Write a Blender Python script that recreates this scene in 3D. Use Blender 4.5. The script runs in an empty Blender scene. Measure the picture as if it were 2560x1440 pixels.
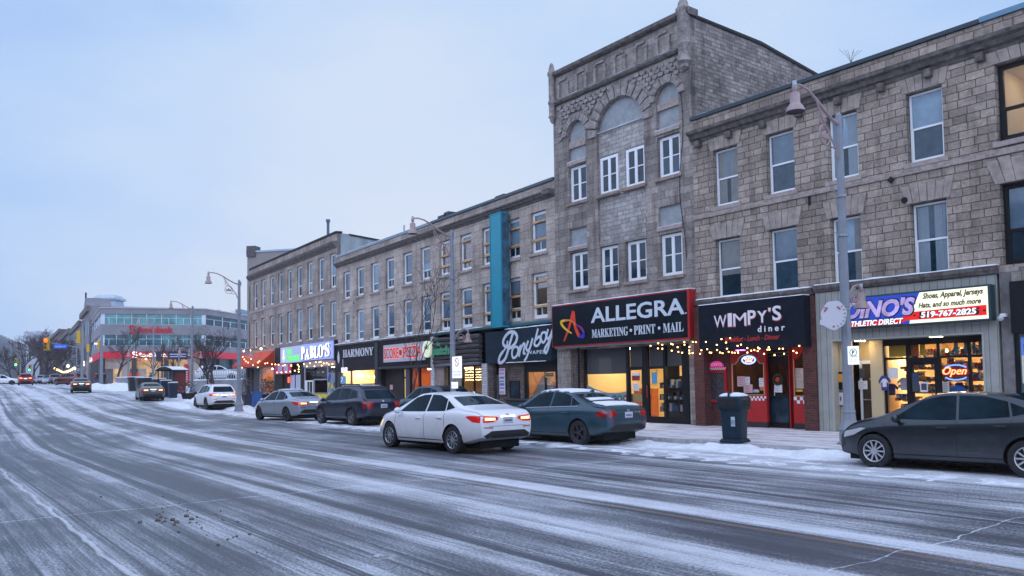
import bpy, bmesh, math, random
from mathutils import Vector, Matrix
from mathutils.bvhtree import BVHTree
from mathutils.geometry import tessellate_polygon
R_ = math.radians
S = bpy.context.scene
# ------------------------------------------------------------ camera
FPX = 2000.0; CAM = Vector((0, 0, 1.75)); TILT = math.atan(100/FPX); ROLL = 0.0145
cam = bpy.data.objects.new('camera', bpy.data.cameras.new('camera')); S.collection.objects.link(cam); S.camera = cam
cam.data.sensor_width = 36; cam.data.lens = FPX*36/2560; cam.data.shift_y = 132/2560
cam.data.clip_end = 4000; cam.data.clip_start = 0.1
FW = Vector((0, math.cos(TILT), math.sin(TILT))); UP0 = Vector((0, -math.sin(TILT), math.cos(TILT))); RT0 = Vector((1, 0, 0))
RT = RT0*math.cos(ROLL)-UP0*math.sin(ROLL); UP = UP0*math.cos(ROLL)+RT0*math.sin(ROLL)
m = Matrix((RT, UP, -FW)).transposed().to_4x4(); m.translation = CAM; cam.matrix_world = m
# ------------------------------------------------------------ world: overcast dusk
w = bpy.data.worlds.new('World'); S.world = w; w.use_nodes = True
nt = w.node_tree; N = nt.nodes; Lk = nt.links; N.clear()
out = N.new('ShaderNodeOutputWorld'); bg = N.new('ShaderNodeBackground'); Lk.new(bg.outputs[0], out.inputs[0])
sky = N.new('ShaderNodeTexSky'); sky.sky_type = 'NISHITA'; sky.sun_disc = False; sky.sun_elevation = R_(6); sky.sun_rotation = R_(-8)
sky.air_density = 1.5; sky.dust_density = 2.0
tc = N.new('ShaderNodeTexCoord')
nrm = N.new('ShaderNodeVectorMath'); nrm.operation = 'NORMALIZE'; Lk.new(tc.outputs['Generated'], nrm.inputs[0])
dot = N.new('ShaderNodeVectorMath'); dot.operation = 'DOT_PRODUCT'; Lk.new(nrm.outputs[0], dot.inputs[0])
dot.inputs[1].default_value = Vector((-0.04, 0.97, 0.16)).normalized()
nz = N.new('ShaderNodeTexNoise'); nz.inputs['Scale'].default_value = 3.0; nz.inputs['Detail'].default_value = 5
mp = N.new('ShaderNodeMapping'); mp.inputs['Scale'].default_value = (1, 1, 2.6); Lk.new(nrm.outputs[0], mp.inputs[0]); Lk.new(mp.outputs[0], nz.inputs['Vector'])
ma = N.new('ShaderNodeMath'); ma.operation = 'MULTIPLY_ADD'; Lk.new(nz.outputs[0], ma.inputs[0]); ma.inputs[1].default_value = 0.26
ad = N.new('ShaderNodeMath'); ad.operation = 'SUBTRACT'; Lk.new(dot.outputs['Value'], ad.inputs[0]); ad.inputs[1].default_value = 0.13
Lk.new(ad.outputs[0], ma.inputs[2])
rp = N.new('ShaderNodeValToRGB'); Lk.new(ma.outputs[0], rp.inputs[0])
e = rp.color_ramp.elements
e[0].position = 0.0; e[0].color = (1.22, 1.46, 2.05, 1)
e[1].position = 1.0; e[1].color = (.675, .80, 1.0, 1)
for p, c in ((.45, (.92, 1.12, 1.68, 1)), (.68, (.46, .62, .95, 1)), (.84, (.44, .64, 1.0, 1)), (.92, (.57, .74, 1.02, 1)), (.965, (.64, .785, 1.0, 1))):
    x = e.new(p); x.color = c
sc = N.new('ShaderNodeMixRGB'); sc.blend_type = 'MULTIPLY'; sc.inputs[0].default_value = 1; Lk.new(sky.outputs[0], sc.inputs[1]); sc.inputs[2].default_value = (.03, .03, .035, 1)
mx = N.new('ShaderNodeMixRGB'); mx.inputs[0].default_value = .93; Lk.new(sc.outputs[0], mx.inputs[1]); Lk.new(rp.outputs[0], mx.inputs[2])
Lk.new(mx.outputs[0], bg.inputs[0]); bg.inputs[1].default_value = 1.0
sun = bpy.data.objects.new('sun', bpy.data.lights.new('sun', 'SUN')); S.collection.objects.link(sun)
sun.data.energy = 0.25; sun.data.angle = R_(40); sun.data.color = (.92, .95, 1)
sun.rotation_euler = (R_(50), 0, R_(-25))
S.view_settings.view_transform = 'Standard'; S.view_settings.look = 'None'; S.view_settings.exposure = 0.0; S.view_settings.gamma = 1
S.cycles.use_denoising = True; S.cycles.max_bounces = 6; S.cycles.transparent_max_bounces = 12
S.cycles.caustics_reflective = False; S.cycles.caustics_refractive = False; S.cycles.sample_clamp_indirect = 6

# ------------------------------------------------------------ helpers
def ray(x, y): return FW+RT*((x-1280)/FPX)+UP*((852-y)/FPX)
COL = S.collection
def link(o, parent=None):
    COL.objects.link(o)
    if parent: o.parent = parent
    return o
def tag(o, label=None, cat=None, group=None, kind=None):
    if label: o['label'] = label
    if cat: o['category'] = cat
    if group: o['group'] = group
    if kind: o['kind'] = kind
    return o
def empty(name, loc=(0, 0, 0), rz=0, label=None, cat=None, group=None):
    o = bpy.data.objects.new(name, None); link(o); o.location = loc; o.rotation_euler = (0, 0, rz); o.empty_display_size = .2
    return tag(o, label, cat, group)
class MB:
    def __init__(s): s.v = []; s.f = []; s.m = []; s.uv = None; s.mi = 0
    def face(s, idx): s.f.append(tuple(idx)); s.m.append(s.mi)
    def add(s, pts): n = len(s.v); s.v += [tuple(p) for p in pts]; return n
    def quad(s, a, b, c, d): n = s.add((a, b, c, d)); s.face((n, n+1, n+2, n+3))
    def poly(s, pts): n = s.add(pts); s.face(range(n, n+len(pts)))
    def box(s, x0, x1, y0, y1, z0, z1):
        n = s.add([(x, y, z) for z in (z0, z1) for y in (y0, y1) for x in (x0, x1)])
        for q in ((0, 2, 3, 1), (4, 5, 7, 6), (0, 1, 5, 4), (2, 6, 7, 3), (0, 4, 6, 2), (1, 3, 7, 5)): s.face([n+i for i in q])
    def boxT(s, M_, x0, x1, y0, y1, z0, z1):
        k = len(s.v); s.box(x0, x1, y0, y1, z0, z1)
        for i in range(k, len(s.v)): s.v[i] = tuple(M_ @ Vector(s.v[i]))
    def prism(s, pts, y0, y1):            # polygon in x,z extruded along y
        n = len(pts); a = s.add([(p[0], y0, p[1]) for p in pts]); b = s.add([(p[0], y1, p[1]) for p in pts])
        s.face(range(a, a+n)); s.face([b+n-1-i for i in range(n)])
        for i in range(n): j = (i+1) % n; s.face((a+j, a+i, b+i, b+j))
    def prismz(s, pts, z0, z1):
        n = len(pts); a = s.add([(p[0], p[1], z0) for p in pts]); b = s.add([(p[0], p[1], z1) for p in pts])
        s.face([a+n-1-i for i in range(n)]); s.face(range(b, b+n))
        for i in range(n): j = (i+1) % n; s.face((a+i, a+j, b+j, b+i))
    def tube(s, pts, r, n=8, cap=True):
        pts = [Vector(p) for p in pts]; rs = r if isinstance(r, (list, tuple)) else [r]*len(pts)
        rings = []; ref = None
        for i, p in enumerate(pts):
            d = (pts[min(i+1, len(pts)-1)]-pts[max(i-1, 0)])
            if d.length < 1e-9: d = Vector((0, 0, 1))
            d.normalize()
            if ref is None: ref = Vector((0, 0, 1)) if abs(d.z) < .9 else Vector((1, 0, 0))
            a = d.cross(ref)
            if a.length < 1e-4: a = d.cross(Vector((.3, 1, .2)))
            a.normalize(); b = a.cross(d).normalized(); ref = b
            rings.append(s.add([p+(a*math.cos(2*math.pi*k/n)+b*math.sin(2*math.pi*k/n))*rs[i] for k in range(n)]))
        for i in range(len(rings)-1):
            for k in range(n):
                j = (k+1) % n; s.face((rings[i]+k, rings[i]+j, rings[i+1]+j, rings[i+1]+k))
        if cap: s.face([rings[0]+n-1-k for k in range(n)]); s.face([rings[-1]+k for k in range(n)])
    def lathe(s, prof, c=(0, 0, 0), n=20, axis='z', cap=True):
        rings = []
        for r, h in prof:
            q = []
            for k in range(n):
                a = 2*math.pi*k/n; x, y = r*math.cos(a), r*math.sin(a)
                q.append((c[0]+x, c[1]+y, c[2]+h) if axis == 'z' else (c[0]+x, c[1]+h, c[2]+y) if axis == 'y' else (c[0]+h, c[1]+x, c[2]+y))
            rings.append(s.add(q))
        for i in range(len(rings)-1):
            for k in range(n):
                j = (k+1) % n; s.face((rings[i]+k, rings[i]+j, rings[i+1]+j, rings[i+1]+k))
        if cap: s.face([rings[0]+n-1-k for k in range(n)]); s.face([rings[-1]+k for k in range(n)])
    def ball(s, c, r, n=10, sq=(1, 1, 1)):
        k0 = len(s.v); s.lathe([(r*math.sin(math.pi*(i+.02)/(n*.5+.04)), -r*math.cos(math.pi*(i+.02)/(n*.5+.04))) for i in range(int(n/2)+1)], (0, 0, 0), n)
        for i in range(k0, len(s.v)): v = s.v[i]; s.v[i] = (c[0]+v[0]*sq[0], c[1]+v[1]*sq[1], c[2]+v[2]*sq[2])
    def build(s, name, mats, parent=None, smooth=False, bevel=0, loc=None):
        me = bpy.data.meshes.new(name); me.from_pydata(s.v, [], s.f)
        if not isinstance(mats, (list, tuple)): mats = [mats]
        for x in mats: me.materials.append(x)
        me.polygons.foreach_set('material_index', s.m)
        bm = bmesh.new(); bm.from_mesh(me); bmesh.ops.recalc_face_normals(bm, faces=bm.faces); bm.to_mesh(me); bm.free()
        if smooth:
            me.polygons.foreach_set('use_smooth', [True]*len(me.polygons)); me.update()
            try: me.set_sharp_from_angle(angle=R_(38))
            except Exception: pass
        me.update()
        o = link(bpy.data.objects.new(name, me), parent)
        if bevel:
            b = o.modifiers.new('b', 'BEVEL'); b.width = bevel; b.segments = 2; b.limit_method = 'ANGLE'
        if loc: o.location = loc
        return o
def copy_tree(o, parent=None, loc=None):
    c = o.copy(); COL.objects.link(c)
    if parent is not None: c.parent = parent
    if loc is not None: c.location = loc
    for ch in o.children: copy_tree(ch, c)
    return c

# ------------------------------------------------------------ materials
MC = {}
def mat(name, col, rough=.6, metal=0., noise=None, bump=None, emit=None, es=0., spec=.5, coat=0., stretch=None):
    if name in MC: return MC[name]
    m = bpy.data.materials.new(name); m.use_nodes = True; t = m.node_tree; b = t.nodes['Principled BSDF']
    b.inputs['Base Color'].default_value = (*col, 1); b.inputs['Roughness'].default_value = rough; b.inputs['Metallic'].default_value = metal
    b.inputs['Specular IOR Level'].default_value = spec; b.inputs['Coat Weight'].default_value = coat; b.inputs['Coat Roughness'].default_value = .06
    if emit: b.inputs['Emission Color'].default_value = (*emit, 1); b.inputs['Emission Strength'].default_value = es
    if noise or bump:
        tc = t.nodes.new('ShaderNodeTexCoord'); mpn = t.nodes.new('ShaderNodeMapping'); t.links.new(tc.outputs['Object'], mpn.inputs[0])
        if stretch: mpn.inputs['Scale'].default_value = stretch
    if noise:                      # (scale, amount)
        n = t.nodes.new('ShaderNodeTexNoise'); n.inputs['Scale'].default_value = noise[0]; n.inputs['Detail'].default_value = 7; n.inputs['Roughness'].default_value = .65
        t.links.new(mpn.outputs[0], n.inputs['Vector'])
        r = t.nodes.new('ShaderNodeValToRGB'); t.links.new(n.outputs[0], r.inputs[0]); a = noise[1]
        r.color_ramp.elements[0].position = .3; r.color_ramp.elements[1].position = .7
        r.color_ramp.elements[0].color = (*[max(0, c*(1-a)) for c in col], 1); r.color_ramp.elements[1].color = (*[min(1, c*(1+a)) for c in col], 1)
        t.links.new(r.outputs[0], b.inputs['Base Color'])
    if bump:                       # (scale, strength, distance)
        n2 = t.nodes.new('ShaderNodeTexNoise'); n2.inputs['Scale'].default_value = bump[0]; n2.inputs['Detail'].default_value = 6
        t.links.new(mpn.outputs[0], n2.inputs['Vector']); bp = t.nodes.new('ShaderNodeBump'); bp.inputs['Strength'].default_value = bump[1]; bp.inputs['Distance'].default_value = bump[2]
        t.links.new(n2.outputs[0], bp.inputs['Height']); t.links.new(bp.outputs[0], b.inputs['Normal'])
    MC[name] = m; return m
def emis(name, col, st):
    return mat(name, (.02, .02, .02), emit=col, es=st)
def stone(name, c1, c2, mort, bw, bh, ms=.016, bumpd=.03, stain=.5, rough_scale=9, offf=.5, warp=.02):
    m = bpy.data.materials.new(name); m.use_nodes = True; t = m.node_tree; b = t.nodes['Principled BSDF']; n = t.nodes.new; L = t.links.new
    b.inputs['Roughness'].default_value = .9; b.inputs['Specular IOR Level'].default_value = .25
    tc = n('ShaderNodeTexCoord'); sp = n('ShaderNodeSeparateXYZ'); L(tc.outputs['Object'], sp.inputs[0])
    ad = n('ShaderNodeMath'); ad.operation = 'ADD'; L(sp.outputs[0], ad.inputs[0]); L(sp.outputs[1], ad.inputs[1])
    cb = n('ShaderNodeCombineXYZ'); L(ad.outputs[0], cb.inputs[0]); L(sp.outputs[2], cb.inputs[1])
    # slight warp so joints are not ruler straight
    wn = n('ShaderNodeTexNoise'); wn.inputs['Scale'].default_value = 3.5; L(cb.outputs[0], wn.inputs['Vector'])
    wv = n('ShaderNodeVectorMath'); wv.operation = 'MULTIPLY_ADD'; L(wn.outputs['Color'], wv.inputs[0]); wv.inputs[1].default_value = (warp, warp, 0); L(cb.outputs[0], wv.inputs[2])
    br = n('ShaderNodeTexBrick'); L(wv.outputs[0], br.inputs['Vector']); br.offset = offf; br.offset_frequency = 2; br.squash = .72; br.squash_frequency = 3
    br.inputs['Color1'].default_value = (*c1, 1); br.inputs['Color2'].default_value = (*c2, 1); br.inputs['Mortar'].default_value = (*mort, 1)
    br.inputs['Scale'].default_value = 1; br.inputs['Brick Width'].default_value = bw; br.inputs['Row Height'].default_value = bh
    br.inputs['Mortar Size'].default_value = ms; br.inputs['Mortar Smooth'].default_value = .5; br.inputs['Bias'].default_value = 0
    f = n('ShaderNodeTexNoise'); f.inputs['Scale'].default_value = rough_scale; f.inputs['Detail'].default_value = 9; f.inputs['Roughness'].default_value = .72; L(cb.outputs[0], f.inputs['Vector'])
    r1 = n('ShaderNodeMapRange'); L(f.outputs[0], r1.inputs[0]); r1.inputs[1].default_value = .25; r1.inputs[2].default_value = .75; r1.inputs[3].default_value = .6; r1.inputs[4].default_value = 1.38
    g = n('ShaderNodeTexNoise'); g.inputs['Scale'].default_value = .55; g.inputs['Detail'].default_value = 6; g.inputs['Roughness'].default_value = .62; L(cb.outputs[0], g.inputs['Vector'])
    r2 = n('ShaderNodeMapRange'); L(g.outputs[0], r2.inputs[0]); r2.inputs[1].default_value = .38; r2.inputs[2].default_value = .62; r2.inputs[3].default_value = 1-stain*.62; r2.inputs[4].default_value = 1.12
    # vertical weather streaks
    mpn = n('ShaderNodeMapping'); mpn.inputs['Scale'].default_value = (3.2, .35, 1); L(cb.outputs[0], mpn.inputs[0])
    h = n('ShaderNodeTexNoise'); h.inputs['Scale'].default_value = 1; h.inputs['Detail'].default_value = 8; L(mpn.outputs[0], h.inputs['Vector'])
    r3 = n('ShaderNodeMapRange'); L(h.outputs[0], r3.inputs[0]); r3.inputs[1].default_value = .3; r3.inputs[2].default_value = .52; r3.inputs[3].default_value = 1-stain*.7; r3.inputs[4].default_value = 1.0
    m1 = n('ShaderNodeMath'); m1.operation = 'MULTIPLY'; L(r1.outputs[0], m1.inputs[0]); L(r2.outputs[0], m1.inputs[1])
    m2 = n('ShaderNodeMath'); m2.operation = 'MULTIPLY'; L(m1.outputs[0], m2.inputs[0]); L(r3.outputs[0], m2.inputs[1])
    vm = n('ShaderNodeVectorMath'); vm.operation = 'SCALE'; L(br.outputs['Color'], vm.inputs[0]); L(m2.outputs[0], vm.inputs['Scale']); L(vm.outputs[0], b.inputs['Base Color'])
    hh = n('ShaderNodeMath'); hh.operation = 'MULTIPLY_ADD'; L(br.outputs['Fac'], hh.inputs[0]); hh.inputs[1].default_value = -1.0; L(f.outputs[0], hh.inputs[2])
    bp = n('ShaderNodeBump'); bp.inputs['Strength'].default_value = .8; bp.inputs['Distance'].default_value = bumpd; L(hh.outputs[0], bp.inputs['Height']); L(bp.outputs[0], b.inputs['Normal'])
    return m
def glass(name, tint=(1, 1, 1), refl=1.0):
    m = bpy.data.materials.new(name); m.use_nodes = True; t = m.node_tree; t.nodes.clear(); n = t.nodes.new; L = t.links.new
    o = n('ShaderNodeOutputMaterial'); x = n('ShaderNodeMixShader'); tr = n('ShaderNodeBsdfTransparent'); gl = n('ShaderNodeBsdfGlossy'); fr = n('ShaderNodeFresnel')
    tr.inputs[0].default_value = (*tint, 1); gl.inputs['Roughness'].default_value = .02; fr.inputs[0].default_value = 1.45
    mu = n('ShaderNodeMath'); mu.operation = 'MULTIPLY'; mu.inputs[1].default_value = refl; mu.use_clamp = True; L(fr.outputs[0], mu.inputs[0])
    L(mu.outputs[0], x.inputs[0]); L(tr.outputs[0], x.inputs[1]); L(gl.outputs[0], x.inputs[2]); L(x.outputs[0], o.inputs[0]); return m
M_snow = mat('snow', (.78, .80, .84), .85, noise=(6, .06), bump=(14, .5, .04))
M_white = mat('white_frame', (.80, .82, .84), .5)
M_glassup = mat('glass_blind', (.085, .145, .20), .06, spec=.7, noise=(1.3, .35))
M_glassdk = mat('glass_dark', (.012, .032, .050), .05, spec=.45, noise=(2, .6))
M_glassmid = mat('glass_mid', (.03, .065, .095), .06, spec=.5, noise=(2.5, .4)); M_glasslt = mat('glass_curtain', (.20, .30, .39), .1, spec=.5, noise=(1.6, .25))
M_black = mat('black_metal', (.010, .010, .012), .5, spec=.2)
M_dark = mat('dark_void', (.01, .01, .012), .8)
M_glass = glass('shop_glass', (.97, .98, 1), .8)
M_stoneR = stone('ashlar_pink', (.47, .39, .325), (.31, .258, .22), (.15, .115, .10), .47, .215, .013, .05, .45, 11)
M_stoneT = stone('ashlar_grey', (.40, .345, .31), (.25, .22, .20), (.17, .145, .13), .62, .27, .008, .03, .6)
M_stoneTs = stone('rubble_side', (.38, .33, .30), (.2, .17, .155), (.17, .15, .135), .34, .15, .012, .05, .5, 7, .5, .05)
M_stoneTn = stone('ashlar_new', (.47, .445, .42), (.31, .29, .275), (.20, .185, .175), .42, .17, .01, .02, .25, 5)
M_stoneM = stone('ashlar_buff', (.52, .44, .385), (.40, .335, .295), (.2, .165, .15), .78, .34, .009, .015, .42)
M_stoneP = stone('ashlar_brown', (.43, .355, .31), (.34, .28, .245), (.2, .16, .14), .9, .36, .007, .012, .5)
M_trim = mat('stone_trim', (.34, .28, .25), .9, noise=(7, .4), bump=(22, .5, .02))
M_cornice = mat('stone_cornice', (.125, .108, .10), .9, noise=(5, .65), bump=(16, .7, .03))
M_sill = mat('stone_sill', (.35, .29, .27), .85, noise=(8, .3), bump=(20, .3, .01))
M_brickred = stone('brick_red', (.16, .05, .038), (.10, .035, .03), (.12, .10, .095), .21, .075, .008, .01, .3, 20, .5, .004)
M_brickgrey = stone('brick_brown', (.20, .15, .13), (.12, .09, .08), (.06, .05, .05), .3, .12, .012, .02, .35, 12)
M_tile = stone('white_tile', (.62, .62, .64), (.52, .53, .56), (.12, .12, .13), .2, .11, .009, .004, .1, 6, .0, .0)

# ------------------------------------------------------------ street frame
thR = math.atan(1530/2000); thM = math.atan(1345/2000)
def dirs(th): return Vector((math.sin(th), -math.cos(th), 0)), Vector((-math.cos(th), -math.sin(th), 0))
class Fr:
    def __init__(s, P, th): s.P = Vector((P[0], P[1], 0)); s.u, s.n = dirs(th); s.rz = th-math.pi/2
    def uz(s, x, y, off=0):
        d = ray(x, y); p0 = s.P+s.n*off; t = ((p0-CAM).dot(s.n))/d.dot(s.n); p = CAM+d*t; return (p-s.P).dot(s.u), p.z
    def rc(s, off, xl, yt, xr, yb):       # rectangle on the plane: u0,u1,z0,z1
        a = s.uz(xl, yt, off); b = s.uz(xr, yb, off); return a[0], b[0], b[1], a[1]
    def pt(s, u, off=0, z=0): return s.P+s.u*u+s.n*off+Vector((0, 0, z))
FR = Fr((6.5, 28.0), thR); FT = Fr((1.91597, 33.99219), thR); FM = Fr((1.91597, 33.99219), thM); FP = Fr((-11.97113, 54.64216), thM)
def frac(x): return x*x*(3-2*x)
def street(s, t):                          # s=0 at the tower's left edge, + towards the camera; t = distance out from the facades
    wgt = frac(min(1, max(0, (s+5)/10)))
    a = FT.pt(s, t); b = FM.pt(s, t); return a*wgt+b*(1-wgt)
GP = [(-400, 3.3), (-200, 2.75), (-118, 2.3), (-95, 2.0), (-60, 1.15), (-40, .5), (-28, .12), (-18, 0), (400, 0)]
def gh(x, y):
    s = (Vector((x, y, 0))-FM.P).dot(FM.u)
    for (a, za), (b, zb) in zip(GP, GP[1:]):
        if s <= b: k = max(0, (s-a)/(b-a)); return za+(zb-za)*k
    return 0
def onroad(px, py, z=0):
    d = ray(px, py); t = (z-1.75)/d.z; p = CAM+d*t
    lo, hi = 3.0, 400.0
    for _ in range(60):
        mid = (lo+hi)/2; q = CAM+d*mid
        if q.z > gh(q.x, q.y)+z: lo = mid
        else: hi = mid
    return CAM+d*((lo+hi)/2)
def atdepth(px, py, Y): d = ray(px, py); return CAM+d*(Y/d.y)
# ------------------------------------------------------------ road and ground
def road_mat():
    m = bpy.data.materials.new('snowy_asphalt'); m.use_nodes = True; t = m.node_tree; b = t.nodes['Principled BSDF']; n = t.nodes.new; L = t.links.new
    uv = n('ShaderNodeUVMap'); uv.uv_map = 'st'; sp = n('ShaderNodeSeparateXYZ'); L(uv.outputs[0], sp.inputs[0])
    def math_(op, a, b_=None, c=None, clamp=False):
        k = n('ShaderNodeMath'); k.operation = op; k.use_clamp = clamp
        for i, x in enumerate((a, b_, c)):
            if x is None: continue
            if isinstance(x, (int, float)): k.inputs[i].default_value = x
            else: L(x, k.inputs[i])
        return k.outputs[0]
    def nse(sx, sy, det=6, ro=.6, off=0):
        mp = n('ShaderNodeMapping'); mp.inputs['Scale'].default_value = (sx, sy, 1); mp.inputs['Location'].default_value = (off, off*1.7, 0); L(uv.outputs[0], mp.inputs[0])
        k = n('ShaderNodeTexNoise'); k.inputs['Scale'].default_value = 1; k.inputs['Detail'].default_value = det; k.inputs['Roughness'].default_value = ro; L(mp.outputs[0], k.inputs['Vector']); return k.outputs[0]
    s, tt = sp.outputs[0], sp.outputs[1]
    wob = nse(.05, .12, 3, .5, 3)                                    # lateral wander of the ridges
    tw = math_('ADD', tt, math_('MULTIPLY', math_('SUBTRACT', wob, .5), .9))
    r = n('ShaderNodeValToRGB'); L(math_('DIVIDE', math_('SUBTRACT', tw, 4), 24), r.inputs[0]); e = r.color_ramp.elements
    P = [(4, .85), (5.6, .92), (7.6, .82), (8.7, .55), (9.6, .40), (10.9, .47), (11.7, .42), (12.9, .42), (13.45, .50), (13.62, .86), (13.98, .84), (14.12, .42), (15.1, .44), (15.55, .8), (16.05, .74), (16.4, .44), (17.3, .43), (17.55, .62), (17.8, .40), (18.5, .42), (18.9, .74), (19.3, .66), (19.5, .4), (20.5, .46), (21.6, .52), (24, .45), (28, .5)]
    e[0].position = 0; e[0].color = (.85,)*3+(1,); e[1].position = 1; e[1].color = (.5,)*3+(1,)
    for p, v in P[1:-1]:
        k = e.new((p-4)/24); k.color = (v, v, v, 1)
    base = r.outputs[0]
    f1 = nse(.045, 9, 10, .85); f2 = nse(.07, 2.6, 8, .7, 7); f3 = nse(.35, .5, 5, .6, 13); f4 = nse(1.6, 22, 4, .7, 5); f5 = nse(28, 30, 3, .8, 1); f6 = nse(.09, .45, 4, .55, 23)
    v = math_('ADD', base, math_('MULTIPLY', math_('SUBTRACT', f1, .5), 1.25))
    v = math_('ADD', v, math_('MULTIPLY', math_('SUBTRACT', f2, .5), 1.3))
    v = math_('ADD', v, math_('MULTIPLY', math_('SUBTRACT', f3, .5), .7))
    v = math_('ADD', v, math_('MULTIPLY', math_('SUBTRACT', f6, .5), .9))
    v = math_('ADD', v, math_('MULTIPLY', math_('SUBTRACT', f4, .5), .28))
    v = math_('ADD', v, math_('MULTIPLY', math_('SUBTRACT', f5, .5), 1.15))
    # tyre grooves
    def band(c, w, warp=0.):
        x = math_('ABSOLUTE', math_('SUBTRACT', math_('ADD', tt, math_('MULTIPLY', math_('SUBTRACT', wob, .5), warp)), c)); return math_('SUBTRACT', 1, math_('DIVIDE', x, w), clamp=True)
    rib = math_('SINE', math_('MULTIPLY', tt, 95.)); rib = math_('MULTIPLY_ADD', rib, .25, .7)
    for c, wd, a in ((18.82, .16, .75), (18.1, .11, .3), (17.15, .14, .35), (10.1, .12, .3), (11.8, .12, .3), (20.3, .12, .3)):
        v = math_('SUBTRACT', v, math_('MULTIPLY', math_('MULTIPLY', band(c, wd, .35), rib), a))
    # cross joints and cracks filled with snow
    wj = nse(.3, .5, 4, .6, 31)
    for s0, wd, a in ((13.35, .028, .5), (21.75, .016, .5), (1.5, .025, .3), (-11, .03, .3)):
        x = math_('ABSOLUTE', math_('SUBTRACT', math_('ADD', s, math_('MULTIPLY', math_('SUBTRACT', wj, .5), .55)), s0)); v = math_('ADD', v, math_('MULTIPLY', math_('SUBTRACT', 1, math_('DIVIDE', x, wd), clamp=True), a))
    x = math_('ABSOLUTE', math_('SUBTRACT', math_('ADD', tt, math_('MULTIPLY', math_('SUBTRACT', wj, .5), .5)), 20.45)); v = math_('ADD', v, math_('MULTIPLY', math_('SUBTRACT', 1, math_('DIVIDE', x, .035), clamp=True), .55))
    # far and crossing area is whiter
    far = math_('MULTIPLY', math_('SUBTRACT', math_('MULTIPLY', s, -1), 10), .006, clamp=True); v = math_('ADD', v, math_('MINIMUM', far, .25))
    fac = n('ShaderNodeMapRange'); fac.interpolation_type = 'SMOOTHSTEP'; L(v, fac.inputs[0]); fac.inputs[1].default_value = .30; fac.inputs[2].default_value = .92
    # colours: asphalt, yellow line, snow, dirt
    asp = n('ShaderNodeMixRGB'); L(nse(14, 14, 4, .8, 2), asp.inputs[0]); asp.inputs[1].default_value = (.028, .033, .043, 1); asp.inputs[2].default_value = (.085, .094, .112, 1)
    yl = n('ShaderNodeMixRGB'); L(math_('MULTIPLY', math_('GREATER_THAN', band(14.28, .05), .02), .2), yl.inputs[0]); L(asp.outputs[0], yl.inputs[1]); yl.inputs[2].default_value = (.55, .27, .08, 1)
    dn = nse(.5, .6, 5, .7, 41); dirt = n('ShaderNodeMixRGB'); dm = n('ShaderNodeMapRange'); L(dn, dm.inputs[0]); dm.inputs[1].default_value = .42; dm.inputs[2].default_value = .7; L(dm.outputs[0], dirt.inputs[0])
    dirt.inputs[1].default_value = (.62, .64, .68, 1); dirt.inputs[2].default_value = (.44, .45, .475, 1)
    mixc = n('ShaderNodeMixRGB'); L(fac.outputs[0], mixc.inputs[0]); L(yl.outputs[0], mixc.inputs[1]); L(dirt.outputs[0], mixc.inputs[2]); L(mixc.outputs[0], b.inputs['Base Color'])
    rr = n('ShaderNodeMapRange'); L(fac.outputs[0], rr.inputs[0]); rr.inputs[3].default_value = .42; rr.inputs[4].default_value = .85; L(rr.outputs[0], b.inputs['Roughness'])
    bp = n('ShaderNodeBump'); bp.inputs['Strength'].default_value = .5; bp.inputs['Distance'].default_value = .02; L(v, bp.inputs['Height']); L(bp.outputs[0], b.inputs['Normal'])
    return m
def strip(name, svals, tvals, zf, material, kind='structure'):
    vs = []; fs = []; uvs = []
    for s_ in svals:
        for t_ in tvals:
            p = street(s_, t_); vs.append((p.x, p.y, gh(p.x, p.y)+zf(s_, t_))); uvs.append((s_, t_))
    n = len(tvals)
    for i in range(len(svals)-1):
        for j in range(n-1): fs.append((i*n+j, i*n+j+1, (i+1)*n+j+1, (i+1)*n+j))
    me = bpy.data.meshes.new(name); me.from_pydata(vs, [], fs); me.materials.append(material)
    ul = me.uv_layers.new(name='st'); L = [c for p in me.polygons for c in p.vertices]
    ul.data.foreach_set('uv', [k for v in L for k in uvs[v]]); me.polygons.foreach_set('use_smooth', [True]*len(me.polygons))
    bm = bmesh.new(); bm.from_mesh(me); bmesh.ops.recalc_face_normals(bm, faces=bm.faces)
    if sum(f.normal.z for f in bm.faces) < 0: bmesh.ops.reverse_faces(bm, faces=bm.faces)
    bm.to_mesh(me); bm.free()
    o = link(bpy.data.objects.new(name, me)); o['kind'] = kind; return o
def frange(a, b, st):
    r = []; x = a
    while (x <= b+1e-6) if st > 0 else (x >= b-1e-6): r.append(x); x += st
    return r
KERB = 5.35
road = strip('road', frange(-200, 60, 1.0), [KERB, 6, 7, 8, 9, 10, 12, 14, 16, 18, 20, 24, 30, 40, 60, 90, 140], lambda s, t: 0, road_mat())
# snowy terrain under and around everything
mg = mat('snowy_ground', (.62, .64, .68), .85, noise=(.35, .3), bump=(3, .5, .1))
g = MB(); xs = [-900, -500, -300, -220]+frange(-180, 180, 6)+[240, 400, 900]; ys = [-300, -100, -40]+frange(-10, 260, 6)+[320, 500, 900, 1800]
idx = {}
for i, x in enumerate(xs):
    for j, y in enumerate(ys): idx[i, j] = g.add([(x, y, gh(x, y)-.05)])
for i in range(len(xs)-1):
    for j in range(len(ys)-1): g.face((idx[i, j], idx[i+1, j], idx[i+1, j+1], idx[i, j+1]))
tag(g.build('ground', mg, smooth=True), kind='structure')
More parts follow.
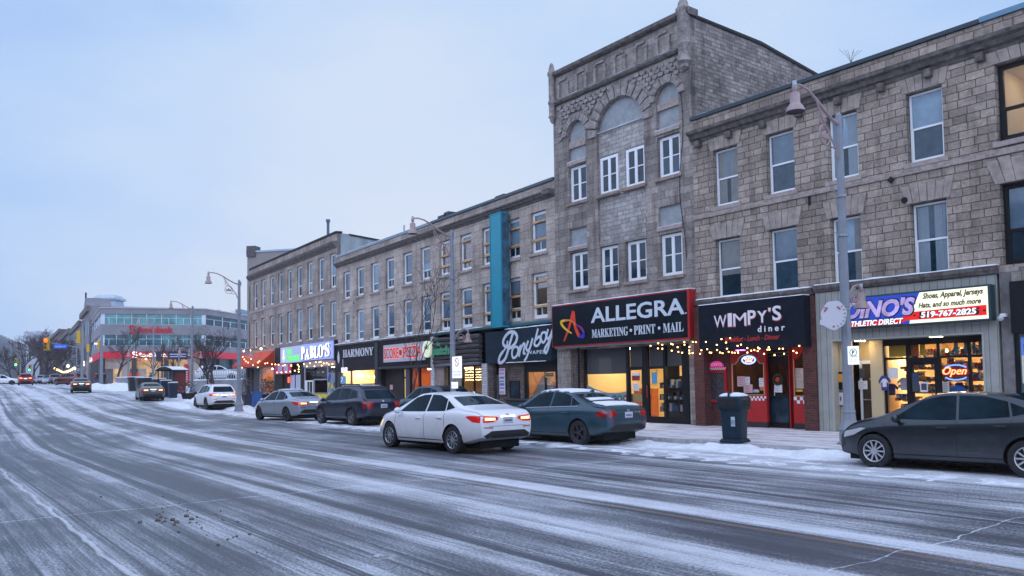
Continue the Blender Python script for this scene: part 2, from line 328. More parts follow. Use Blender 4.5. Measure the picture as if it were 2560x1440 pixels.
# paved sidewalk with partly swept snow
def walk_mat():
    m = bpy.data.materials.new('snowy_pavers'); m.use_nodes = True; t = m.node_tree; b = t.nodes['Principled BSDF']; n = t.nodes.new; L = t.links.new
    uv = n('ShaderNodeUVMap'); uv.uv_map = 'st'
    br = n('ShaderNodeTexBrick'); br.inputs['Scale'].default_value = 1; br.inputs['Brick Width'].default_value = .24; br.inputs['Row Height'].default_value = .12; br.inputs['Mortar Size'].default_value = .006
    br.inputs['Color1'].default_value = (.17, .075, .06, 1); br.inputs['Color2'].default_value = (.10, .055, .05, 1); br.inputs['Mortar'].default_value = (.05, .04, .04, 1); L(uv.outputs[0], br.inputs['Vector'])
    mp = n('ShaderNodeMapping'); mp.inputs['Scale'].default_value = (.55, 2.2, 1); L(uv.outputs[0], mp.inputs[0])
    k = n('ShaderNodeTexNoise'); k.inputs['Scale'].default_value = 1; k.inputs['Detail'].default_value = 9; k.inputs['Roughness'].default_value = .72; L(mp.outputs[0], k.inputs['Vector'])
    r = n('ShaderNodeMapRange'); L(k.outputs[0], r.inputs[0]); r.inputs[1].default_value = .31; r.inputs[2].default_value = .53
    x = n('ShaderNodeMixRGB'); L(r.outputs[0], x.inputs[0]); L(br.outputs[0], x.inputs[1]); x.inputs[2].default_value = (.68, .68, .71, 1); L(x.outputs[0], b.inputs['Base Color'])
    bp = n('ShaderNodeBump'); bp.inputs['Distance'].default_value = .03; bp.inputs['Strength'].default_value = .6; L(k.outputs[0], bp.inputs['Height']); L(bp.outputs[0], b.inputs['Normal']); b.inputs['Roughness'].default_value = .7
    return m
strip('sidewalk', frange(-23, 60, 1.0), [-1.2, 0, 1.5, 3, 4.2, KERB-.13], lambda s, t: .10, walk_mat())
kb = strip('kerb', frange(-23, 60, 1.0), [KERB-.12, KERB+.0, KERB+.02], lambda s, t: .104 if t < KERB+.01 else -.02, mat('kerb_stone', (.35, .34, .34), .8, noise=(6, .3)))
# ploughed snow ridge along the kerb and heaps in the parking lane
from mathutils import noise as MN
def ridge(s, t):
    q = Vector((s*.9, t*1.3, 0)); a = MN.noise(q)*.5+.5; c = MN.noise(q*3.3+Vector((9, 3, 0))); d = MN.noise(q*11)
    prof = max(0, 1-abs(t-6.15)/1.0)
    big = .62+2.4*max(0, 1-abs(s+31)/6)+.35*max(0, 1-abs(s-15.5)/3.5)
    return -.05+max(0, min(1, (t-4.2)/1.2))*.0+prof*(.12+.28*a*a+.10*c)*big+.035*d*prof
mrs = mat('ploughed_snow', (.74, .76, .80), .9, noise=(2.2, .18), bump=(16, .9, .05))
strip('snow_bank', frange(-46, 32, .16), [4.2+.13*i for i in range(24)], ridge, mrs, 'stuff')
def slush(s, t):
    q = Vector((s*2.2, t*2.5, 4)); pr = max(0, 1-abs(t-7.9)/1.2)
    return -.015+pr*.055*max(0, MN.noise(q)+.35)+.015*MN.noise(q*4)*pr
strip('slush', frange(-40, 32, .12), [6.8+.11*i for i in range(21)], slush, mat('trodden_snow', (.66, .68, .72), .9, noise=(5, .3), bump=(25, .9, .03)), 'stuff')
def leftheap(s, t):
    q = Vector((s*1.1, t*1.1, 7)); pr = max(0, 1-abs(t-22.2)/1.3); return -.03+pr*(.05+.09*max(0, MN.noise(q)))+.02*MN.noise(q*7)*pr
strip('slush_edge', frange(8, 24, .12), [20.95+.12*i for i in range(22)], leftheap, mat('dirty_slush', (.42, .41, .42), .85, noise=(3, .75), bump=(20, 1, .03)), 'stuff')
cl = MB(); rnd = random.Random(5)
for k in range(46):
    s_ = 14.9+rnd.gauss(0, 1.5); t_ = 19.15+rnd.gauss(0, .22)
    if k < 9: s_ = 14.8+rnd.gauss(0, .18); t_ = 19.4+rnd.gauss(0, .12)
    p = street(s_, t_); r = rnd.uniform(.008, .022)*(1.9 if k < 9 else 1)
    cl.ball((p.x, p.y, r*.4), r, 8, (1, rnd.uniform(.6, 1.2), .7))
tag(cl.build('snow_clods', mat('dirty_clod', (.16, .13, .11), .9, noise=(9, .4)), smooth=True), 'scattered brown lumps of frozen slush on the snowy road', 'slush', kind='stuff')
mh = MB(); p = street(18.56, 18.27); mh.lathe([(.001, .006), (.085, .006), (.09, .01), (.11, .01), (.115, .0)], (p.x, p.y, 0), 28)
for k in range(3): mh.box(p.x-.05, p.x+.05, p.y-.045+k*.035, p.y-.03+k*.035, .006, .011)
tag(mh.build('manhole_cover', mat('iron_frost', (.33, .34, .37), .6, noise=(9, .8))), 'round frosted manhole cover set in the snowy road', 'manhole cover')

# ------------------------------------------------------------ building helpers
def wall(name, parent, outer, holes, material, y0=0., depth=.28, back=True):
    mb = MB(); loops = [[Vector((p[0], p[1], 0)) for p in outer]]+[[Vector((p[0], p[1], 0)) for p in h] for h in holes]
    flat = [v for l in loops for v in l]; tri = tessellate_polygon(loops)
    a = mb.add([(v.x, y0, v.y) for v in flat])
    for t in tri: mb.face([a+i for i in t])
    k = 0
    for li, l in enumerate(loops):
        n = len(l)
        if li > 0 or back:
            b0 = mb.add([(v.x, y0+depth, v.y) for v in l])
            for i in range(n): j = (i+1) % n; mb.face((a+k+i, a+k+j, b0+j, b0+i))
        k += n
    return mb.build(name, material, parent)
def rect(u0, u1, z0, z1): return [(u0, z0), (u1, z0), (u1, z1), (u0, z1)]
def arch(u0, u1, z0, zs, n=12):
    r = (u1-u0)/2; c = (u0+u1)/2
    return [(u0, z0), (u1, z0)]+[(c+r*math.cos(math.pi*k/n), zs+r*math.sin(math.pi*k/n)) for k in range(n+1)]
def bld(name, F, label, cat='building', z=0): return empty(name, (F.P.x, F.P.y, z), F.rz, label, cat)
def snowcap(parent, u0, u1, y0, y1, z, h=.05, name='snow_cap'):
    mb = MB(); n = max(2, int((u1-u0)/.25)); pr = random.Random(int(u0*100)+int(z*37))
    for i in range(n+1):
        u = u0+(u1-u0)*i/n; hh = h*(.6+.6*pr.random())
        k = mb.add([(u, y0-.01*pr.random(), z), (u, y0+.01, z+hh*.7), (u, (y0+y1)/2, z+hh), (u, y1, z+hh), (u, y1, z)])
        if i:
            for a, b in ((0, 1), (1, 2), (2, 3)): mb.face((k-5+a, k+a, k+b, k-5+b))
        if i in (0, n): mb.face([k+q for q in range(5)])
    return mb.build(name, M_snow, parent, smooth=True)
WPROTO = {}
VM = {}; BLM = {}
def blind(o, wd, ht, style, y0_, seed):
    pr = random.Random(seed); fw = {'sash': .09, 'buff': .13, 'brown': .115}.get(style)
    if fw is None or pr.random() > (.85 if style == 'sash' else .62): return
    frac_ = pr.choice((.22, .35, .48, .62, .9)); kind_ = pr.choice(('blind', 'curtain', 'curtain')) if style == 'sash' else 'blind'
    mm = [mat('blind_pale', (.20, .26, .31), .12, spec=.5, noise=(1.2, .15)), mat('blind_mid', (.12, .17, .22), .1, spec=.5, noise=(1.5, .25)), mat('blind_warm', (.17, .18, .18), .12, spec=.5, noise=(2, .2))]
    k = (round(wd, 2), round(ht, 2), style, frac_, kind_)
    if k not in BLM:
        mb = MB(); zt = ht-fw-.002; yy = y0_+.030
        if kind_ == 'blind': mb.box(fw+.003, wd-fw-.003, yy, yy+.004, zt-(ht-2*fw)*frac_, zt)
        else:
            n = 14; w2 = (wd-2*fw)*(.26 if frac_ < .5 else .4)
            for x0 in (fw+.003, wd-fw-.003-w2):
                a = [mb.add([(x0+w2*i/n, yy+.003*math.sin(i*1.9), z_) for z_ in (fw+.01, zt)]) for i in range(n+1)]
                for i in range(n): mb.face((a[i], a[i+1], a[i+1]+1, a[i]+1))
        b = mb.build(kind_, mm[pr.randrange(3)], o); BLM[k] = b.data
    else: link(bpy.data.objects.new(kind_, BLM[k]), o)
def vary(o, seed):
    pr = random.Random(seed); r = pr.random()
    for ch in o.children:
        if not ch.name.startswith('pane'): continue
        dk = ch.data.materials[0].name in ('glass_dark', 'glass_mid')
        m_ = (M_glassmid if pr.random() < .5 else M_glassdk) if dk else (M_glasslt if r < .35 else M_glassup if r < .85 else M_glassmid)
        if dk and r < .16: m_ = M_glassup
        k = (ch.data.name.split('.v')[0], m_.name)
        if k not in VM: VM[k] = ch.data.copy(); VM[k].materials[0] = m_
        ch.data = VM[k]
def window(parent, u, z, wd, ht, style, depth=.14, name='window', sill=True, cap=True, alt=0):
    key = (round(wd, 2), round(ht, 2), style, alt)
    if key in WPROTO:
        o = copy_tree(WPROTO[key], parent, (u, 0, z)); vary(o, int(u*131+z*71)); blind(o, wd, ht, style, y0_=depth, seed=int(u*97+z*53)); return o
    fm = M_black if style == 'black' else M_white
    f = MB(); fw = {'sash': .06, 'case': .115, 'buff': .125, 'brown': .11, 'black': .11}[style]; y0, y1 = depth, depth+.09
    e = .004
    f.box(e, fw, y0, y1, e, ht-e); f.box(wd-fw, wd-e, y0, y1, e, ht-e); f.box(fw, wd-fw, y0, y1, e, fw); f.box(fw, wd-fw, y0, y1, ht-fw, ht-e)
    panes = []
    if style == 'case':
        f.box(wd/2-.055, wd/2+.055, y0+.002, y1, fw, ht-fw)
        for a, b in ((fw, wd/2-.055), (wd/2+.055, wd-fw)):
            f.box(a, b, y0+.02, y1, ht*.5-.02, ht*.5+.02); f.box(a, a+.02, y0+.015, y1, fw, ht-fw); f.box(b-.02, b, y0+.015, y1, fw, ht-fw); panes.append((a, b, fw, ht*.5-.02, 1)); panes.append((a, b, ht*.5+.02, ht-fw, 1))
    else:
        mz = {'sash': .49, 'buff': .30, 'brown': .36, 'black': .42}[style]
        if alt == 2: mz = .42
        zz = ht*mz; bw = .028 if style != 'black' else .04
        f.box(fw, wd-fw, y0+.004, y1, zz-bw, zz+bw)
        if style in ('buff', 'brown') and alt == 1: f.box(wd*.5-.02, wd*.5+.02, y0+.01, y1, fw, zz-bw)
        panes = [(fw, wd-fw, fw, zz-bw, 1), (fw, wd-fw, zz+bw, ht-fw, 0)]
        # inner sash rim on the lower light
        f.box(fw, fw+.025, y0+.01, y1, fw, zz-bw); f.box(wd-fw-.025, wd-fw, y0+.01, y1, fw, zz-bw); f.box(fw, wd-fw, y0+.012, y1, fw, fw+.03)
    o = f.build(name, fm, parent); o.location = (u, 0, z)
    for a, b, c, d, dk in panes:
        p = MB(); p.box(a, b, y0+.035, y0+.05, c, d); p.build('pane', M_glassdk if dk else M_glassup, o)
    if sill:
        sl = MB(); sl.box(-.1, wd+.1, -.09, depth, -.13, -.004); sl.build('sill', M_sill, o, bevel=.008)
        if cap: snowcap(o, -.06, wd+.06, -.08, depth-.02, 0.0, .03)
    if style == 'sash': vary(o, int(u*131+z*71)); blind(o, wd, ht, style, depth, int(u*97+z*53))
    else: WPROTO[key] = o
    return o
def lintel(parent, u, z, wd, h=.5, n=6):
    mb = MB(); a0 = u-.12; a1 = u+wd+.12; c = (a0+a1)/2
    for k in range(n):
        x0 = a0+(a1-a0)*k/n+.008; x1 = a0+(a1-a0)*(k+1)/n-.008; sk = .22
        hh = h+(.06 if k % 2 else 0)
        mb.prism([(x0, z), (x1, z), (x1+(x1-c)*sk, z+hh), (x0+(x0-c)*sk, z+hh)], -.018-.008*(k % 3), .05)
    return mb.build('lintel', mat('voussoir_stone', (.34, .285, .25), .9, noise=(3, .35), bump=(18, .5, .02)), parent)
def band(parent, name, u0, u1, prof, material, bevel=0):
    """prof: list of (y,z) outline of the moulding extruded along u"""
    mb = MB(); n = len(prof); a = mb.add([(u0, p[0], p[1]) for p in prof]); b = mb.add([(u1, p[0], p[1]) for p in prof])
    mb.face(range(a, a+n)); mb.face(range(b, b+n))
    for i in range(n): j = (i+1) % n; mb.face((a+i, a+j, b+j, b+i))
    return mb.build(name, material, parent)
def boxo(parent, name, u0, u1, y0, y1, z0, z1, material, bevel=0):
    mb = MB(); mb.box(u0, u1, y0, y1, z0, z1); return mb.build(name, material, parent, bevel=bevel)
def room(parent, u0, u1, z0, z1, d0, d1, wallm, lamp=None, floorm=None, name='shop_interior'):
    mb = MB()
    mb.quad((u0, d1, z0), (u1, d1, z0), (u1, d1, z1), (u0, d1, z1)); mb.quad((u0, d0, z0), (u0, d1, z0), (u0, d1, z1), (u0, d0, z1)); mb.quad((u1, d0, z0), (u1, d1, z0), (u1, d1, z1), (u1, d0, z1))
    mb.quad((u0, d0, z1), (u1, d0, z1), (u1, d1, z1), (u0, d1, z1)); mb.quad((u0, d0, z0), (u1, d0, z0), (u1, d1, z0), (u0, d1, z0))
    o = mb.build(name, wallm, parent)
    if lamp:                       # (colour, strength, count)
        c, st, k = lamp; st *= 3.4; lm = emis('lamp_%d_%d_%d' % (int(c[2]*100), int(c[1]*100), int(st*10)), c, st)
        for i in range(k):
            uu = u0+(u1-u0)*(i+.5)/k; l = MB(); l.box(uu-.35, uu+.35, d0+(d1-d0)*.35-.12, d0+(d1-d0)*.35+.12, z1-.06, z1-.02); l.build('ceiling_lamp', lm, o)
    return o
def pane(parent, u0, u1, z0, z1, y, m=None, name='glass_pane'):
    mb = MB(); mb.quad((u0, y, z0), (u1, y, z0), (u1, y, z1), (u0, y, z1)); return mb.build(name, m or M_glass, parent)
def shell(parent, u0, u1, zt):
    mb = MB(); D = 11.0
    mb.quad((u0, .02, zt), (u1, .02, zt), (u1, D, zt), (u0, D, zt)); mb.quad((u0, D, 0), (u1, D, 0), (u1, D, zt), (u0, D, zt)); mb.quad((u0, .31, 0), (u0, D, 0), (u0, D, zt), (u0, .31, zt)); mb.quad((u1, .31, 0), (u1, D, 0), (u1, D, zt), (u1, .31, zt))
    mb.quad((u0, .31, 3.15), (u1, .31, 3.15), (u1, D, 3.15), (u0, D, 3.15)); mb.build('rear_shell', M_dark, parent)  # slab between the storeys put in to keep sky light out
def framebars(parent, name, bars, y0, y1, material):
    mb = MB()
    for i, (a, b, c, d) in enumerate(bars): mb.box(a, b, y0+.0015*(i % 4), y1, c, d)
    return mb.build(name, material, parent)
FONTC = {}
def text(s, parent, x, z, w=None, h=None, y=0, ext=.02, material=None, name='lettering', bold=0., shear=0., align='L', rotx=90, space=1., wmul=None, basis=None):
    cu = bpy.data.curves.new('t', 'FONT'); cu.body = s; cu.size = 1; cu.extrude = .01; cu.offset = bold; cu.shear = shear; cu.space_character = space; cu.resolution_u = 3
    ob = bpy.data.objects.new('t', cu); COL.objects.link(ob); bpy.context.view_layer.update()
    me = bpy.data.meshes.new_from_object(ob.evaluated_get(bpy.context.evaluated_depsgraph_get())); COL.objects.unlink(ob); bpy.data.objects.remove(ob)
    if not me.vertices: return None
    xs = [v.co.x for v in me.vertices]; ys = [v.co.y for v in me.vertices]; x0, x1, y0_, y1_ = min(xs), max(xs), min(ys), max(ys)
    sx = (w/(x1-x0)) if w else None; sy = (h/(y1_-y0_)) if h else None
    if sx is None: sx = sy
    if sy is None: sy = sx
    ex = ext/.02
    for v in me.vertices: v.co = (x+(v.co.x-x0)*sx, y-(v.co.z+.01)*ex, z+(v.co.y-y0_)*sy)
    me.materials.clear(); me.materials.append(material or M_white); me.name = name
    return link(bpy.data.objects.new(name, me), parent)
def disc(parent, name, u, z, r, y0, y1, material, n=28):
    mb = MB(); mb.prism([(u+r*math.cos(2*math.pi*k/n), z+r*math.sin(2*math.pi*k/n)) for k in range(n)], y0, y1); return mb.build(name, material, parent)
def stroke(parent, name, pts, wd, y, material, th=.02, close=False):
    """flat ribbon lettering stroke following points in u,z with round ends"""
    mb = MB(); P = []
    pts = [Vector((a, b)) for a, b in pts]
    for i in range(len(pts)-1):
        p0 = pts[max(i-1, 0)]; p1 = pts[i]; p2 = pts[i+1]; p3 = pts[min(i+2, len(pts)-1)]
        for k in range(6):
            t = k/6; P.append(.5*((2*p1)+(-p0+p2)*t+(2*p0-5*p1+4*p2-p3)*t*t+(-p0+3*p1-3*p2+p3)*t*t*t))
    P.append(pts[-1])
    ws = wd if isinstance(wd, (list, tuple)) else [wd]
    L = []; Rr = []
    for i, p in enumerate(P):
        d = P[min(i+1, len(P)-1)]-P[max(i-1, 0)]
        if d.length < 1e-6: d = Vector((1, 0))
        d.normalize(); nn = Vector((-d.y, d.x)); f = i/(len(P)-1)*(len(ws)-1); k = min(int(f), len(ws)-2) if len(ws) > 1 else 0
        w_ = ws[0] if len(ws) == 1 else ws[k]+(ws[k+1]-ws[k])*(f-k); L.append(p+nn*w_/2); Rr.append(p-nn*w_/2)
    n = len(P)
    a = mb.add([(p.x, y-th, p.y) for p in L]); b = mb.add([(p.x, y-th, p.y) for p in Rr]); c = mb.add([(p.x, y, p.y) for p in L]); d = mb.add([(p.x, y, p.y) for p in Rr])
    for i in range(n-1):
        mb.face((a+i, b+i, b+i+1, a+i+1)); mb.face((a+i, a+i+1, c+i+1, c+i)); mb.face((b+i, b+i+1, d+i+1, d+i))
    mb.face((a, b, d, c)); mb.face((a+n-1, b+n-1, d+n-1, c+n-1))
    return mb.build(name, material, parent)
# ============================================================ RIGHT STONE ROW (diner, athletic shop)
BR = bld('stone_building', FR, 'pinkish coarse stone building above the diner and the athletic shop')
RU = 15.0
cols = [(.90, 1.87), (3.03, 4.0), (5.18, 6.10), (7.58, 8.52), (9.87, 11.6), (12.7, 14.3)]
rowz = [(7.63, 9.56), (4.47, 6.46)]
holes = []
for i, (a, b) in enumerate(cols):
    for (c, d) in rowz:
        if i > 3: c += .05; d += .09
        holes.append(rect(a-.02, b+.02, c-.02, d+.03))
wall('stone_wall', BR, rect(0, RU, 4.42, 10.86), holes, M_stoneR, 0, .3)
shell(BR, .02, RU, 10.7)
for i, (a, b) in enumerate(cols):
    for j, (c, d) in enumerate(rowz):
        blk = i > 3
        if blk: c += .05; d += .09
        o = window(BR, a, c, b-a, d-c, 'black' if blk else 'sash', .16, sill=False)
        lintel(BR, a, d+.035, b-a, .5 if not blk else .62, 6 if not blk else 8)
        if j == 0:
            boxo(BR, 'sill', a-.12, b+.12, -.06, .16, c-.16, c-.022, M_sill, .01)
        if j == 0 and blk and i == 4:
            room(BR, a, b, c, d, .3, 2.6, mat('cream_plaster', (.75, .62, .42), .8), ((1, .84, .60), 4, 1), name='lit_room')
            for ch in list(o.children):
                if ch.name.startswith('pane'): ch.data = ch.data.copy(); ch.data.materials[0] = M_glass
band(BR, 'sill_band', 0, RU, [(0, 7.30), (-.05, 7.31), (-.06, 7.46), (0, 7.47)], M_trim)
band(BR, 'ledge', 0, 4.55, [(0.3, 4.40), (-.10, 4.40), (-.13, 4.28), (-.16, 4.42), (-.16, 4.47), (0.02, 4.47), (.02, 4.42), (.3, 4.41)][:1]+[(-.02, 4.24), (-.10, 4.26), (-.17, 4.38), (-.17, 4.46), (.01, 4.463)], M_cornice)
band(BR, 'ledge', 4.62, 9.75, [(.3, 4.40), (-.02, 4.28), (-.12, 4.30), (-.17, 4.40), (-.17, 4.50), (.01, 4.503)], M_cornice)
snowcap(BR, .1, 4.5, -.17, 0, 4.462, .05); snowcap(BR, 4.66, 9.75, -.17, 0, 4.502, .05)
# cornice with brackets and dark metal cap
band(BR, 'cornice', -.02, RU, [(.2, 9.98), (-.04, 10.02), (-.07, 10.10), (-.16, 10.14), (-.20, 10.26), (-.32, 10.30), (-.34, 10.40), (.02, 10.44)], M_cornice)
for k in range(11):
    u = .22+k*1.32
    boxo(BR, 'bracket', u, u+.2, -.20, -.001, 9.83, 10.06, M_cornice, .015)
band(BR, 'parapet_cap', -.05, 9.55, [(.35, 10.87), (-.07, 10.87), (-.08, 10.98), (.35, 11.01)], mat('dark_flashing', (.022, .04, .055), .45))
band(BR, 'parapet_cap', 9.56, RU, [(.35, 10.87), (-.07, 10.87), (-.085, 11.0), (.35, 11.03)], mat('blue_flashing', (.12, .26, .38), .35))
boxo(BR, 'roof_hatch', 0.05, .5, .2, .8, 10.9, 11.12, mat('grey_metal', (.3, .33, .36), .5))
# cast iron tie plates
mb = MB(); mb.prism([(6.98, 7.26), (7.08, 7.36), (7.18, 7.26), (7.08, 7.16)], -.07, -.03); mb.build('tie_plate', M_black, BR)
disc(BR, 'vent_hole', 7.43, 6.62, .085, -.05, .0, M_black)
boxo(BR, 'pipe_stub', 4.48, 4.54, -.05, 0, 7.02, 7.3, M_black)
# ------------------------------------------------ diner ground floor
uA, uB = .0, 4.62
DB = .30                                              # recess of the diner wall
boxo(BR, 'brick_pier', -.06, .36, -.14, .34, .10, 4.22, M_brickred)
boxo(BR, 'brick_pier', 4.18, 4.615, -.14, .34, .10, 4.22, M_brickred)
boxo(BR, 'brick_return', .36, 1.12, DB-.03, DB+.3, .10, 3.0, M_brickred)
Mred = mat('red_paint', (.42, .012, .012), .45, noise=(3, .12))
u0, u1, z0, z1 = FR.rc(-DB, 1829, 888, 1912, 988)
ur0, _, _, _ = FR.rc(-DB, 1825, 888, 1915, 988); ur1 = FR.uz(1915.5, 950, -DB)[0]
zc0 = FR.uz(1870, 1001, -DB)[1]; zc1 = FR.uz(1870, 988, -DB)[1]
arch_w = [(u0, z0), (u1, z0), (u1, z1-.30), (u1-.16, z1-.30), (u1-.18, z1-.24)]+[((u0+u1)/2+(u1-u0)*.32*math.cos(a), z1-.22+.24*math.sin(a)) for a in [math.pi*k/8 for k in range(9)]]+[(u0+.18, z1-.24), (u0+.16, z1-.30), (u0, z1-.30)]
wall('red_shopfront', BR, rect(ur0, ur1, .28, 2.98), [arch_w], Mred, DB, .12)
boxo(BR, 'base_plinth', ur0, ur1, DB-.02, DB+.1, .10, .28, mat('dark_plinth', (.03, .02, .02), .7))
frp = MB()
n = len(arch_w); cx, cz = (u0+u1)/2, (z0+z1)/2
for i in range(n):
    a = Vector(arch_w[i]); b = Vector(arch_w[(i+1) % n]); d = (b-a)
    if d.length < 1e-4: continue
    d.normalize(); nn = Vector((-d.y, d.x))*.02; frp.prism([(a.x, a.y), (b.x, b.y), (b.x+nn.x, b.y+nn.y), (a.x+nn.x, a.y+nn.y)], DB-.02, DB+.02)
Mgold = mat('gold_trim', (.6, .42, .22), .4)
frp.build('window_frame', Mgold, BR)
pane(BR, u0, u1, z0, z1+.03, DB+.06)
room(BR, uA+.4, 4.1, .12, 2.95, DB+.14, 4.2, mat('diner_wall', (.16, .07, .035), .7, noise=(2, .5)), ((1, .62, .3), 3.5, 2))
def checker(u0, u1, zt, zb, y, parent, rows=2, m2=None):
    nn = max(2, round((u1-u0)/((zt-zb)/rows))); mb = MB()
    for r in range(rows):
        for c in range(nn):
            if (r+c) % 2: mb.box(u0+(u1-u0)*c/nn, u0+(u1-u0)*(c+1)/nn, y-.006, y, zb+(zt-zb)*r/rows, zb+(zt-zb)*(r+1)/rows)
    return mb.build('checker_strip', m2 or M_white, parent)
checker(ur0+.02, ur1-.02, zc1-.03, zc0, DB-.001, BR)
# door bay
ud0, ud1 = FR.uz(1917, 950, -DB-.2)[0], FR.uz(1977, 950, -DB-.2)[0]
DD = DB+.22
boxo(BR, 'transom_louvre', ud0, ud1, DD, DD+.06, 2.35, 2.98, M_black)
lv = MB()
for k in range(5): lv.box(ud0+.03, ud1-.03, DD-.03, DD-.001, 2.42+k*.11, 2.45+k*.11)
lv.build('louvre_slats', mat('louvre', (.10, .085, .07), .5), BR)
dr = framebars(BR, 'door', [(ud0+.0, ud0+.1, .12, 2.34), (ud1-.14, ud1, .12, 2.34), (ud0+.1, ud1-.14, 2.2, 2.34), (ud0+.1, ud1-.14, .12, .28), (ud0+.1, ud1-.14, 1.1, 1.2)], DD, DD+.06, M_black)
pane(dr, ud0+.1, ud1-.14, .28, 1.1, DD+.03, M_glassdk); pane(dr, ud0+.1, ud1-.14, 1.2, 2.2, DD+.03)
boxo(BR, 'bay_return', ud0-.03, ud0, DB+.1, DD+.1, .1, 2.98, Mred); boxo(BR, 'bay_return', ud1, ud1+.03, DB+.1, DD+.1, .1, 2.98, Mred)
pb = MB(); pb.tube([(ud0+.3, DD-.05, 1.15), (ud0+.3, DD-.05, 1.35)], .012, 6); pb.build('handle', M_white, dr)
wr = MB(); cxx, czz = (ud0+ud1)/2-.02, 1.66
k0 = 26
for k in range(k0): a = 2*math.pi*k/k0; wr.ball((cxx+.16*math.cos(a), DD-.03, czz+.16*math.sin(a)), .045, 6)
wre = wr.build('christmas_wreath', mat('wreath_green', (.02, .05, .02), .9, noise=(30, .6)), None); wre.parent = None
wre.matrix_world = BR.matrix_basis if False else Matrix.Translation(BR.location) @ Matrix.Rotation(BR.rotation_euler.z, 4, 'Z'); tag(wre, 'round green wreath hanging on the diner door', 'wreath')
bw = MB(); bw.ball((cxx, DD-.05, czz), .09, 8, (1, .5, 1.1)); bw.build('red_bow', mat('bow_red', (.5, .03, .02), .5), wre)
# right red panel
uq0 = FR.uz(1982, 950, -DB)[0]; uq1 = 4.2
zt = FR.uz(1985, 890, -DB)[1]; zb_ = FR.uz(1985, 989, -DB)[1]
hole = [(uq0+.06, zb_), (uq1-.02, zb_), (uq1-.02, zt+.35), (uq1-.2, zt+.35), (uq1-.4, zt+.1), (uq0+.2, zt+.02), (uq0+.17, zt-.1), (uq0+.06, zt-.1)]
wall('red_shopfront', BR, rect(uq0, uq1, .28, 2.98), [hole], Mred, DB, .12)
boxo(BR, 'base_plinth', uq0, uq1, DB-.02, DB+.1, .10, .28, mat('dark_plinth', (.03, .02, .02), .7))
pane(BR, uq0+.06, uq1-.02, zb_, zt+.36, DB+.06)
checker(uq0+.02, uq1-.02, zb_-.04, zb_-.25, DB-.001, BR)
framebars(BR, 'window_frame', [(uq0+.05, uq0+.07, zb_, zt-.1), (uq0+.06, uq1, zb_-.03, zb_-.001)], DB-.02, DB, Mgold)
def T_at(o, B): o.matrix_world = Matrix.Translation(B.location) @ Matrix.Rotation(B.rotation_euler.z, 4, 'Z'); return o
def thing(name, B, label, cat, group=None):
    o = empty(name, tuple(B.location), B.rotation_euler.z, label, cat, group); return o
# papers and open sign in the diner windows
Mpaper = mat('paper', (.72, .72, .74), .7); Mpaperp = mat('paper_pink', (.6, .36, .36), .7)
def poster(B, F, off, px, label, m=None, cat='poster', group=None, name='poster', lines=0, th=.006, linem=None):
    a, b, c, d = F.rc(off, *px); t = thing(name, B, label, cat, group); mb = MB(); mb.box(a, b, -off-th, -off, c, d); mb.build('sheet', m or Mpaper, t)
    if lines:
        l = MB(); pr = random.Random(int(px[0]*7))
        for k in range(lines):
            zz = d-(d-c)*(k+1)/(lines+1); l.box(a+(b-a)*.12, b-(b-a)*(.12+.3*pr.random()), -off-th-.003, -off-th, zz-.006, zz+.006)
        l.build('print', linem or mat('print_grey', (.15, .15, .16), .8), t)
    return t
PO = -DB-.05
poster(BR, FR, PO, (1843, 941, 1863, 966), 'pale sheet behind the small tree in the diner window', Mpaperp, lines=4)
poster(BR, FR, PO, (1863, 942, 1875, 962), 'narrow white notice high in the diner window', lines=5)
poster(BR, FR, PO, (1859, 961, 1882, 982), 'wide printed sheet low in the diner window', Mpaperp, lines=5)
poster(BR, FR, PO, (1897.5, 945, 1911, 967), 'white notice at the right edge of the diner window', lines=4)
poster(BR, FR, PO, (1900, 967, 1911, 976), 'small orange card right of the black and white OPEN card', mat('orange_card', (.6, .15, .04), .6), cat='card')
t = thing('open_card', BR, 'black and white OPEN card in the diner window', 'sign'); a, b, c, d = FR.rc(PO, 1882, 971, 1900, 984)
mb = MB(); mb.box(a, b, -PO-.01, -PO, c, d); mb.build('card', mat('card_dark', (.03, .03, .04), .5), t); text('OPEN', t, a+.03, c+.04, b-a-.06, d-c-.08, -PO-.011, .004, M_white, bold=.02)
for k, (px, lb) in enumerate((((1985, 921, 2011, 947), 'upper menu sheets in the right diner window'), ((1984, 948, 2022, 971), 'lower row of menu sheets in the right diner window'))):
    poster(BR, FR, PO, px, lb, mat('menu_warm', (.75, .6, .5), .7), lines=7)
poster(BR, FR, PO, (1985, 974, 2007, 979), 'yellow strip under the menu sheets in the right diner window', mat('yellow_strip', (.8, .5, .03), .5))
poster(BR, FR, -DD+.04, (1936, 962, 1956, 981), 'white notice below the wreath on the diner door', lines=3)
xt = MB(); uu = FR.uz(1855, 980, -DB-.3)[0]
pr = random.Random(3)
for k in range(7): r = .19*(1-k/7.5); xt.lathe([(r, .0), (.02, .2)], (uu, DB+.35, .95+k*.11), 9)
t = thing('small_fir_tree', BR, 'small dark christmas tree behind the diner window glass', 'christmas tree'); xt.build('foliage', mat('fir_green', (.015, .04, .02), .9), t); mb = MB(); mb.box(uu-.3, uu+.3, DB+.2, DB+.6, .3, .93); mb.build('stand', mat('counter_wood', (.08, .04, .02), .6), t)
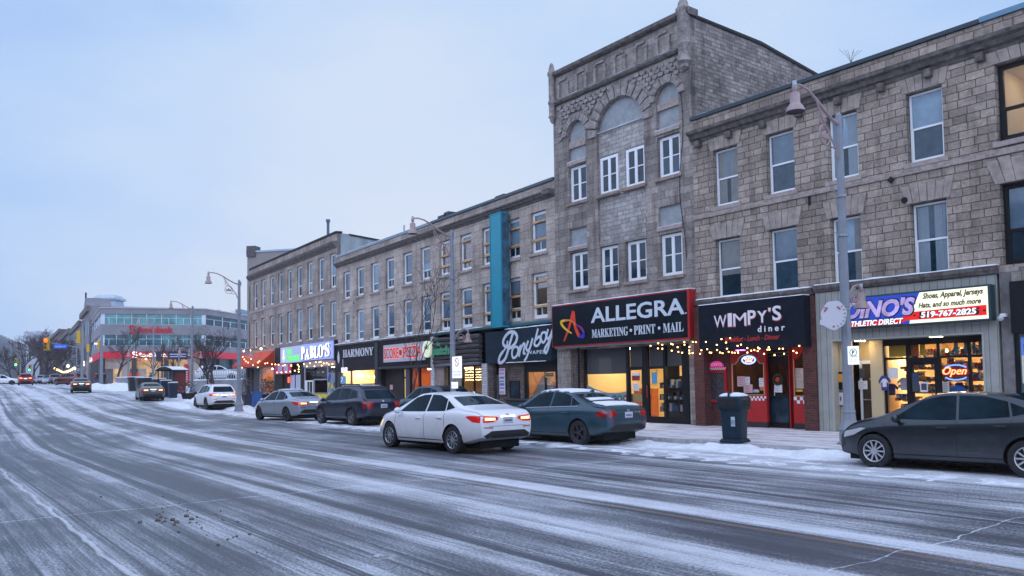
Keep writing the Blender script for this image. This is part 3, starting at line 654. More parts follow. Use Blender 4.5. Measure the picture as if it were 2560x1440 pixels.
# neon oval
def oval(u, z, a, b, n=26): return [(u+a*math.cos(2*math.pi*k/n), z+b*math.sin(2*math.pi*k/n)) for k in range(n+1)]
t = thing('neon_sign', BR, 'small oval red and blue neon sign in the diner window', 'neon sign'); uu, zz = FR.uz(1869.5, 900, -DB+.0)
stroke(t, 'blue_tube', oval(uu, zz, .26, .13), .028, DB+.05, emis('neon_blue', (.12, .25, 1), 7), .02); 
mb = MB(); mb.prism(oval(uu, zz, .23, .105)[:-1], DB+.052, DB+.056); mb.build('back_plate', mat('neon_back', (.05, .01, .03), .5, emit=(.6, .05, .3), es=.6), t)
text('PATIO', t, uu-.17, zz+.01, .34, .075, DB+.045, .01, emis('neon_pink', (1, .35, .25), 6)); text('OPEN', t, uu-.13, zz-.075, .26, .065, DB+.045, .01, emis('neon_pink', (1, .35, .25), 6))
t = thing('neon_sign', BR, 'glowing yellow oval sign in the right diner window', 'neon sign'); uu, zz = FR.uz(2018, 888, -DB)
stroke(t, 'yellow_tube', oval(uu, zz, .14, .17), .035, DB+.05, emis('neon_yel', (1, .75, .25), 5), .02); mb = MB(); mb.box(uu-.03, uu+.09, DB-.02, DB-.01, zz-.6, zz-.22); mb.build('red_tube', emis('neon_red', (1, .06, .04), 3), t)
# menu cabinet
a, b, c, d = FR.rc(-DB+.05, 1768, 918, 1820, 1006)
t = thing('menu_board', BR, 'red framed menu cabinet with dark board on brick beside diner window', 'menu board')
yb = DB-.12
framebars(t, 'frame', [(a, a+.07, c, d), (b-.07, b, c, d), (a+.07, b-.07, c, c+.08), (a+.07, b-.07, d-.2, d)], yb, DB-.03, mat('red_gloss', (.42, .01, .012), .35))
boxo(t, 'board', a+.07, b-.07, yb+.05, DB-.04, c+.08, d-.2, mat('menu_dark', (.05, .045, .05), .4, noise=(14, .9)))
checker(a, b, d-.02, d-.1, yb-.001, t); mb = MB(); mb.prism([(a+.14+(b-a-.28)*(.5-.5*math.cos(math.pi*k/10)), d+.2*math.sin(math.pi*k/10)) for k in range(11)], yb+.02, DB-.04); mb.build('lit_arch', mat('arch_glow', (.4, .03, .2), .4, emit=(1, .05, .35), es=.5), t)
text("WIMPY'S", t, a+.18, d+.04, b-a-.36, .09, yb+.018, .006, M_white)
# ---- fascia sign of the diner
a, b = .48, 4.50; c, d = 2.66, 4.22; yf = -.5
t = thing('diner_sign', BR, 'black canopy sign reading WIMPYS diner over the red diner front', 'sign')
Mblk = mat('black_awning', (.008, .011, .020), .6, spec=.12, noise=(5, .3), bump=(8, .15, .01))
mb = MB(); mb.box(a, b, yf, -.16, c, d); mb.build('canopy', Mblk, t, bevel=.01)
boxo(t, 'soffit_lamp', 1.9, 2.15, -.42, -.2, c-.03, c-.005, emis('uv_lamp', (.55, .15, 1), 6)); boxo(t, 'soffit_lamp', 3.55, 4.4, -.1, .2, 2.93, 2.96, emis('warm_soffit', (1, .5, .15), 1.6))
snowcap(t, a, b, yf, -.18, d+.002, .04)
Mlet = mat('white_letter', (.80, .78, .80), .5); Mpink = mat('letter_edge', (.55, .05, .08), .5)
xx = 1.15
for ch, wv, hv, dz in (('W', .42, .38, 0), ('I', .15, .42, .0), ('M', .42, .40, -.01), ('P', .26, .44, .01), ('Y', .30, .36, .05), ("'", .09, .13, .38), ('S', .27, .44, .08)):
    wv *= 1.27; hv *= 1.12; text(ch, t, xx-.015, 3.42+dz-.02, wv, hv, yf-.001, .012, Mpink, bold=0 if ch in 'WIM' else .022); text(ch, t, xx, 3.43+dz, wv-.03, hv-.03, yf-.014, .012, Mlet, bold=0 if ch in 'WIM' else .02); xx += wv+.03
text('d i n e r', t, 2.85, 3.18, .98, .20, yf-.001, .01, Mlet, bold=.02)
text('Breakfast - Lunch - Dinner', t, 1.55, 2.92, 2.1, .17, yf-.001, .008, mat('red_script', (.42, .02, .02), .5), bold=.02, shear=.3)
# ------------------------------------------------ athletic shop ground floor
Msid = mat('sage_siding', (.34, .345, .315), .65, noise=(2, .15))
us0, us1 = 4.625, 9.70
uo0, _, _, _ = 5.14, 0, 0, 0; uo1 = 9.30; zo = 2.78; RD = .55
wall('board_siding', BR, rect(us0, us1, .10, 4.28), [rect(uo0, uo1, .10-.0001+.0002, zo)], Msid, -.06, .3)
bt = MB()
k = us0+.12
while k < us1:
    if k < uo0-.05 or k > uo1+.03: bt.box(k, k+.012, -.064, -.06, .1, 4.27)
    else: bt.box(k, k+.012, -.064, -.06, zo+.06, 4.27)
    k += .205
bt.build('siding_grooves', mat('groove', (.13, .13, .12), .9), BR)
framebars(BR, 'opening_trim', [(uo0-.05, uo0, .1, zo+.05), (uo1, uo1+.05, .1, zo+.05), (uo0, uo1, zo, zo+.05)], -.085, -.06, mat('trim_sage', (.40, .40, .36), .6))
boxo(BR, 'soffit', uo0, uo1, -.05, RD+.3, zo, zo+.03, mat('soffit_sage', (.33, .30, .24), .7))
Mcream = mat('cream_panel', (.55, .44, .26), .6)
uw0 = FR.uz(2145, 950, -RD)[0]; uw1 = FR.uz(2211, 950, -RD)[0]; ue1 = FR.uz(2463, 900, -RD)[0]
# entry wall facing street, left of the door
boxo(BR, 'entry_wall', uo0, uw0-.02, RD-.3, RD-.2, .1, zo, Mcream)
ud1 = FR.uz(2188, 950, -RD-.15)[0]
dd = framebars(BR, 'door', [(uw0, uw0+.07, .12, 2.2), (ud1-.1, ud1, .12, 2.2), (uw0+.07, ud1-.1, 2.1, 2.2), (uw0+.07, ud1-.1, .12, .3)], RD+.1, RD+.16, M_white)
pane(dd, uw0+.07, ud1-.1, .3, 2.1, RD+.13, mat('door_glass', (.06, .045, .03), .1))
mb = MB(); mb.box(uw0+.1, ud1-.12, RD+.07, RD+.095, 1.02, 1.06); mb.build('push_bar', mat('chrome', (.6, .6, .6), .25, 1), dd)
text('CATCH-22', dd, uw0+.3, 1.62, .34, .06, RD+.12, .003, M_white)
boxo(BR, 'entry_panel', uw0-.02, ud1, RD+.17, RD+.2, .1, zo, Mcream); boxo(BR, 'entry_return', ud1, uw1+.02, RD-.1, RD+.2, .1, zo, Mcream)
boxo(BR, 'downlight', 5.75, 5.95, .1, .3, zo-.02, zo-.003, emis('downlight', (1, .74, .40), 60)); boxo(BR, 'downlight', 7.95, 8.25, -.02, .12, zo-.02, zo-.003, emis('downlight2', (1, .85, .65), 9))
# shop glazing
zt = 2.66; ztr = FR.uz(2240, 896, -RD)[1]
um = [FR.uz(x, 900, -RD)[0] for x in (2266, 2276, 2344, 2352, 2421, 2429)]
bars = [(uw1, uw1+.06, .1, zt), (um[0], um[1], .1, zt), (um[2], um[3], .1, zt), (um[4], um[5], .1, zt), (ue1-.01, ue1+.05, .1, zt), (uw1, ue1, zt-.06, zo), (uw1+.06, um[0], ztr-.04, ztr+.03), (um[3], um[4], ztr-.03, ztr+.03), (um[5], ue1, ztr-.03, ztr+.03), (um[1], um[2], ztr-.1, ztr-.0), (uw1, um[1], .1, .42), (um[3], ue1, .1, .42)]
framebars(BR, 'shop_window_frame', bars, RD-.04, RD+.04, M_black)
sd = framebars(BR, 'shop_door', [(um[1], um[1]+.09, .1, ztr-.1), (um[2]-.09, um[2], .1, ztr-.1), (um[1]+.09, um[2]-.09, ztr-.2, ztr-.1), (um[1]+.09, um[2]-.09, .1, .3)], RD-.02, RD+.03, M_black)
mb = MB(); mb.tube([(um[2]-.14, RD-.07, 1.0), (um[2]-.14, RD-.07, 1.3)], .015, 6); mb.build('handle', mat('chrome', (.6, .6, .6), .25, 1), sd)
pane(BR, uw1, ue1, .1, zt, RD)
room(BR, ud1+.02, 9.9, .11, 2.74, RD+.21, 5.4, mat('shop_cream', (.7, .52, .3), .7), ((1, .78, .46), 34, 4), name='shop_interior')
# merchandise on shelves and wall
def goods_mat(name, sc, seed, em=0.):
    m = bpy.data.materials.new(name); m.use_nodes = True; t = m.node_tree; b = t.nodes['Principled BSDF']; n = t.nodes.new; L = t.links.new
    tc = n('ShaderNodeTexCoord'); mpn = n('ShaderNodeMapping'); mpn.inputs['Location'].default_value = (seed, 0, seed); mpn.inputs['Scale'].default_value = (sc, sc, sc*1.3); L(tc.outputs['Object'], mpn.inputs[0])
    v = n('ShaderNodeTexVoronoi'); v.inputs['Scale'].default_value = 1; L(mpn.outputs[0], v.inputs['Vector']); s = n('ShaderNodeSeparateXYZ'); L(v.outputs['Color'], s.inputs[0])
    r = n('ShaderNodeValToRGB'); r.color_ramp.interpolation = 'CONSTANT'; e = r.color_ramp.elements; pal = [(.55, .40, .2), (.05, .05, .07), (.5, .05, .04), (.75, .72, .66), (.04, .09, .35), (.65, .42, .08), (.12, .1, .1), (.05, .3, .33), (.8, .7, .5)]
    e[0].color = (*pal[0], 1); e[1].position = .93; e[1].color = (*pal[-1], 1)
    for i, c in enumerate(pal[1:-1]): k = e.new((i+1)/9); k.color = (*c, 1)
    L(s.outputs[0], r.inputs[0]); L(r.outputs[0], b.inputs['Base Color']); b.inputs['Roughness'].default_value = .6; return m
Mg = [goods_mat('goods%d' % k, 7+3*k, k*3.3) for k in range(3)]
sh = MB(); gd = MB(); pr = random.Random(8)
st = thing('display_shelves', BR, 'packed display shelves of caps and souvenirs behind the athletic shop glass', 'shelves')
for row, zz in enumerate((.5, .85, 1.2, 1.55, 1.9, 2.25)):
    sh.box(uw1+.1, 9.25, RD+1.3, RD+1.6, zz, zz+.025)
    u = uw1+.12
    while u < 9.2:
        wv = pr.uniform(.06, .22); hv = pr.uniform(.1, .3); gd.mi = pr.randrange(3)
        if pr.random() < .95: gd.box(u, u+wv*.9, RD+1.32+pr.random()*.1, RD+1.56, zz+.026, zz+.026+hv)
        u += wv
sh.build('shelf_boards', mat('shelf_wood', (.45, .3, .15), .6), st)
tag(gd.build('merchandise', Mg, st), kind='stuff')
# near window display
nd = MB(); pr = random.Random(4)
for k in range(260):
    u = pr.uniform(uw1+.12, ue1-.1); z = pr.choice([.55, .8, 1.05, 1.35, 1.6, 1.9, 2.3])+pr.uniform(-.08, .08); wv = pr.uniform(.03, .09); nd.mi = pr.randrange(5)
    if um[1]-.02 < u < um[2]+.02 and pr.random() < .6: continue
    if k % 3 == 0: nd.ball((u, RD+.45+pr.random()*.3, z), wv*.9, 8, (1, .8, .7))
    else: nd.box(u-wv, u+wv, RD+.3+pr.random()*.4, RD+.72, z, z+wv*pr.uniform(.8, 2.4))
tt_ = thing('window_display', BR, 'hanging jerseys, pennants and trinkets close behind the athletic shop glass', 'display')
tag(nd.build('trinkets', Mg+[mat('blue_cloth', (.03, .08, .4), .6), mat('red_cloth', (.45, .03, .03), .6)], tt_), kind='stuff')
def cloth(parent, pts, y, m, th=.02): mb = MB(); mb.prism(pts, y, y+th); return mb.build('garment', m, parent)
jer = [(-.16, .0), (.16, .0), (.17, .32), (.26, .22), (.31, .30), (.15, .46), (.05, .48), (-.05, .48), (-.15, .46), (-.31, .30), (-.26, .22), (-.17, .32)]
for (px, py, m_, sc_) in ((2262, 962, mat('jersey_white', (.7, .7, .75), .7), .75), (2394, 985, mat('jersey_blue', (.02, .2, .65), .6), .8), (2228, 975, mat('jersey_navy', (.03, .04, .2), .6), .7), (2382, 930, mat('jersey_black', (.02, .02, .03), .6), .55)):
    uu, zz = FR.uz(px, py, -RD-.25); cloth(tt_, [(uu+a*sc_, zz+b*sc_-.15) for a, b in jer], RD+.25, m_)
t = thing('pennant_banner', BR, 'blue and white jersey hanging outside at the left shop window corner', 'jersey'); uu, zz = FR.uz(2212, 950, -RD+.1); cloth(t, [(uu+a*.6, zz+b*.9-.3) for a, b in jer], RD-.12, mat('jersey_navy', (.03, .04, .2), .6)); cloth(t, [(uu+a*.35, zz+b*.5-.2) for a, b in jer], RD-.125, mat('jersey_white', (.7, .7, .75), .7), .003)
t = thing('neon_open_sign', BR, 'glowing red script Open sign with blue arcs in the athletic shop window', 'neon sign'); uu, zz = FR.uz(2392, 931, -RD)
text('Open', t, uu-.33, zz-.12, .62, .27, RD-.07, .02, emis('neon_red2', (1, .16, .06), 6), shear=.35, bold=.005)
stroke(t, 'blue_arc', oval(uu, zz, .36, .2)[3:11], .035, RD-.05, emis('neon_blue2', (.1, .25, 1), 2.5)); stroke(t, 'blue_arc', oval(uu, zz, .36, .2)[16:24], .035, RD-.05, emis('neon_blue2', (.1, .25, 1), 2.5))
mb = MB(); mb.prism(oval(uu, zz, .36, .17)[:-1], RD-.045, RD-.04); mb.build('back_plate', mat('neon_red_back', (.08, .01, .01), .5), t)
G2 = 'notices on the athletic shop glass'
poster(BR, FR, -RD+.03, (2280, 933, 2298, 957), 'dark blue poster upper left on the glass shop door', mat('poster_navy', (.03, .05, .12), .5)); poster(BR, FR, -RD+.03, (2281, 957, 2299, 979), 'dark grey poster lower left on the glass shop door', mat('poster_char', (.05, .06, .07), .5))
poster(BR, FR, -RD+.03, (2300, 955, 2320, 980), 'white bordered photo poster in the middle of the glass shop door', Mpaper, lines=0)
poster(BR, FR, -RD+.036, (2303, 959, 2317, 975), 'dark photograph inside the white poster on the glass shop door', mat('poster_photo', (.08, .06, .12), .5))
poster(BR, FR, -RD+.03, (2356, 955, 2374, 980), 'grey notice left of the Open sign in the shop window', mat('poster_grey', (.4, .4, .38), .5), lines=5)
poster(BR, FR, -RD+.03, (2220, 920, 2246, 946), 'square white print with an orange figure in the left shop window', Mpaper)
for k, (x0, x1, m_) in enumerate(((2222, 2264, 'yellow'), (2274, 2298, 'orange'), (2299, 2314, 'yellow'), (2385, 2396, 'teal'), (2410, 2420, 'teal'), (2431, 2440, 'teal'), (2446, 2456, 'teal'))):
    poster(BR, FR, -RD-.06, (x0, 863-(x0-2222)*.06, x1, 892-(x0-2222)*.05), '%s flag %s in the transom of the athletic shop' % (m_, ('behind the left pane', 'over the door, left one', 'over the door, right one', 'right of the door, first', 'right of the door, second', 'in the last pane, left', 'in the last pane, right')[k]), mat('flag_'+m_, {'yellow': (.7, .42, .03), 'orange': (.6, .13, .03), 'teal': (.05, .14, .16)}[m_], .6), cat='flag')
t = thing('catch_board', BR, 'black noticeboard reading CATCH-22 with orange sheet at the beige entry', 'noticeboard'); a, b, c, d = FR.rc(-RD+.33, 2090, 930, 2114, 974)
mb = MB(); mb.box(a, b, RD-.36, RD-.31, c, d); mb.build('board', M_black, t); text('CATCH-22', t, a+.03, d-.12, b-a-.06, .06, RD-.361, .004, M_white); mb = MB(); mb.box(a+.03, b-.03, RD-.366, RD-.361, c+.22, c+.46); mb.build('orange_sheet', mat('orange_sheet', (.7, .3, .04), .5), t)
t = thing('framed_print', BR, 'small framed print under the black noticeboard at the beige entry', 'picture frame'); a, b, c, d = FR.rc(-RD+.33, 2091, 978, 2115, 1017)
mb = MB(); mb.box(a, b, RD-.35, RD-.31, c, d); mb.build('frame', mat('wood_frame', (.12, .08, .06), .5), t); mb = MB(); mb.box(a+.04, b-.04, RD-.354, RD-.35, c+.05, d-.04); mb.build('mat_board', mat('matboard', (.62, .6, .6), .6), t); mb = MB(); mb.box(a+.12, b-.12, RD-.357, RD-.354, c+.18, d-.16); mb.build('image', mat('print_photo', (.1, .09, .14), .5), t)
poster(BR, FR, -RD-.08, (2146, 952, 2169, 973), 'white notice on the white framed entry door', lines=3)
poster(BR, FR, -RD-.08, (2148, 921, 2162, 945), 'dark notice above the white one on the entry door', mat('poster_char', (.05, .06, .07), .5))
# illuminated sign box
t = thing('shop_sign', BR, 'lit sign box reading DINOS ATHLETIC DIRECT with phone number 519-767-2825', 'sign')
a, b = 5.62, 9.66; c, d = 3.10, 4.02; y0 = -.36
mb = MB(); mb.box(a, b, y0+.0, -.07, c, d); mb.build('housing', mat('sign_housing', (.02, .05, .06), .5), t, bevel=.01)
def lit(name, col, st): return mat(name, col, .35, emit=col, es=st)
um_ = 7.62
def pl(name, pts, m_, yy=0.003): mb = MB(); mb.prism(pts, y0-yy, y0); return mb.build(name, m_, t)
pl('blue_panel', [(a+.05, c+.05), (um_+.2, c+.05), (um_+.45, d-.05), (a+.05, d-.05)], lit('sign_blue', (.02, .06, .42), .5))
pl('white_panel', [(um_-.02, c+.05), (b-.06, c+.05), (b-.06, d-.05), (um_+.28, d-.05), (um_+.05, c+.36)], lit('sign_cream', (.9, .85, .6), .75), .006)
pl('red_stripe', [(a+.05, c+.05), (um_-.3, c+.05), (um_-.1, c+.14), (b-.1, c+.14), (b-.1, c+.40), (um_+.02, c+.36), (um_-.25, c+.22), (a+.05, c+.16)], lit('sign_red', (.75, .015, .012), .6), .009)
Mst = mat('steel_letter', (.5, .36, .62), .3, emit=(.5, .38, .72), es=.35, noise=(2.2, .75)); Mol = mat('outline_dark', (.01, .01, .03), .4)
text("DINO'S", t, 5.70, c+.25, 2.12, .56, y0-.010, .006, Mol, bold=.07, shear=.25); text("DINO'S", t, 5.73, c+.28, 2.05, .50, y0-.017, .006, Mst, bold=.045, shear=.25)
text('ATHLETIC DIRECT', t, 5.75, c+.04, 1.72, .20, y0-.024, .006, Mol, bold=.06, shear=.25); text('ATHLETIC DIRECT', t, 5.77, c+.06, 1.68, .16, y0-.031, .006, lit('sign_white', (.85, .85, .85), .8), bold=.03, shear=.25)
Mtd = mat('sign_text_olive', (.10, .09, .02), .5)
text('Shoes, Apparel, Jerseys', t, 7.98, d-.28, 1.52, .20, y0-.007, .004, Mtd, bold=.035, shear=.3); text('Hats, and so much more', t, 7.86, d-.50, 1.58, .17, y0-.007, .004, Mtd, bold=.035, shear=.3)
text('· 519-767-2825 ·', t, 7.72, c+.16, 1.82, .20, y0-.010, .004, Mol, bold=.06, shear=.1); text('519-767-2825', t, 7.92, c+.18, 1.40, .165, y0-.016, .006, lit('sign_white', (.85, .85, .85), .8), bold=.035, shear=.1)
t = thing('security_camera', BR, 'small white dome camera beside the end of the lit sports sign', 'camera'); mb = MB(); mb.box(9.80, 9.92, -.22, -.02, 3.18, 3.26); mb.build('bracket', M_white, t); mb = MB(); mb.ball((9.84, -.27, 3.14), .075, 12); mb.build('dome', mat('cam_dome', (.5, .5, .52), .3), t, smooth=True)
# ------------------------------------------------ far right black shop
boxo(BR, 'stone_pilaster', 9.76, 10.02, -.05, .3, .1, 4.30, mat('grey_pilaster', (.16, .15, .15), .8, noise=(4, .4)))
wall('stone_course', BR, rect(9.75, RU, 4.05, 4.42), [], M_stoneT, 0, .2)
boxo(BR, 'black_fascia', 10.02, RU, -.15, .2, 2.75, 4.05, M_black); framebars(BR, 'shop_window_frame', [(10.02, 10.1, .1, 2.74), (12.2, 12.3, .1, 2.74), (10.1, 12.2, .1, .4)], 0, .1, M_black)
pane(BR, 10.1, 12.2, .4, 2.74, .05); room(BR, 10.05, 14.9, .11, 2.74, .12, 3.5, mat('cool_wall', (.3, .4, .45), .7), ((.7, .85, 1), 4, 2))
t = thing('window_poster', BR, 'blue and cream poster at the right edge of the picture', 'poster'); mb = MB(); mb.box(10.16, 11.0, .03, .04, 1.5, 2.65); mb.build('sheet', mat('poster_cream', (.62, .62, .5), .5, emit=(.5, .55, .5), es=.12), t); mb = MB(); mb.box(10.16, 11.0, .025, .03, 2.2, 2.65); mb.build('blue_field', mat('poster_blue', (.12, .22, .6), .5, emit=(.1, .2, .7), es=.3), t); text('PREMIER', t, 10.22, 2.28, .7, .2, .024, .003, mat('navy_print', (.02, .03, .12), .5), bold=.03)
text('CUTS', t, 10.22, 1.98, .5, .16, .03, .003, mat('navy_print', (.02, .03, .12), .5))
# ============================================================ TALL TOWER-LIKE BUILDING (print shop)
BT = bld('stone_building', FT, 'tall grey stone building with arched blind windows above the print shop')
W = 7.545; ZT = 14.75
tc_ = [(.95, 2.0), (2.72, 3.73), (4.16, 5.2), (5.91, 6.95)]
tr = [(9.15, 10.65), (5.5, 7.03)]
big = [(2.66, 7.15), (5.24, 7.15)]+[(3.95+1.29*math.cos(math.pi*k/16), 11.52+1.27*math.sin(math.pi*k/16)) for k in range(17)]
a1 = [(.93, 10.84), (2.0, 10.84)]+[(1.465+.535*math.cos(math.pi*k/12), 11.99+.54*math.sin(math.pi*k/12)) for k in range(13)]
a2 = [(5.88, 10.90), (6.96, 10.90)]+[(6.42+.54*math.cos(math.pi*k/12), 12.04+.54*math.sin(math.pi*k/12)) for k in range(13)]
H = []
def o_(a, b, c, d): return rect(a-.02, b+.02, c-.02, d+.02)
small = [o_(*tc_[0], *tr[0]), o_(*tc_[3], *tr[0]), o_(*tc_[0], *tr[1]), o_(*tc_[3], *tr[1]), rect(.92, 1.98, 7.27, 8.05), rect(5.87, 6.97, 7.31, 8.07)]
botw = [o_(*tc_[1], *tr[1]), o_(*tc_[2], *tr[1])]
botw = [rect(2.70, 3.75, 5.48, 7.149), rect(4.14, 5.22, 5.48, 7.149)]
big2 = [(2.66, 7.06), (5.24, 7.06)]+big[2:]
botw = [rect(2.70, 3.75, 5.48, 7.05), rect(4.14, 5.22, 5.48, 7.05)]
wall('stone_wall', BT, rect(0, W, 3.0, ZT), [big2, a1, a2]+small+botw, M_stoneT, 0, .3)
wall('infill_stone', BT, [(2.66, 7.06), (5.24, 7.06), (5.24, 11.66), (2.66, 11.66)], [o_(*tc_[1], *tr[0]), o_(*tc_[2], *tr[0])], M_stoneTn, .11, .25, back=True)
Mpan = mat('blue_grey_panel', (.29, .31, .325), .75, noise=(3, .22), bump=(30, .3, .01))
wall('blind_panel', BT, [(2.66, 11.66), (5.24, 11.66)]+big[2:], [], Mpan, .14, .05)
wall('blind_panel', BT, a1, [], Mpan, .14, .05); wall('blind_panel', BT, a2, [], Mpan, .14, .05)
wall('blind_panel', BT, rect(.92, 1.98, 7.27, 8.05), [], Mpan, .1, .05); wall('blind_panel', BT, rect(5.87, 6.97, 7.31, 8.07), [], Mpan, .1, .05)
boxo(BT, 'transom_stone', .93, 2.0, .05, .13, 11.45, 11.76, M_trim); boxo(BT, 'transom_stone', 5.88, 6.96, .05, .13, 11.68, 11.94, M_trim)
for i, (a, b) in enumerate(tc_):
    for j, (c, d) in enumerate(tr): window(BT, a, c, b-a, d-c, 'case', .12, sill=False); boxo(BT, 'sill', a-.12, b+.12, -.09, .1, c-.14, c-.022, mat('rust_sill', (.28, .215, .18), .9, noise=(6, .5)), .01)
for (a, b, z) in ((.88, 2.05, 10.70), (5.82, 7.02, 10.76), (.86, 2.04, 7.12), (5.82, 7.02, 7.16)): boxo(BT, 'lintel', a, b, -.07, .12, z, z+.15, M_sill, .01); snowcap(BT, a+.03, b-.03, -.06, .08, z+.152, .03)
snowcap(BT, 2.7, 5.2, .02, .12, 11.66, .03)
# archivolts of rock-faced blocks
def archv(cx, cz, r0, r1, n, z0=None):
    mb = MB(); pr = random.Random(int(cx*10))
    for k in range(n):
        a0 = math.pi*k/n+.02; a1_ = math.pi*(k+1)/n-.02; o = -.05-.05*pr.random()
        mb.prism([(cx+r0*math.cos(a0), cz+r0*math.sin(a0)), (cx+r1*math.cos(a0), cz+r1*math.sin(a0)), (cx+r1*math.cos(a1_), cz+r1*math.sin(a1_)), (cx+r0*math.cos(a1_), cz+r0*math.sin(a1_))], o, .02)
    mb.build('archivolt', M_trimT, BT)
M_trimT = mat('tower_trim', (.27, .235, .22), .95, noise=(5, .55), bump=(16, .9, .04))
archv(3.95, 11.52, 1.30, 1.78, 13); archv(1.465, 11.99, .56, .86, 8); archv(6.42, 12.04, .56, .86, 8)
# fish-scale stonework between the arches and the string course
fs = MB(); pr = random.Random(11)
def inarch(u, z):
    for cx, cz, r in ((3.95, 11.52, 1.86), (1.465, 11.99, .93), (6.42, 12.04, .93)):
        if (u-cx)**2+(max(0, z-cz))**2 < r*r and z > cz-.4 or (abs(u-cx) < r and z < cz): return True
    return False
rowi = 0; z = 11.95
while z < 13.42:
    u = .35+(.15 if rowi % 2 else 0)
    while u < 7.2:
        if not inarch(u+.1, z+.08): 
            fs.prism([(u+.01, z+.02), (u+.09, z-.03), (u+.20, z-.03), (u+.27, z+.02), (u+.27, z+.11), (u+.01, z+.13)], -.04-.06*pr.random(), .01)
        u += .3
    z += .165; rowi += 1
tag(fs.build('scale_stonework', M_trimT, BT), kind='stuff')
band(BT, 'string_course', .2, W-.15, [(.02, 13.50), (-.10, 13.52), (-.16, 13.60), (-.12, 13.68), (.02, 13.72)], M_cornice)
snowcap(BT, .5, 7.1, -.11, 0, 13.70, .025)
pm = MB(); k = 0; u = .38
while u < 7.1:
    st_ = (k % 2)
    pm.box(u, u+.13, -.08, .0, 13.74, 14.42-.12*st_); pm.box(u-.02, u+.15, -.1, .0, 14.38-.12*st_, 14.46-.12*st_)
    if k % 2 == 0: pm.box(u+.13, u+.55, -.06, 0, 14.46, 14.54)
    u += .56; k += 1
pm.build('parapet_piers', M_trimT, BT)
band(BT, 'coping', -.06, W+.08, [(.4, 14.74), (-.1, 14.74), (-.20, 14.80), (-.22, 14.93), (-.1, 15.0), (.4, 15.0)], M_cornice)
for (u, r, zt_) in ((.06, .14, 15.18), (7.36, .21, 15.1)):
    mb = MB(); mb.lathe([(.02, 12.75), (r*.7, 12.85), (r*.75, 12.95), (r*1.25, 13.05), (r, 13.12), (r, 13.55), (r*1.25, 13.62), (r*1.25, 13.7), (r, 13.76), (r, 14.78), (r*1.3, 14.86), (r*1.3, 14.98), (r*1.0, 15.05), (r*.85, 15.2), (r*.5, 15.36), (.02, 15.42)], (u, -.10, 0), 16); mb.build('corner_turret', M_trimT, BT, smooth=True)
# side wall seen above the lower roof
mb = MB(); mb.poly([(W, .02, 3), (W, 9.5, 3), (W, 9.5, 14.2), (W, 4.2, 14.72), (W, .02, 14.76)]); mb.build('side_wall', M_stoneTs, BT)
mb = MB(); mb.quad((W-.3, .3, 14.74), (W+.06, .0, 14.80), (W+.06, 4.2, 14.80), (W-.3, 4.2, 14.75)); mb.quad((W-.3, 4.2, 14.75), (W+.06, 4.2, 14.80), (W+.06, 9.5, 14.26), (W-.3, 9.5, 14.2)); mb.quad((W+.06, 0, 14.70), (W+.06, 4.2, 14.68), (W+.06, 4.2, 14.80), (W+.06, 0, 14.80)); mb.quad((W+.06, 4.2, 14.68), (W+.06, 9.5, 14.14), (W+.06, 9.5, 14.26), (W+.06, 4.2, 14.80)); mb.build('side_coping', M_dark, BT)
mb = MB(); mb.quad((0, .02, 3), (0, 9.5, 3), (0, 9.5, 14.2), (0, .02, 14.76)); mb.quad((0, 9.5, 3), (W, 9.5, 3), (W, 9.5, 14.2), (0, 9.5, 14.2)); mb.quad((0, .4, 14.5), (W, .4, 14.5), (W, 9.5, 14.1), (0, 9.5, 14.1)); mb.build('rear_walls', M_stoneTs, BT)
# loose cable down the front
mb = MB(); mb.tube([(7.05+.12*math.sin(k*.8), -.03, 12.2-k*.62) for k in range(11)], .012, 5); mb.build('cable', M_black, BT)
# ---- print shop front
uP0, uP1 = .04, 1.30
boxo(BT, 'stone_pier', .02, .85, -.02, .6, .1, 3.1, M_stoneT); boxo(BT, 'brick_pier', .85, 1.34, .12, .6, .1, 3.1, M_brickgrey)
mb = MB(); mb.tube([(1.34, .0, .1), (1.34, .0, 3.1)], .05, 8); mb.build('drain_pipe', M_black, BT)
mb = MB(); mb.box(7.20, 7.54, -.06, .5, .1, 3.1); mb.build('stone_pier', M_stoneT, BT)
GT = .32
def UT(x, y=950): return FT.uz(x, y, -GT)[0]
x = [UT(v) for v in (1466, 1568, 1574, 1609, 1623, 1661, 1667, 1708, 1727)]
zb0 = .34; ztop = 3.08; zm = FT.uz(1590, 921, -GT)[1]; zroll = FT.uz(1510, 935, -GT)[1]
bars = [(1.38, x[0], .1, ztop), (x[1], x[2], .1, ztop), (x[3], x[4], .1, ztop), (x[5], x[6], .1, ztop), (x[7], x[8]-.05, .1, ztop), (x[2], x[3], zm-.06, zm+.06), (x[4], x[5], zm-.04, zm+.05), (x[0], x[1], .1, zb0), (x[4], x[7], .1, zb0), (x[0], x[8], ztop-.05, ztop)]
framebars(BT, 'shop_window_frame', bars, GT-.06, GT+.05, M_black)
Mroll = mat('grey_roller', (.13, .125, .13), .8)
boxo(BT, 'roller_blind', x[0], x[1], GT+.06, GT+.07, zroll, ztop, Mroll); boxo(BT, 'roller_blind', x[2], x[3], GT+.06, GT+.07, zm+.06, ztop, Mroll); boxo(BT, 'roller_blind', x[4], x[7], GT+.06, GT+.07, zm+.05, ztop, Mroll)
pane(BT, x[0], x[7], zb0, ztop, GT)
Myel = mat('ochre_wall', (.86, .70, .42), .8)
room(BT, 1.4, 7.4, .11, 3.05, GT+.12, 4.6, Myel, ((1, .80, .46), 26, 3))
sd = framebars(BT, 'shop_door', [(x[2], x[2]+.05, .12, zm-.06), (x[3]-.07, x[3], .12, zm-.06), (x[2]+.05, x[3]-.07, .12, .3)], GT-.03, GT+.03, M_black)
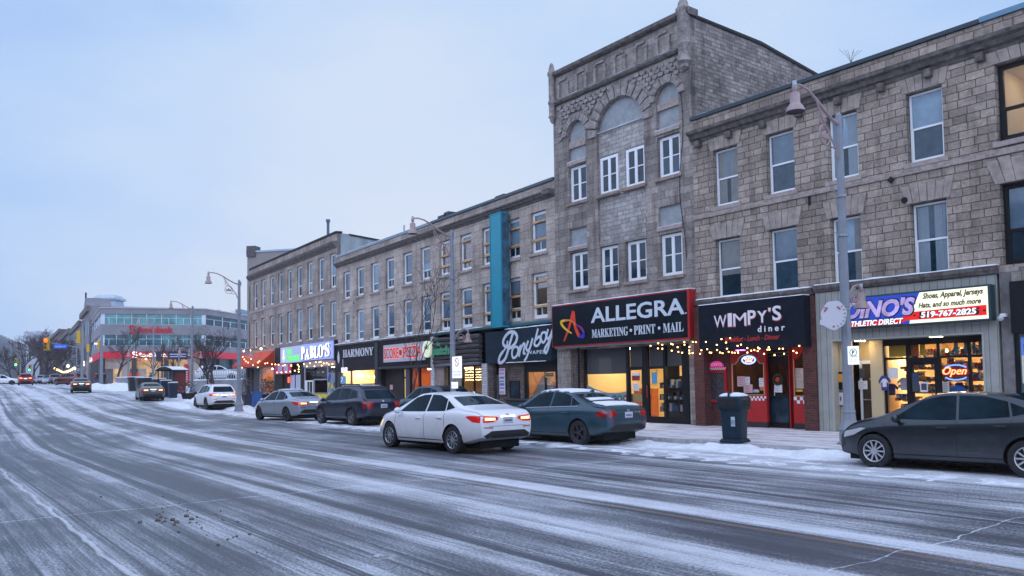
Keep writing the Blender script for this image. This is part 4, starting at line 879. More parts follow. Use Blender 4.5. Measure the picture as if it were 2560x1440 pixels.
boxo(BT, 'side_glazing', x[8]-.04, 7.2, GT+.1, GT+.14, .1, 2.0, M_black)
# frosted wave on the big pane
mb = MB(); zw = FT.uz(1470, 962, -GT)[1]; zw2 = FT.uz(1560, 978, -GT)[1]; n = 12
pts = [(x[0], zb0), (x[1], zb0)]+[(x[1]+(x[0]-x[1])*k/n, zw2+(zw-zw2)*(k/n)**2-.12*math.sin(math.pi*k/n)) for k in range(n+1)]
t = thing('window_decal', BT, 'pale frosted wave film with three round icons on the print shop window', 'window film'); mb.prism(pts, GT+.012, GT+.016); mb.build('film', mat('frost_film', (.42, .55, .62), .6), t)
for px, c in ((1536, (.10, .1, .5)), (1549, (.03, .35, .12)), (1563, (.5, .03, .1))):
    uu, zz = FT.uz(px, 996, -GT); disc(t, 'icon', uu, zz, .125, GT+.004, GT+.010, mat('icon%d' % px, c, .5), 20); disc(t, 'icon_centre', uu, zz, .06, GT+.0, GT+.004, Mpaper, 12)
poster(BT, FT, -GT+.02, (1580, 932, 1600, 951), 'maroon and white notice high on the print shop door', mat('maroon_white', (.25, .02, .04), .5)); poster(BT, FT, -GT+.026, (1580, 932, 1599, 939), 'white heading strip of the maroon notice on the print shop door')
poster(BT, FT, -GT+.02, (1582, 958, 1598, 977), 'white notice below the maroon one on the print shop door', lines=4)
poster(BT, FT, -GT+.02, (1577, 1006, 1601, 1032), 'orange panel low on the print shop door', mat('orange_panel', (.7, .13, .03), .5))
poster(BT, FT, -GT-.1, (1576, 984, 1606, 1006), 'pale sheet with faint name above the orange panel', mat('pale_orange', (.7, .5, .2), .6))
poster(BT, FT, -GT+.02, (1629, 932, 1643, 959), 'light blue poster inside the darker print shop door', mat('sky_poster', (.08, .32, .55), .5))
mb = MB(); mb.tube([(x[4]-.03, GT-.1, 1.05), (x[4]-.03, GT-.1, 1.5)], .018, 6); mb.build('handle', mat('red_handle', (.4, .02, .02), .4), sd)
gd = MB(); pr = random.Random(21); shb = MB()
for zz in (.5, .95, 1.38):
    shb.box(x[4]+.02, x[7]-.02, GT+.5, GT+.8, zz, zz+.02)
    u = x[4]+.05
    while u < x[7]-.1:
        wv = pr.uniform(.05, .14); gd.mi = pr.randrange(3); gd.box(u, u+wv*.8, GT+.52, GT+.7, zz+.02, zz+.02+pr.uniform(.08, .32)); u += wv
shb.box(x[4]+.01, x[5], GT+.82, GT+.86, .2, 2.5); shb.box(x[5]+.01, x[7]-.01, GT+.82, GT+.86, .2, 1.85)
t = thing('display_shelves', BT, 'dark shelves of printed samples behind the right print shop glass', 'shelves'); shb.build('shelf_boards', mat('black_shelf', (.02, .02, .025), .5), t); tag(gd.build('samples', [mat('s_white', (.5, .52, .55), .5), mat('s_blue', (.05, .12, .25), .5), mat('s_dark', (.02, .02, .03), .5)], t), kind='stuff')
boxo(BT, 'counter', 2.3, 3.3, 2.2, 2.6, .1, 1.35, mat('counter_wood2', (.35, .10, .03), .5))
# ---- sign
a, b, c, d = .10, 7.52, 3.13, 4.87; yf = -.36
t = thing('shop_sign', BT, 'wide black sign with red border reading ALLEGRA MARKETING PRINT MAIL', 'sign')
Msr = mat('sign_red_frame', (.42, .012, .015), .35)
mb = MB(); mb.box(a, b, yf, -.01, c, d); mb.build('red_box', Msr, t, bevel=.012)
boxo(t, 'sign_face', a+.05, b-.10, yf-.012, yf-.001, c+.05, d-.05, mat('sign_black', (.005, .009, .015), .3, spec=.2, noise=(1.2, .5)))
snowcap(t, a, b, yf, -.02, d+.004, .05)
boxo(t, 'bottom_trim', a+.1, b-.1, -.3, -.05, c-.06, c-.001, mat('grey_trim', (.25, .25, .27), .5))
Mlg = mat('light_grey_letter', (.62, .68, .74), .5); yy = yf-.013
ux = FT.uz(1478, 800, .37)[0]; ux2 = FT.uz(1712, 765, .37)[0]
text('ALLEGRA', t, ux, c+.86, ux2-ux, .60, yy, .02, Mlg, bold=.018)
um0 = FT.uz(1480, 832, .37)[0]; um1 = FT.uz(1712, 822, .37)[0]
def mathbold(s_): return ''.join(chr(0x1D400+ord(c_)-65) if 'A' <= c_ <= 'Z' else c_ for c_ in s_)
text(mathbold('MARKETING'), t, um0, c+.27, (um1-um0)*.42, .34, yy, .015, Mlg); text(mathbold('PRINT'), t, um0+(um1-um0)*.485, c+.27, (um1-um0)*.225, .34, yy, .015, Mlg); text(mathbold('MAIL'), t, um0+(um1-um0)*.79, c+.27, (um1-um0)*.2, .34, yy, .015, Mlg)
disc(t, 'dot', um0+(um1-um0)*.452, c+.45, .06, yy-.015, yy, Mlg, 14); disc(t, 'dot', um0+(um1-um0)*.75, c+.45, .06, yy-.015, yy, Mlg, 14); disc(t, 'dot', ux2+.05, c+.9, .03, yy-.012, yy, Mlg, 10)
# swoosh A emblem: two slanted legs with a coloured loop
u0 = FT.uz(1410, 850, .37)[0]
Mrd = mat('emblem_red', (.75, .05, .02), .4); Myl = mat('emblem_yellow', (.8, .5, .02), .4); Mor = mat('emblem_orange', (.8, .2, .02), .4); Mpu = mat('emblem_purple', (.22, .02, .22), .4); Mbu = mat('emblem_blue', (.03, .03, .42), .4)
stroke(t, 'emblem_leg', [(u0+.02, c+.22), (u0+.35, c+.78), (u0+.62, c+1.42)], [.06, .12, .14], yy, Mrd); stroke(t, 'emblem_leg', [(u0+.62, c+1.42), (u0+.72, c+.8), (u0+.95, c+.38)], [.16, .14, .16], yy-.003, Mrd)
stroke(t, 'emblem_swoosh', [(u0+.5, c+.52), (u0+.05, c+.78), (u0-.14, c+1.02), (u0+.1, c+1.08)], [.05, .09, .12, .10], yy-.006, Myl); stroke(t, 'emblem_swoosh', [(u0+.1, c+1.08), (u0+.45, c+1.05), (u0+.78, c+.86)], [.10, .06, .05], yy-.009, Mor)
stroke(t, 'emblem_swoosh', [(u0+.78, c+.86), (u0+1.08, c+.72), (u0+1.25, c+.52)], [.05, .09, .12], yy-.012, Mpu); stroke(t, 'emblem_swoosh', [(u0+1.25, c+.52), (u0+1.2, c+.36), (u0+.95, c+.38)], [.13, .14, .12], yy-.015, Mbu)
# ============================================================ MIDDLE ROW (vape shop, pub, pizza, bakery)
BM = bld('stone_building', FM, 'long buff stone row with timber-braced windows and a tall blue blade sign')
UL = -24.885; ZM = 10.45
mc = [(-23.74, -22.61), (-21.48, -20.35), (-19.19, -18.06), (-17.02, -15.89), (-14.68, -13.55), (-12.46, -11.33), (-10.28, -9.15), (-8.10, -6.97), (-5.95, -4.82), (-3.83, -2.70), (-1.80, -.67)]
mr = [(7.37, 9.2), (4.48, 6.47)]
holes = [rect(a-.015, b+.015, c-.015, d+.02) for a, b in mc for c, d in mr]
wall('stone_wall', BM, rect(UL, 0, 4.30, 10.34), holes, M_stoneM, 0, .3)
shell(BM, UL, -.02, 10.3)
Mtim = mat('raw_timber', (.50, .30, .14), .75, noise=(4, .3))
alts = [[0, 0], [0, 0], [0, 0], [1, 0], [0, 0], [1, 0], [1, 1], [1, 1], [1, 1], [1, 1], [1, 1]]
for i, (a, b) in enumerate(mc):
    for j, (c, d) in enumerate(mr):
        o = window(BM, a, c, 1.13, d-c, 'buff', .13, sill=(j == 0), cap=False, alt=alts[i][j])
        if j == 1 and i < 5: snowcap(BM, a-.05, b+.05, -.06, .12, c-.01, .05)
        if i >= 6:
            zz1, zz2 = (c+(d-c)*.24, c+(d-c)*(.55+.25*((i+j) % 2)))
            if i >= 9 and j == 0: zz2 = c+(d-c)*.74; zz1 = c+(d-c)*.42 if False else c+(d-c)*.30
            for q, zz in enumerate((zz1, zz2)): boxo(BM, 'timber_brace', a+.01, b-.01, .07, .125, zz, zz+.10, Mtim)
            if i in (6, 7) and j == 0 or i >= 9 and j == 1:
                room(BM, a+.08, b-.08, c+.1, d-.08, .30, 1.6, mat('lit_plaster', (.62, .48, .25), .8), ((1, .78, .45), 1.6 if i < 9 else .5, 1), name='lit_room')
                for ch in o.children:
                    if ch.name.startswith('pane'): ch.data = ch.data.copy(); ch.data.materials[0] = M_glass
band(BM, 'ledge', UL, -11.0, [(.0, 4.22), (-.10, 4.24), (-.22, 4.30), (-.22, 4.36), (.01, 4.37)], M_cornice); snowcap(BM, UL+.1, -11.05, -.23, -.02, 4.365, .06)
band(BM, 'ledge', -10.9, 0, [(.0, 4.22), (-.08, 4.24), (-.14, 4.30), (-.14, 4.36), (.01, 4.37)], mat('teal_ledge', (.03, .14, .17), .5)); snowcap(BM, -10.8, -5.9, -.15, -.02, 4.365, .05)
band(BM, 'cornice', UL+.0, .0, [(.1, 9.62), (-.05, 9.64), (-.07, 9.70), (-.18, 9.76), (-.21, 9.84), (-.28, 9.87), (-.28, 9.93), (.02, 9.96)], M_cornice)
boxo(BM, 'cornice_end', -.5, -.02, -.34, -.02, 9.76, 9.98, M_cornice, .02)
band(BM, 'parapet_cap', -11.1, -.02, [(.35, 10.35), (-.08, 10.35), (-.09, 10.47), (.35, 10.50)], mat('slate_flashing', (.06, .09, .12), .45)); band(BM, 'parapet_cap', UL, -11.1, [(.35, 10.35), (-.06, 10.35), (-.07, 10.43), (.35, 10.46)], mat('pale_flashing', (.32, .42, .5), .5)); snowcap(BM, UL, -11.15, -.07, .3, 10.462, .05)
for a, b, h in ((-11.0, -10.0, .22), (-5.2, -4.4, .15), (-10.3, -9.8, .3)): boxo(BM, 'roof_vent', a, b, .3, .9, 10.3, 10.55+h, mat('vent_dark', (.04, .05, .055), .6), .02)
mb = MB(); mb.tube([(-16.5, 1.0, 10.2), (-16.5, 1.0, 11.3)], .05, 6); mb.build('vent_pipe', mat('grey_metal', (.3, .33, .36), .5), BM); boxo(BM, 'roof_hatch', -19.6, -18.6, 1, 1.8, 10.2, 10.9, mat('pale_flashing', (.32, .42, .5), .5))
for u, z in ((-10.9, 6.9), (-15.5, 7.0), (-21.9, 6.95), (-21.9, 6.0), (-17.7, 5.9), (-8.9, 4.75), (-4.45, 6.1)): boxo(BM, 'wall_tie', u, u+.06, -.06, 0, z, z+.06, M_black)
# blade sign
t = thing('blade_sign', BM, 'tall blank turquoise blue vertical sign box on the buff stone row', 'blade sign')
Mteal = mat('turquoise_paint', (.0, .26, .36), .4, noise=(1.5, .1))
ub0, zt0 = FM.uz(1225, 540, .52); ub1 = FM.uz(1254, 600, .52)[0]
mb = MB(); mb.box(ub0, ub1, -.54, -.10, 4.22, 9.56); mb.build('box', Mteal, t, bevel=.012)
boxo(t, 'side_panel', ub1+.001, ub1+.012, -.50, -.12, 4.3, 9.5, mat('dark_teal', (.03, .09, .14), .7, noise=(2.5, .9)))  # side face in a darker, mottled teal
framebars(t, 'rim', [(ub0, ub0+.04, 4.22, 9.56), (ub1-.04, ub1, 4.22, 9.56), (ub0, ub1, 9.50, 9.56)], -.56, -.541, mat('teal_rim', (.01, .2, .3), .4))
boxo(t, 'bracket', ub0+.1, ub0+.2, -.1, -.001, 4.6, 4.7, M_black); boxo(t, 'bracket', ub0+.1, ub0+.2, -.1, -.001, 9.0, 9.1, M_black)
# ---- vape shop
def UM(x, y=950, off=0): return FM.uz(x, y, off)[0]
a, b, c, d = -5.49, .0, 2.60, 4.10; yf = -.30
t = thing('shop_sign', BM, 'dark navy sign with white script Ponyboy VAPES above the brick front', 'sign')
Mnv = mat('navy_board', (.006, .020, .034), .5, spec=.2, noise=(3, .35))
boxo(t, 'left_board', a, -3.60, -.16, -.01, c, d-.02, Mnv); boxo(t, 'board', -3.60, -.02, yf, -.01, c, d+.0, Mnv, .01)
snowcap(t, -3.6, -.03, yf, -.02, d+.003, .06); snowcap(t, -3.5, -.4, -.34, -.30, c-.03, .03)
Mw = mat('script_white', (.62, .68, .76), .5); ys = yf-.002
def Su(px, py): return FM.uz(px, py, .31)
def zpt(x_, y_): return Su(1080+x_/6.547, 800+y_/6.547)   # traced off the close view, lies on the board
def scr(pts, wd, k=0): stroke(t, 'script_letter', [zpt(*p) for p in pts], wd, ys-.004*k, Mw, .02)
scr([(1160, 520), (1110, 600), (1095, 690), (1150, 690), (1215, 600), (1270, 400), (1325, 215)], 0.145)
scr([(1265, 420), (1210, 440), (1165, 380), (1190, 290), (1265, 205), (1345, 200), (1395, 270), (1370, 370), (1310, 440), (1270, 460)], 0.145, 1)
scr([(1240, 340), (1225, 420), (1180, 500), (1120, 560)], 0.087, 2)
scr([(1400, 440), (1340, 450), (1310, 540), (1330, 620), (1385, 590), (1415, 500), (1400, 440)], 0.109, 1)
scr([(1415, 500), (1460, 420), (1425, 600)], 0.109, 2); scr([(1430, 540), (1490, 400), (1520, 400), (1500, 540), (1530, 545)], 0.102, 1)
scr([(1580, 340), (1545, 450), (1565, 500), (1610, 450), (1650, 300)], 0.109, 2); scr([(1650, 300), (1600, 470), (1545, 620), (1510, 670)], 0.109, 1)
scr([(1740, 140), (1700, 300), (1680, 400), (1730, 420), (1780, 340), (1760, 270), (1710, 320)], 0.109, 2)
scr([(1845, 200), (1800, 220), (1785, 310), (1820, 370), (1860, 320), (1870, 230), (1845, 200)], 0.102, 1)
scr([(1905, 150), (1880, 260), (1900, 310), (1945, 250), (1990, 120)], 0.109, 2); scr([(1990, 120), (1940, 320), (1890, 500), (1860, 540), (1850, 470), (1900, 380), (1990, 220)], 0.109, 1)
v0 = FM.uz(1323, 889, .31); v1 = FM.uz(1361, 870, .31); text('VAPES', t, v0[0], 2.90, v1[0]-v0[0], .16, ys, .01, Mw, bold=.02, space=1.3)
# fronts below
xs_ = {k: UM(k) for k in (1207, 1220, 1233, 1249, 1264, 1309, 1314, 1388)}
boxo(BM, 'tiled_pilaster', xs_[1207], xs_[1220], -.06, .2, .1, 2.6, M_tile); boxo(BM, 'brick_pilaster', xs_[1220], xs_[1233], 0, .2, .1, 2.6, M_brickgrey)
dr = boxo(BM, 'door', xs_[1233], xs_[1249], .22, .27, .1, 2.05, mat('grey_door', (.16, .17, .19), .5)); pane(dr, xs_[1233]+.12, xs_[1249]-.1, .9, 1.9, .215, M_glassdk)
boxo(BM, 'door_transom', xs_[1233], xs_[1249], .2, .28, 2.05, 2.6, M_black); text('85', BM, xs_[1233]+.25, 2.2, .2, .2, .199, .005, mat('number_white', (.5, .5, .5), .5))
boxo(BM, 'brick_wall', xs_[1249], xs_[1309], -.0, .25, .1, 2.6, M_brickgrey); 
f_ = framebars(BM, 'small_window', [(xs_[1264]+.35, xs_[1264]+.42, .95, 1.75), (xs_[1309]-.35, xs_[1309]-.28, .95, 1.75), (xs_[1264]+.42, xs_[1309]-.35, 1.68, 1.75), (xs_[1264]+.42, xs_[1309]-.35, .95, 1.02)], -.03, -.001, M_black); pane(f_, xs_[1264]+.42, xs_[1309]-.35, 1.02, 1.68, -.01, M_glassdk)
t = thing('feather_banner', BM, 'narrow white banner with pink and blue lettering hanging on the brick wall', 'banner'); a, b, c, d = FM.rc(.12, 1248, 921, 1263.5, 986)
mb = MB(); mb.box(a, b, -.13, -.12, c, d); mb.build('cloth', mat('banner_white', (.66, .66, .72), .7), t)
for k, (fz, hh, cc) in enumerate(((.93, .09, (.5, .15, .4)), (.80, .09, (.6, .2, .35)), (.64, .08, (.04, .06, .2)), (.50, .06, (.1, .1, .4)), (.38, .10, (.05, .07, .35)), (.24, .06, (.1, .1, .4)), (.08, .1, (.6, .2, .4)))):
    mb = MB()
    for q in range(5): mb.box(a+.05+q*(b-a-.1)/5, a+.05+(q+.7)*(b-a-.1)/5, -.135, -.13, c+(d-c)*(fz-hh/2), c+(d-c)*(fz+hh/2))
    mb.build('print_block', mat('bannerink%d' % k, cc, .6), t)
# vape shop window
u0, u1 = xs_[1314], xs_[1388]-.02
framebars(BM, 'shop_window_frame', [(xs_[1309], u0+.04, .1, 2.6), (u1-.03, u1+.04, .1, 2.6), (u0, u1, 2.12, 2.6), (u0, u1, .1, .4), (u0+(u1-u0)*.62, u0+(u1-u0)*.62+.05, .4, 2.12)], .06, .16, M_black)
pane(BM, u0, u1, .4, 2.12, .1); room(BM, u0-.3, u1, .11, 2.58, .18, 2.6, mat('orange_wall', (.85, .42, .06), .8), ((1, .80, .48), 40, 1))
t = thing('draped_cloth', BM, 'cream sheet draped over a shape in the orange vape shop window', 'cloth')
mb = MB(); uc = (u0+u1)/2-.62; n = 26; pk = []
for r in range(9):
    fz = r/8; ring = []
    for k in range(n):
        a = 2*math.pi*k/n; rr = (.12+.72*fz**.65)*(1+.13*fz*math.sin(5*a+1)+.08*math.sin(9*a))
        ring.append((uc+rr*1.15*math.cos(a)+.2*(1-fz), .62+rr*.4*math.sin(a), 2.0-1.65*fz-.22*max(0, math.cos(a+.6))*fz*0))
    pk.append(mb.add(ring))
for r in range(8):
    for k in range(n): j = (k+1) % n; mb.face((pk[r]+k, pk[r]+j, pk[r+1]+j, pk[r+1]+k))
mb.face([pk[0]+k for k in range(n)]); mb.build('sheet', mat('cream_cloth', (.9, .86, .76), .8), t, smooth=True)
t = thing('shop_mannequin', BM, 'dark draped figure with a red flower beside the cream sheet', 'ornament'); mb = MB(); mb.lathe([(.16, .4), (.12, .9), (.15, 1.35), (.05, 1.5), (.02, 1.52)], (u1-.5, .42, 0), 12); mb.build('drape', mat('dark_drape', (.05, .045, .035), .7), t, smooth=True); mb = MB(); mb.ball((u1-.52, .38, 1.62), .09, 8); mb.build('red_flower', mat('flower_red', (.5, .02, .02), .6), t)
t = thing('framed_sign', BM, 'small gold framed sign hanging in the vape shop window', 'sign'); a, b, c, d = FM.rc(-.05, 1364, 931, 1386, 943)
mb = MB(); mb.box(a, b, .04, .055, c, d); mb.build('gold_frame', mat('gold', (.6, .45, .2), .4), t); mb = MB(); mb.box(a+.05, b-.05, .035, .04, c+.04, d-.04); mb.build('plate', M_black, t); text('OPEN', t, a+.1, c+.07, b-a-.2, d-c-.14, .034, .003, mat('gold', (.6, .45, .2), .4))
# ---- pub with log fascia
uL, uR_ = UM(1090), UM(1207)
boxo(BM, 'tiled_pilaster', UM(1081), UM(1089), -.1, .2, .1, 4.2, M_tile)
t = thing('log_fascia', BM, 'dark weathered timber log fascia with green lettering the patch', 'sign')
lm = mat('weathered_logs', (.065, .055, .055), .85, noise=(3, .6), bump=(9, .8, .04), stretch=(.5, 1, 6))
for k in range(6):
    z = 2.78+k*.235; mb = MB(); n = 10; prn = random.Random(k)
    mb.tube([(uL+(uR_-uL)*q/n, -.10+prn.uniform(-.02, .02), z+prn.uniform(-.02, .02)) for q in range(n+1)], [.125+prn.uniform(-.02, .012) for q in range(n+1)], 8); mb.build('log', lm, t, smooth=True)
Mgr = mat('green_letter', (.05, .26, .13), .5, emit=(.03, .3, .13), es=.05)
text('the', t, UM(1103), 3.62, .42, .25, -.25, .03, Mgr, bold=.05); text('patch', t, UM(1092), 3.02, 1.9, .62, -.25, .03, Mgr, bold=.06)
boxo(BM, 'fascia_base', uL, uR_, -.18, .1, 2.56, 2.66, mat('grey_timber', (.12, .11, .12), .8)); snowcap(BM, uL+.3, uR_-.1, -.17, -.02, 2.662, .02)
boxo(BM, 'brick_wall', uL, UM(1110), 0, .2, .1, 2.56, mat('beige_brick', (.28, .22, .19), .8, noise=(4, .3))); boxo(BM, 'brick_wall', UM(1131), UM(1153), 0, .2, .1, 2.56, mat('beige_brick', (.28, .22, .19), .8, noise=(4, .3)))
boxo(BM, 'door', UM(1110), UM(1131), .25, .3, .1, 2.5, mat('dark_red_door', (.05, .012, .012), .5)); 
u0, u1 = UM(1153), UM(1207)-.02
framebars(BM, 'shop_window_frame', [(u0, u0+.06, .1, 2.55), (u1-.06, u1, .1, 2.55), (u0+(u1-u0)*.55, u0+(u1-u0)*.55+.06, .6, 2.5), (u0+.06, u1-.06, .1, .6), (u0+.06, u1-.06, 2.5, 2.55)], .04, .14, M_black)
pane(BM, u0, u1, .6, 2.5, .08); room(BM, uL+.2, u1, .11, 2.5, .32, 3, mat('pub_wall', (.5, .36, .16), .8, noise=(2, .3)), ((1, .72, .36), 5, 2))
t = thing('fairy_lights', BM, 'rows of tiny warm fairy lights behind the pub window glass', 'fairy lights'); mb = MB(); pr = random.Random(2)
for r in range(5):
    for k in range(16): mb.ball((u0+.12+(u1-u0-.24)*k/15, .2, 2.36-.13*r-.03*pr.random()), .016, 6)
mb.build('bulbs', emis('fairy', (1, .75, .35), 14), t)
# ---- dark fascia with pizza and bakery
d0, d1 = UL+.05, UM(1081)
Mchar = mat('charcoal_board', (.018, .016, .021), .75, spec=.2, noise=(2.5, .35), bump=(6, .3, .02), stretch=(.4, 1, 3))
boxo(BM, 'dark_fascia', d0, d1, -.14, .2, 2.55, 4.22, Mchar)
boxo(BM, 'fascia_pilaster', UM(945), UM(952), -.22, -.141, .1, 4.22, mat('dark_pilaster', (.03, .035, .04), .6))
band(BM, 'fascia_moulding', UM(950), d1, [(-.141, 2.56), (-.24, 2.58), (-.26, 2.66), (-.141, 2.70)], mat('dark_pilaster', (.03, .035, .04), .6))
t = thing('bakery_sign', BM, 'white letters HARMONY with small leaf emblem on the charcoal fascia', 'sign')
Mhl = mat('white_letter2', (.62, .63, .66), .5)
h0, h1 = UM(864), UM(940); text(mathbold('HARMONY'), t, h0, 3.45, h1-h0, .52, -.15, .04, Mhl)
uu = UM(852)
stroke(t, 'leaf_emblem', [(uu, 3.1), (uu+.02, 3.3), (uu-.02, 3.9)], [.05, .1, .16, .3, .34, .22, .04], -.15, Mhl)
stroke(t, 'leaf_emblem', [(uu-.18, 3.55), (uu+.02, 3.42), (uu+.2, 3.62)], [.03, .1, .03], -.156, Mhl)
u0, u1 = UM(853), UM(945)-.03
framebars(BM, 'shop_window_frame', [(UL+.03, u0, .1, 2.55), (u1, UM(950), .1, 2.55), (u0, u1, .1, .45), (u0+(u1-u0)*.27, u0+(u1-u0)*.27+.05, .45, 2.55)], .0, .14, mat('dark_pilaster', (.03, .035, .04), .6))
pane(BM, u0, u1, .45, 2.55, .06); room(BM, UL+.1, UM(950), .11, 2.9, .16, 4, mat('bakery_wall', (.85, .68, .40), .8), ((1, .78, .42), 48, 4))
t = thing('pendant_lamps', BM, 'glowing pendant lamps and shelves in the bright bakery window', 'lamps'); pr = random.Random(6)
for k in range(6):
    mb = MB(); uu = u0+.5+(u1-u0-1)*k/5; mb.ball((uu, .9, 2.05+.25*pr.random()), .09, 8); mb.build('globe', emis('globe', (1, .7, .3), 12), t); mb = MB(); mb.tube([(uu, .9, 2.2), (uu, .9, 2.9)], .01, 4); mb.build('cord', M_black, t)
mb = MB(); mb.box(u0+.3, u1-.2, .9, 1.3, .12, 1.0)
for k in range(5): mb.box(u0+1.2+k*.9, u0+1.23+k*.9, .5, .53, .9, 1.35)
mb.build('counter', mat('counter_brown', (.25, .15, .07), .6), t); mb = MB(); mb.box(u0+1.5, u1, 3.6, 3.9, 1.0, 1.8); mb.build('back_shelf', mat('shelf_pale', (.8, .7, .5), .6), t)
# pizza shop
t = thing('pizza_sign', BM, 'grey panel with glowing red SCORE PIZZA letters beside a round badge', 'sign')
p0, p1 = UM(960, 880, .2), UM(1062, 880, .2); boxo(t, 'panel', p0, p1, -.24, -.15, 2.95, 3.97, mat('grey_sign_panel', (.40, .42, .47), .4, emit=(.5, .4, .45), es=.12))
Mneon = emis('neon_red3', (1, .12, .08), 2.2); Mlr = mat('letter_red', (.38, .006, .01), .4)
wS = (p1-p0)
for s_, a, b in (('SCORE', .02, .40), ('PIZZA', .52, .93)):
    text(s_, t, p0+wS*a-.03, 3.13, wS*(b-a)+.06, .66, -.242, .004, Mneon, bold=.015); text(s_, t, p0+wS*a, 3.16, wS*(b-a), .60, -.248, .01, Mlr, bold=.0)
disc(t, 'ball', p0+wS*.455, 3.46, .22, -.26, -.242, Mneon, 20); disc(t, 'ball_face', p0+wS*.455, 3.46, .18, -.28, -.261, mat('ball_grey', (.12, .11, .13), .5), 20)
uu, zz = FM.uz(1069.7, 873, .2); disc(t, 'badge', uu, zz, .45, -.30, -.16, mat('badge_cream', (.6, .65, .5), .5, emit=(.8, .9, .6), es=.45)); text('TORO', t, uu-.27, zz-.02, .54, .18, -.301, .005, mat('badge_ink', (.06, .12, .03), .5), bold=.03); text('THE', t, uu-.14, zz+.16, .28, .12, -.301, .005, mat('badge_ink', (.06, .12, .03), .5))
e0, e1 = UM(952), UM(997)
boxo(BM, 'dark_cladding', e0, e1, .3, .4, .1, 2.55, mat('dark_brown_wall', (.018, .012, .012), .8)); boxo(BM, 'recess_side', e0, e0+.04, 0, .3, .1, 2.55, M_black)
dr = framebars(BM, 'door', [(e1, e1+.1, .1, 2.5), (UM(1012)-.06, UM(1012), .1, 2.5), (e1+.1, UM(1012)-.06, 1.98, 2.08), (e1+.1, UM(1012)-.06, .1, .22)], .28, .36, M_black)
pane(dr, e1+.1, UM(1012)-.06, .22, 2.5, .33, mat('lit_door_glass', (.45, .33, .12), .3, emit=(1, .7, .3), es=.45))
boxo(BM, 'poster_pier', UM(1014), UM(1024), .0, .2, .1, 2.55, mat('pier_dark', (.05, .045, .06), .6)); 
u0, u1 = UM(1024), d1-.03
framebars(BM, 'shop_window_frame', [(u0, u0+.05, .1, 2.55), (UM(1045), UM(1049), .1, 2.55), (u1, d1, .1, 2.55), (u0, u1, .1, .4)], .02, .12, M_black)
pane(BM, u0, u1, .4, 2.55, .07); room(BM, e1, d1, .11, 2.54, .4, 4, mat('rust_wall', (.42, .13, .04), .8, noise=(3, .2)), ((1, .62, .3), 14, 2))
t = thing('door_notice', BM, 'pinkish paper notice on the dark wall by the pizza shop door', 'poster'); a, b, c, d = FM.rc(-.29, 975, 962, 982, 974); mb = MB(); mb.box(a, b, .28, .295, c, d); mb.build('sheet', Mpaperp, t)
# ============================================================ BROWN ROW with rounded corner
BP = bld('stone_building', FP, 'brown stone row with rounded corner above the awning and the violet sign')
PL = -20.4
pc = [(-19.74, -18.66), (-17.42, -16.34), (-15.05, -13.97), (-12.80, -11.72), (-10.50, -9.42), (-8.18, -7.10), (-5.85, -4.77), (-3.56, -2.48), (-1.29, -.21)]
pr_ = [(8.4, 10.76), (4.98, 7.41)]
holes = [rect(a-.015, b+.015, c-.015, d+.02) for a, b in pc for c, d in pr_]
wall('stone_wall', BP, rect(PL, 0, 4.72, 12.1), holes, M_stoneP, 0, .3)
for i, (a, b) in enumerate(pc):
    for j, (c, d) in enumerate(pr_):
        alt = 2 if i in (0, 1, 2) else (1 if i in (3, 4, 6, 8) and j == 0 or i in (7, 8) else 0)
        o = window(BP, a, c, 1.08, d-c, 'brown', .13, sill=False, alt=alt)
        if j == 1 and i > 2: snowcap(BP, a, b, -.05, .1, c-.01, .05)
    if i > 0 or True:
        mb = MB(); n = 8; zc = 7.46; mb.prism([(a-.02, zc), (b+.02, zc)]+[((a+b)/2+(.56)*math.cos(math.pi*k/n), zc+.26*math.sin(math.pi*k/n)) for k in range(1, n)], -.03, .001); mb.build('lintel', M_sill, BP)
band(BP, 'sill_band', PL, 0, [(0, 8.08), (-.05, 8.10), (-.07, 8.30), (0, 8.33)], M_sill)
cprof = [(.1, 11.05), (-.05, 11.08), (-.10, 11.18), (-.22, 11.26), (-.32, 11.36), (-.36, 11.5), (.02, 11.58)]
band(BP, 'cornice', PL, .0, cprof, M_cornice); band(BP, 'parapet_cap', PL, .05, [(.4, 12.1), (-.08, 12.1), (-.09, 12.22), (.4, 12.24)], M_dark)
# rounded corner
Rr = 3.0; arc = [math.radians(a) for a in range(0, 96, 6)]
def ap(r, a): return (PL-r*math.sin(a), Rr-r*math.cos(a))
mb = MB()
for k in range(len(arc)-1):
    a, b = ap(Rr, arc[k]), ap(Rr, arc[k+1]); mb.quad((*a, 4.72), (*b, 4.72), (*b, 12.1), (*a, 12.1))
mb.build('curved_wall', M_stoneP, BP, smooth=True)
def arcband(name, prof, m_):
    mb = MB(); ids = []
    for a in arc: ids.append(mb.add([(*ap(Rr-y, a), z) for y, z in prof]))
    n = len(prof)
    for i in range(len(ids)-1):
        for k in range(n): j = (k+1) % n; mb.face((ids[i]+k, ids[i]+j, ids[i+1]+j, ids[i+1]+k))
    mb.build(name, m_, BP)
arcband('cornice', cprof, M_cornice); arcband('parapet_cap', [(.4, 12.1), (-.08, 12.1), (-.09, 12.22), (.4, 12.24)], M_dark); arcband('sill_band', [(0, 8.08), (-.05, 8.10), (-.07, 8.30), (0, 8.33)], M_sill)
for aa in (22, 50, 76):
    for c, d in pr_:
        a0, a1_ = R_(aa-9), R_(aa+9); mb = MB(); p, q = ap(Rr+.03, a0), ap(Rr+.03, a1_); mb.quad((*p, c), (*q, c), (*q, d), (*p, d)); w_ = mb.build('window', M_white, BP)
        p, q = ap(Rr+.06, R_(aa-7)), ap(Rr+.06, R_(aa+7)); mb = MB(); mb.quad((*p, c+.1), (*q, c+.1), (*q, d-.1), (*p, d-.1)); mb.build('pane', M_glassup, w_)
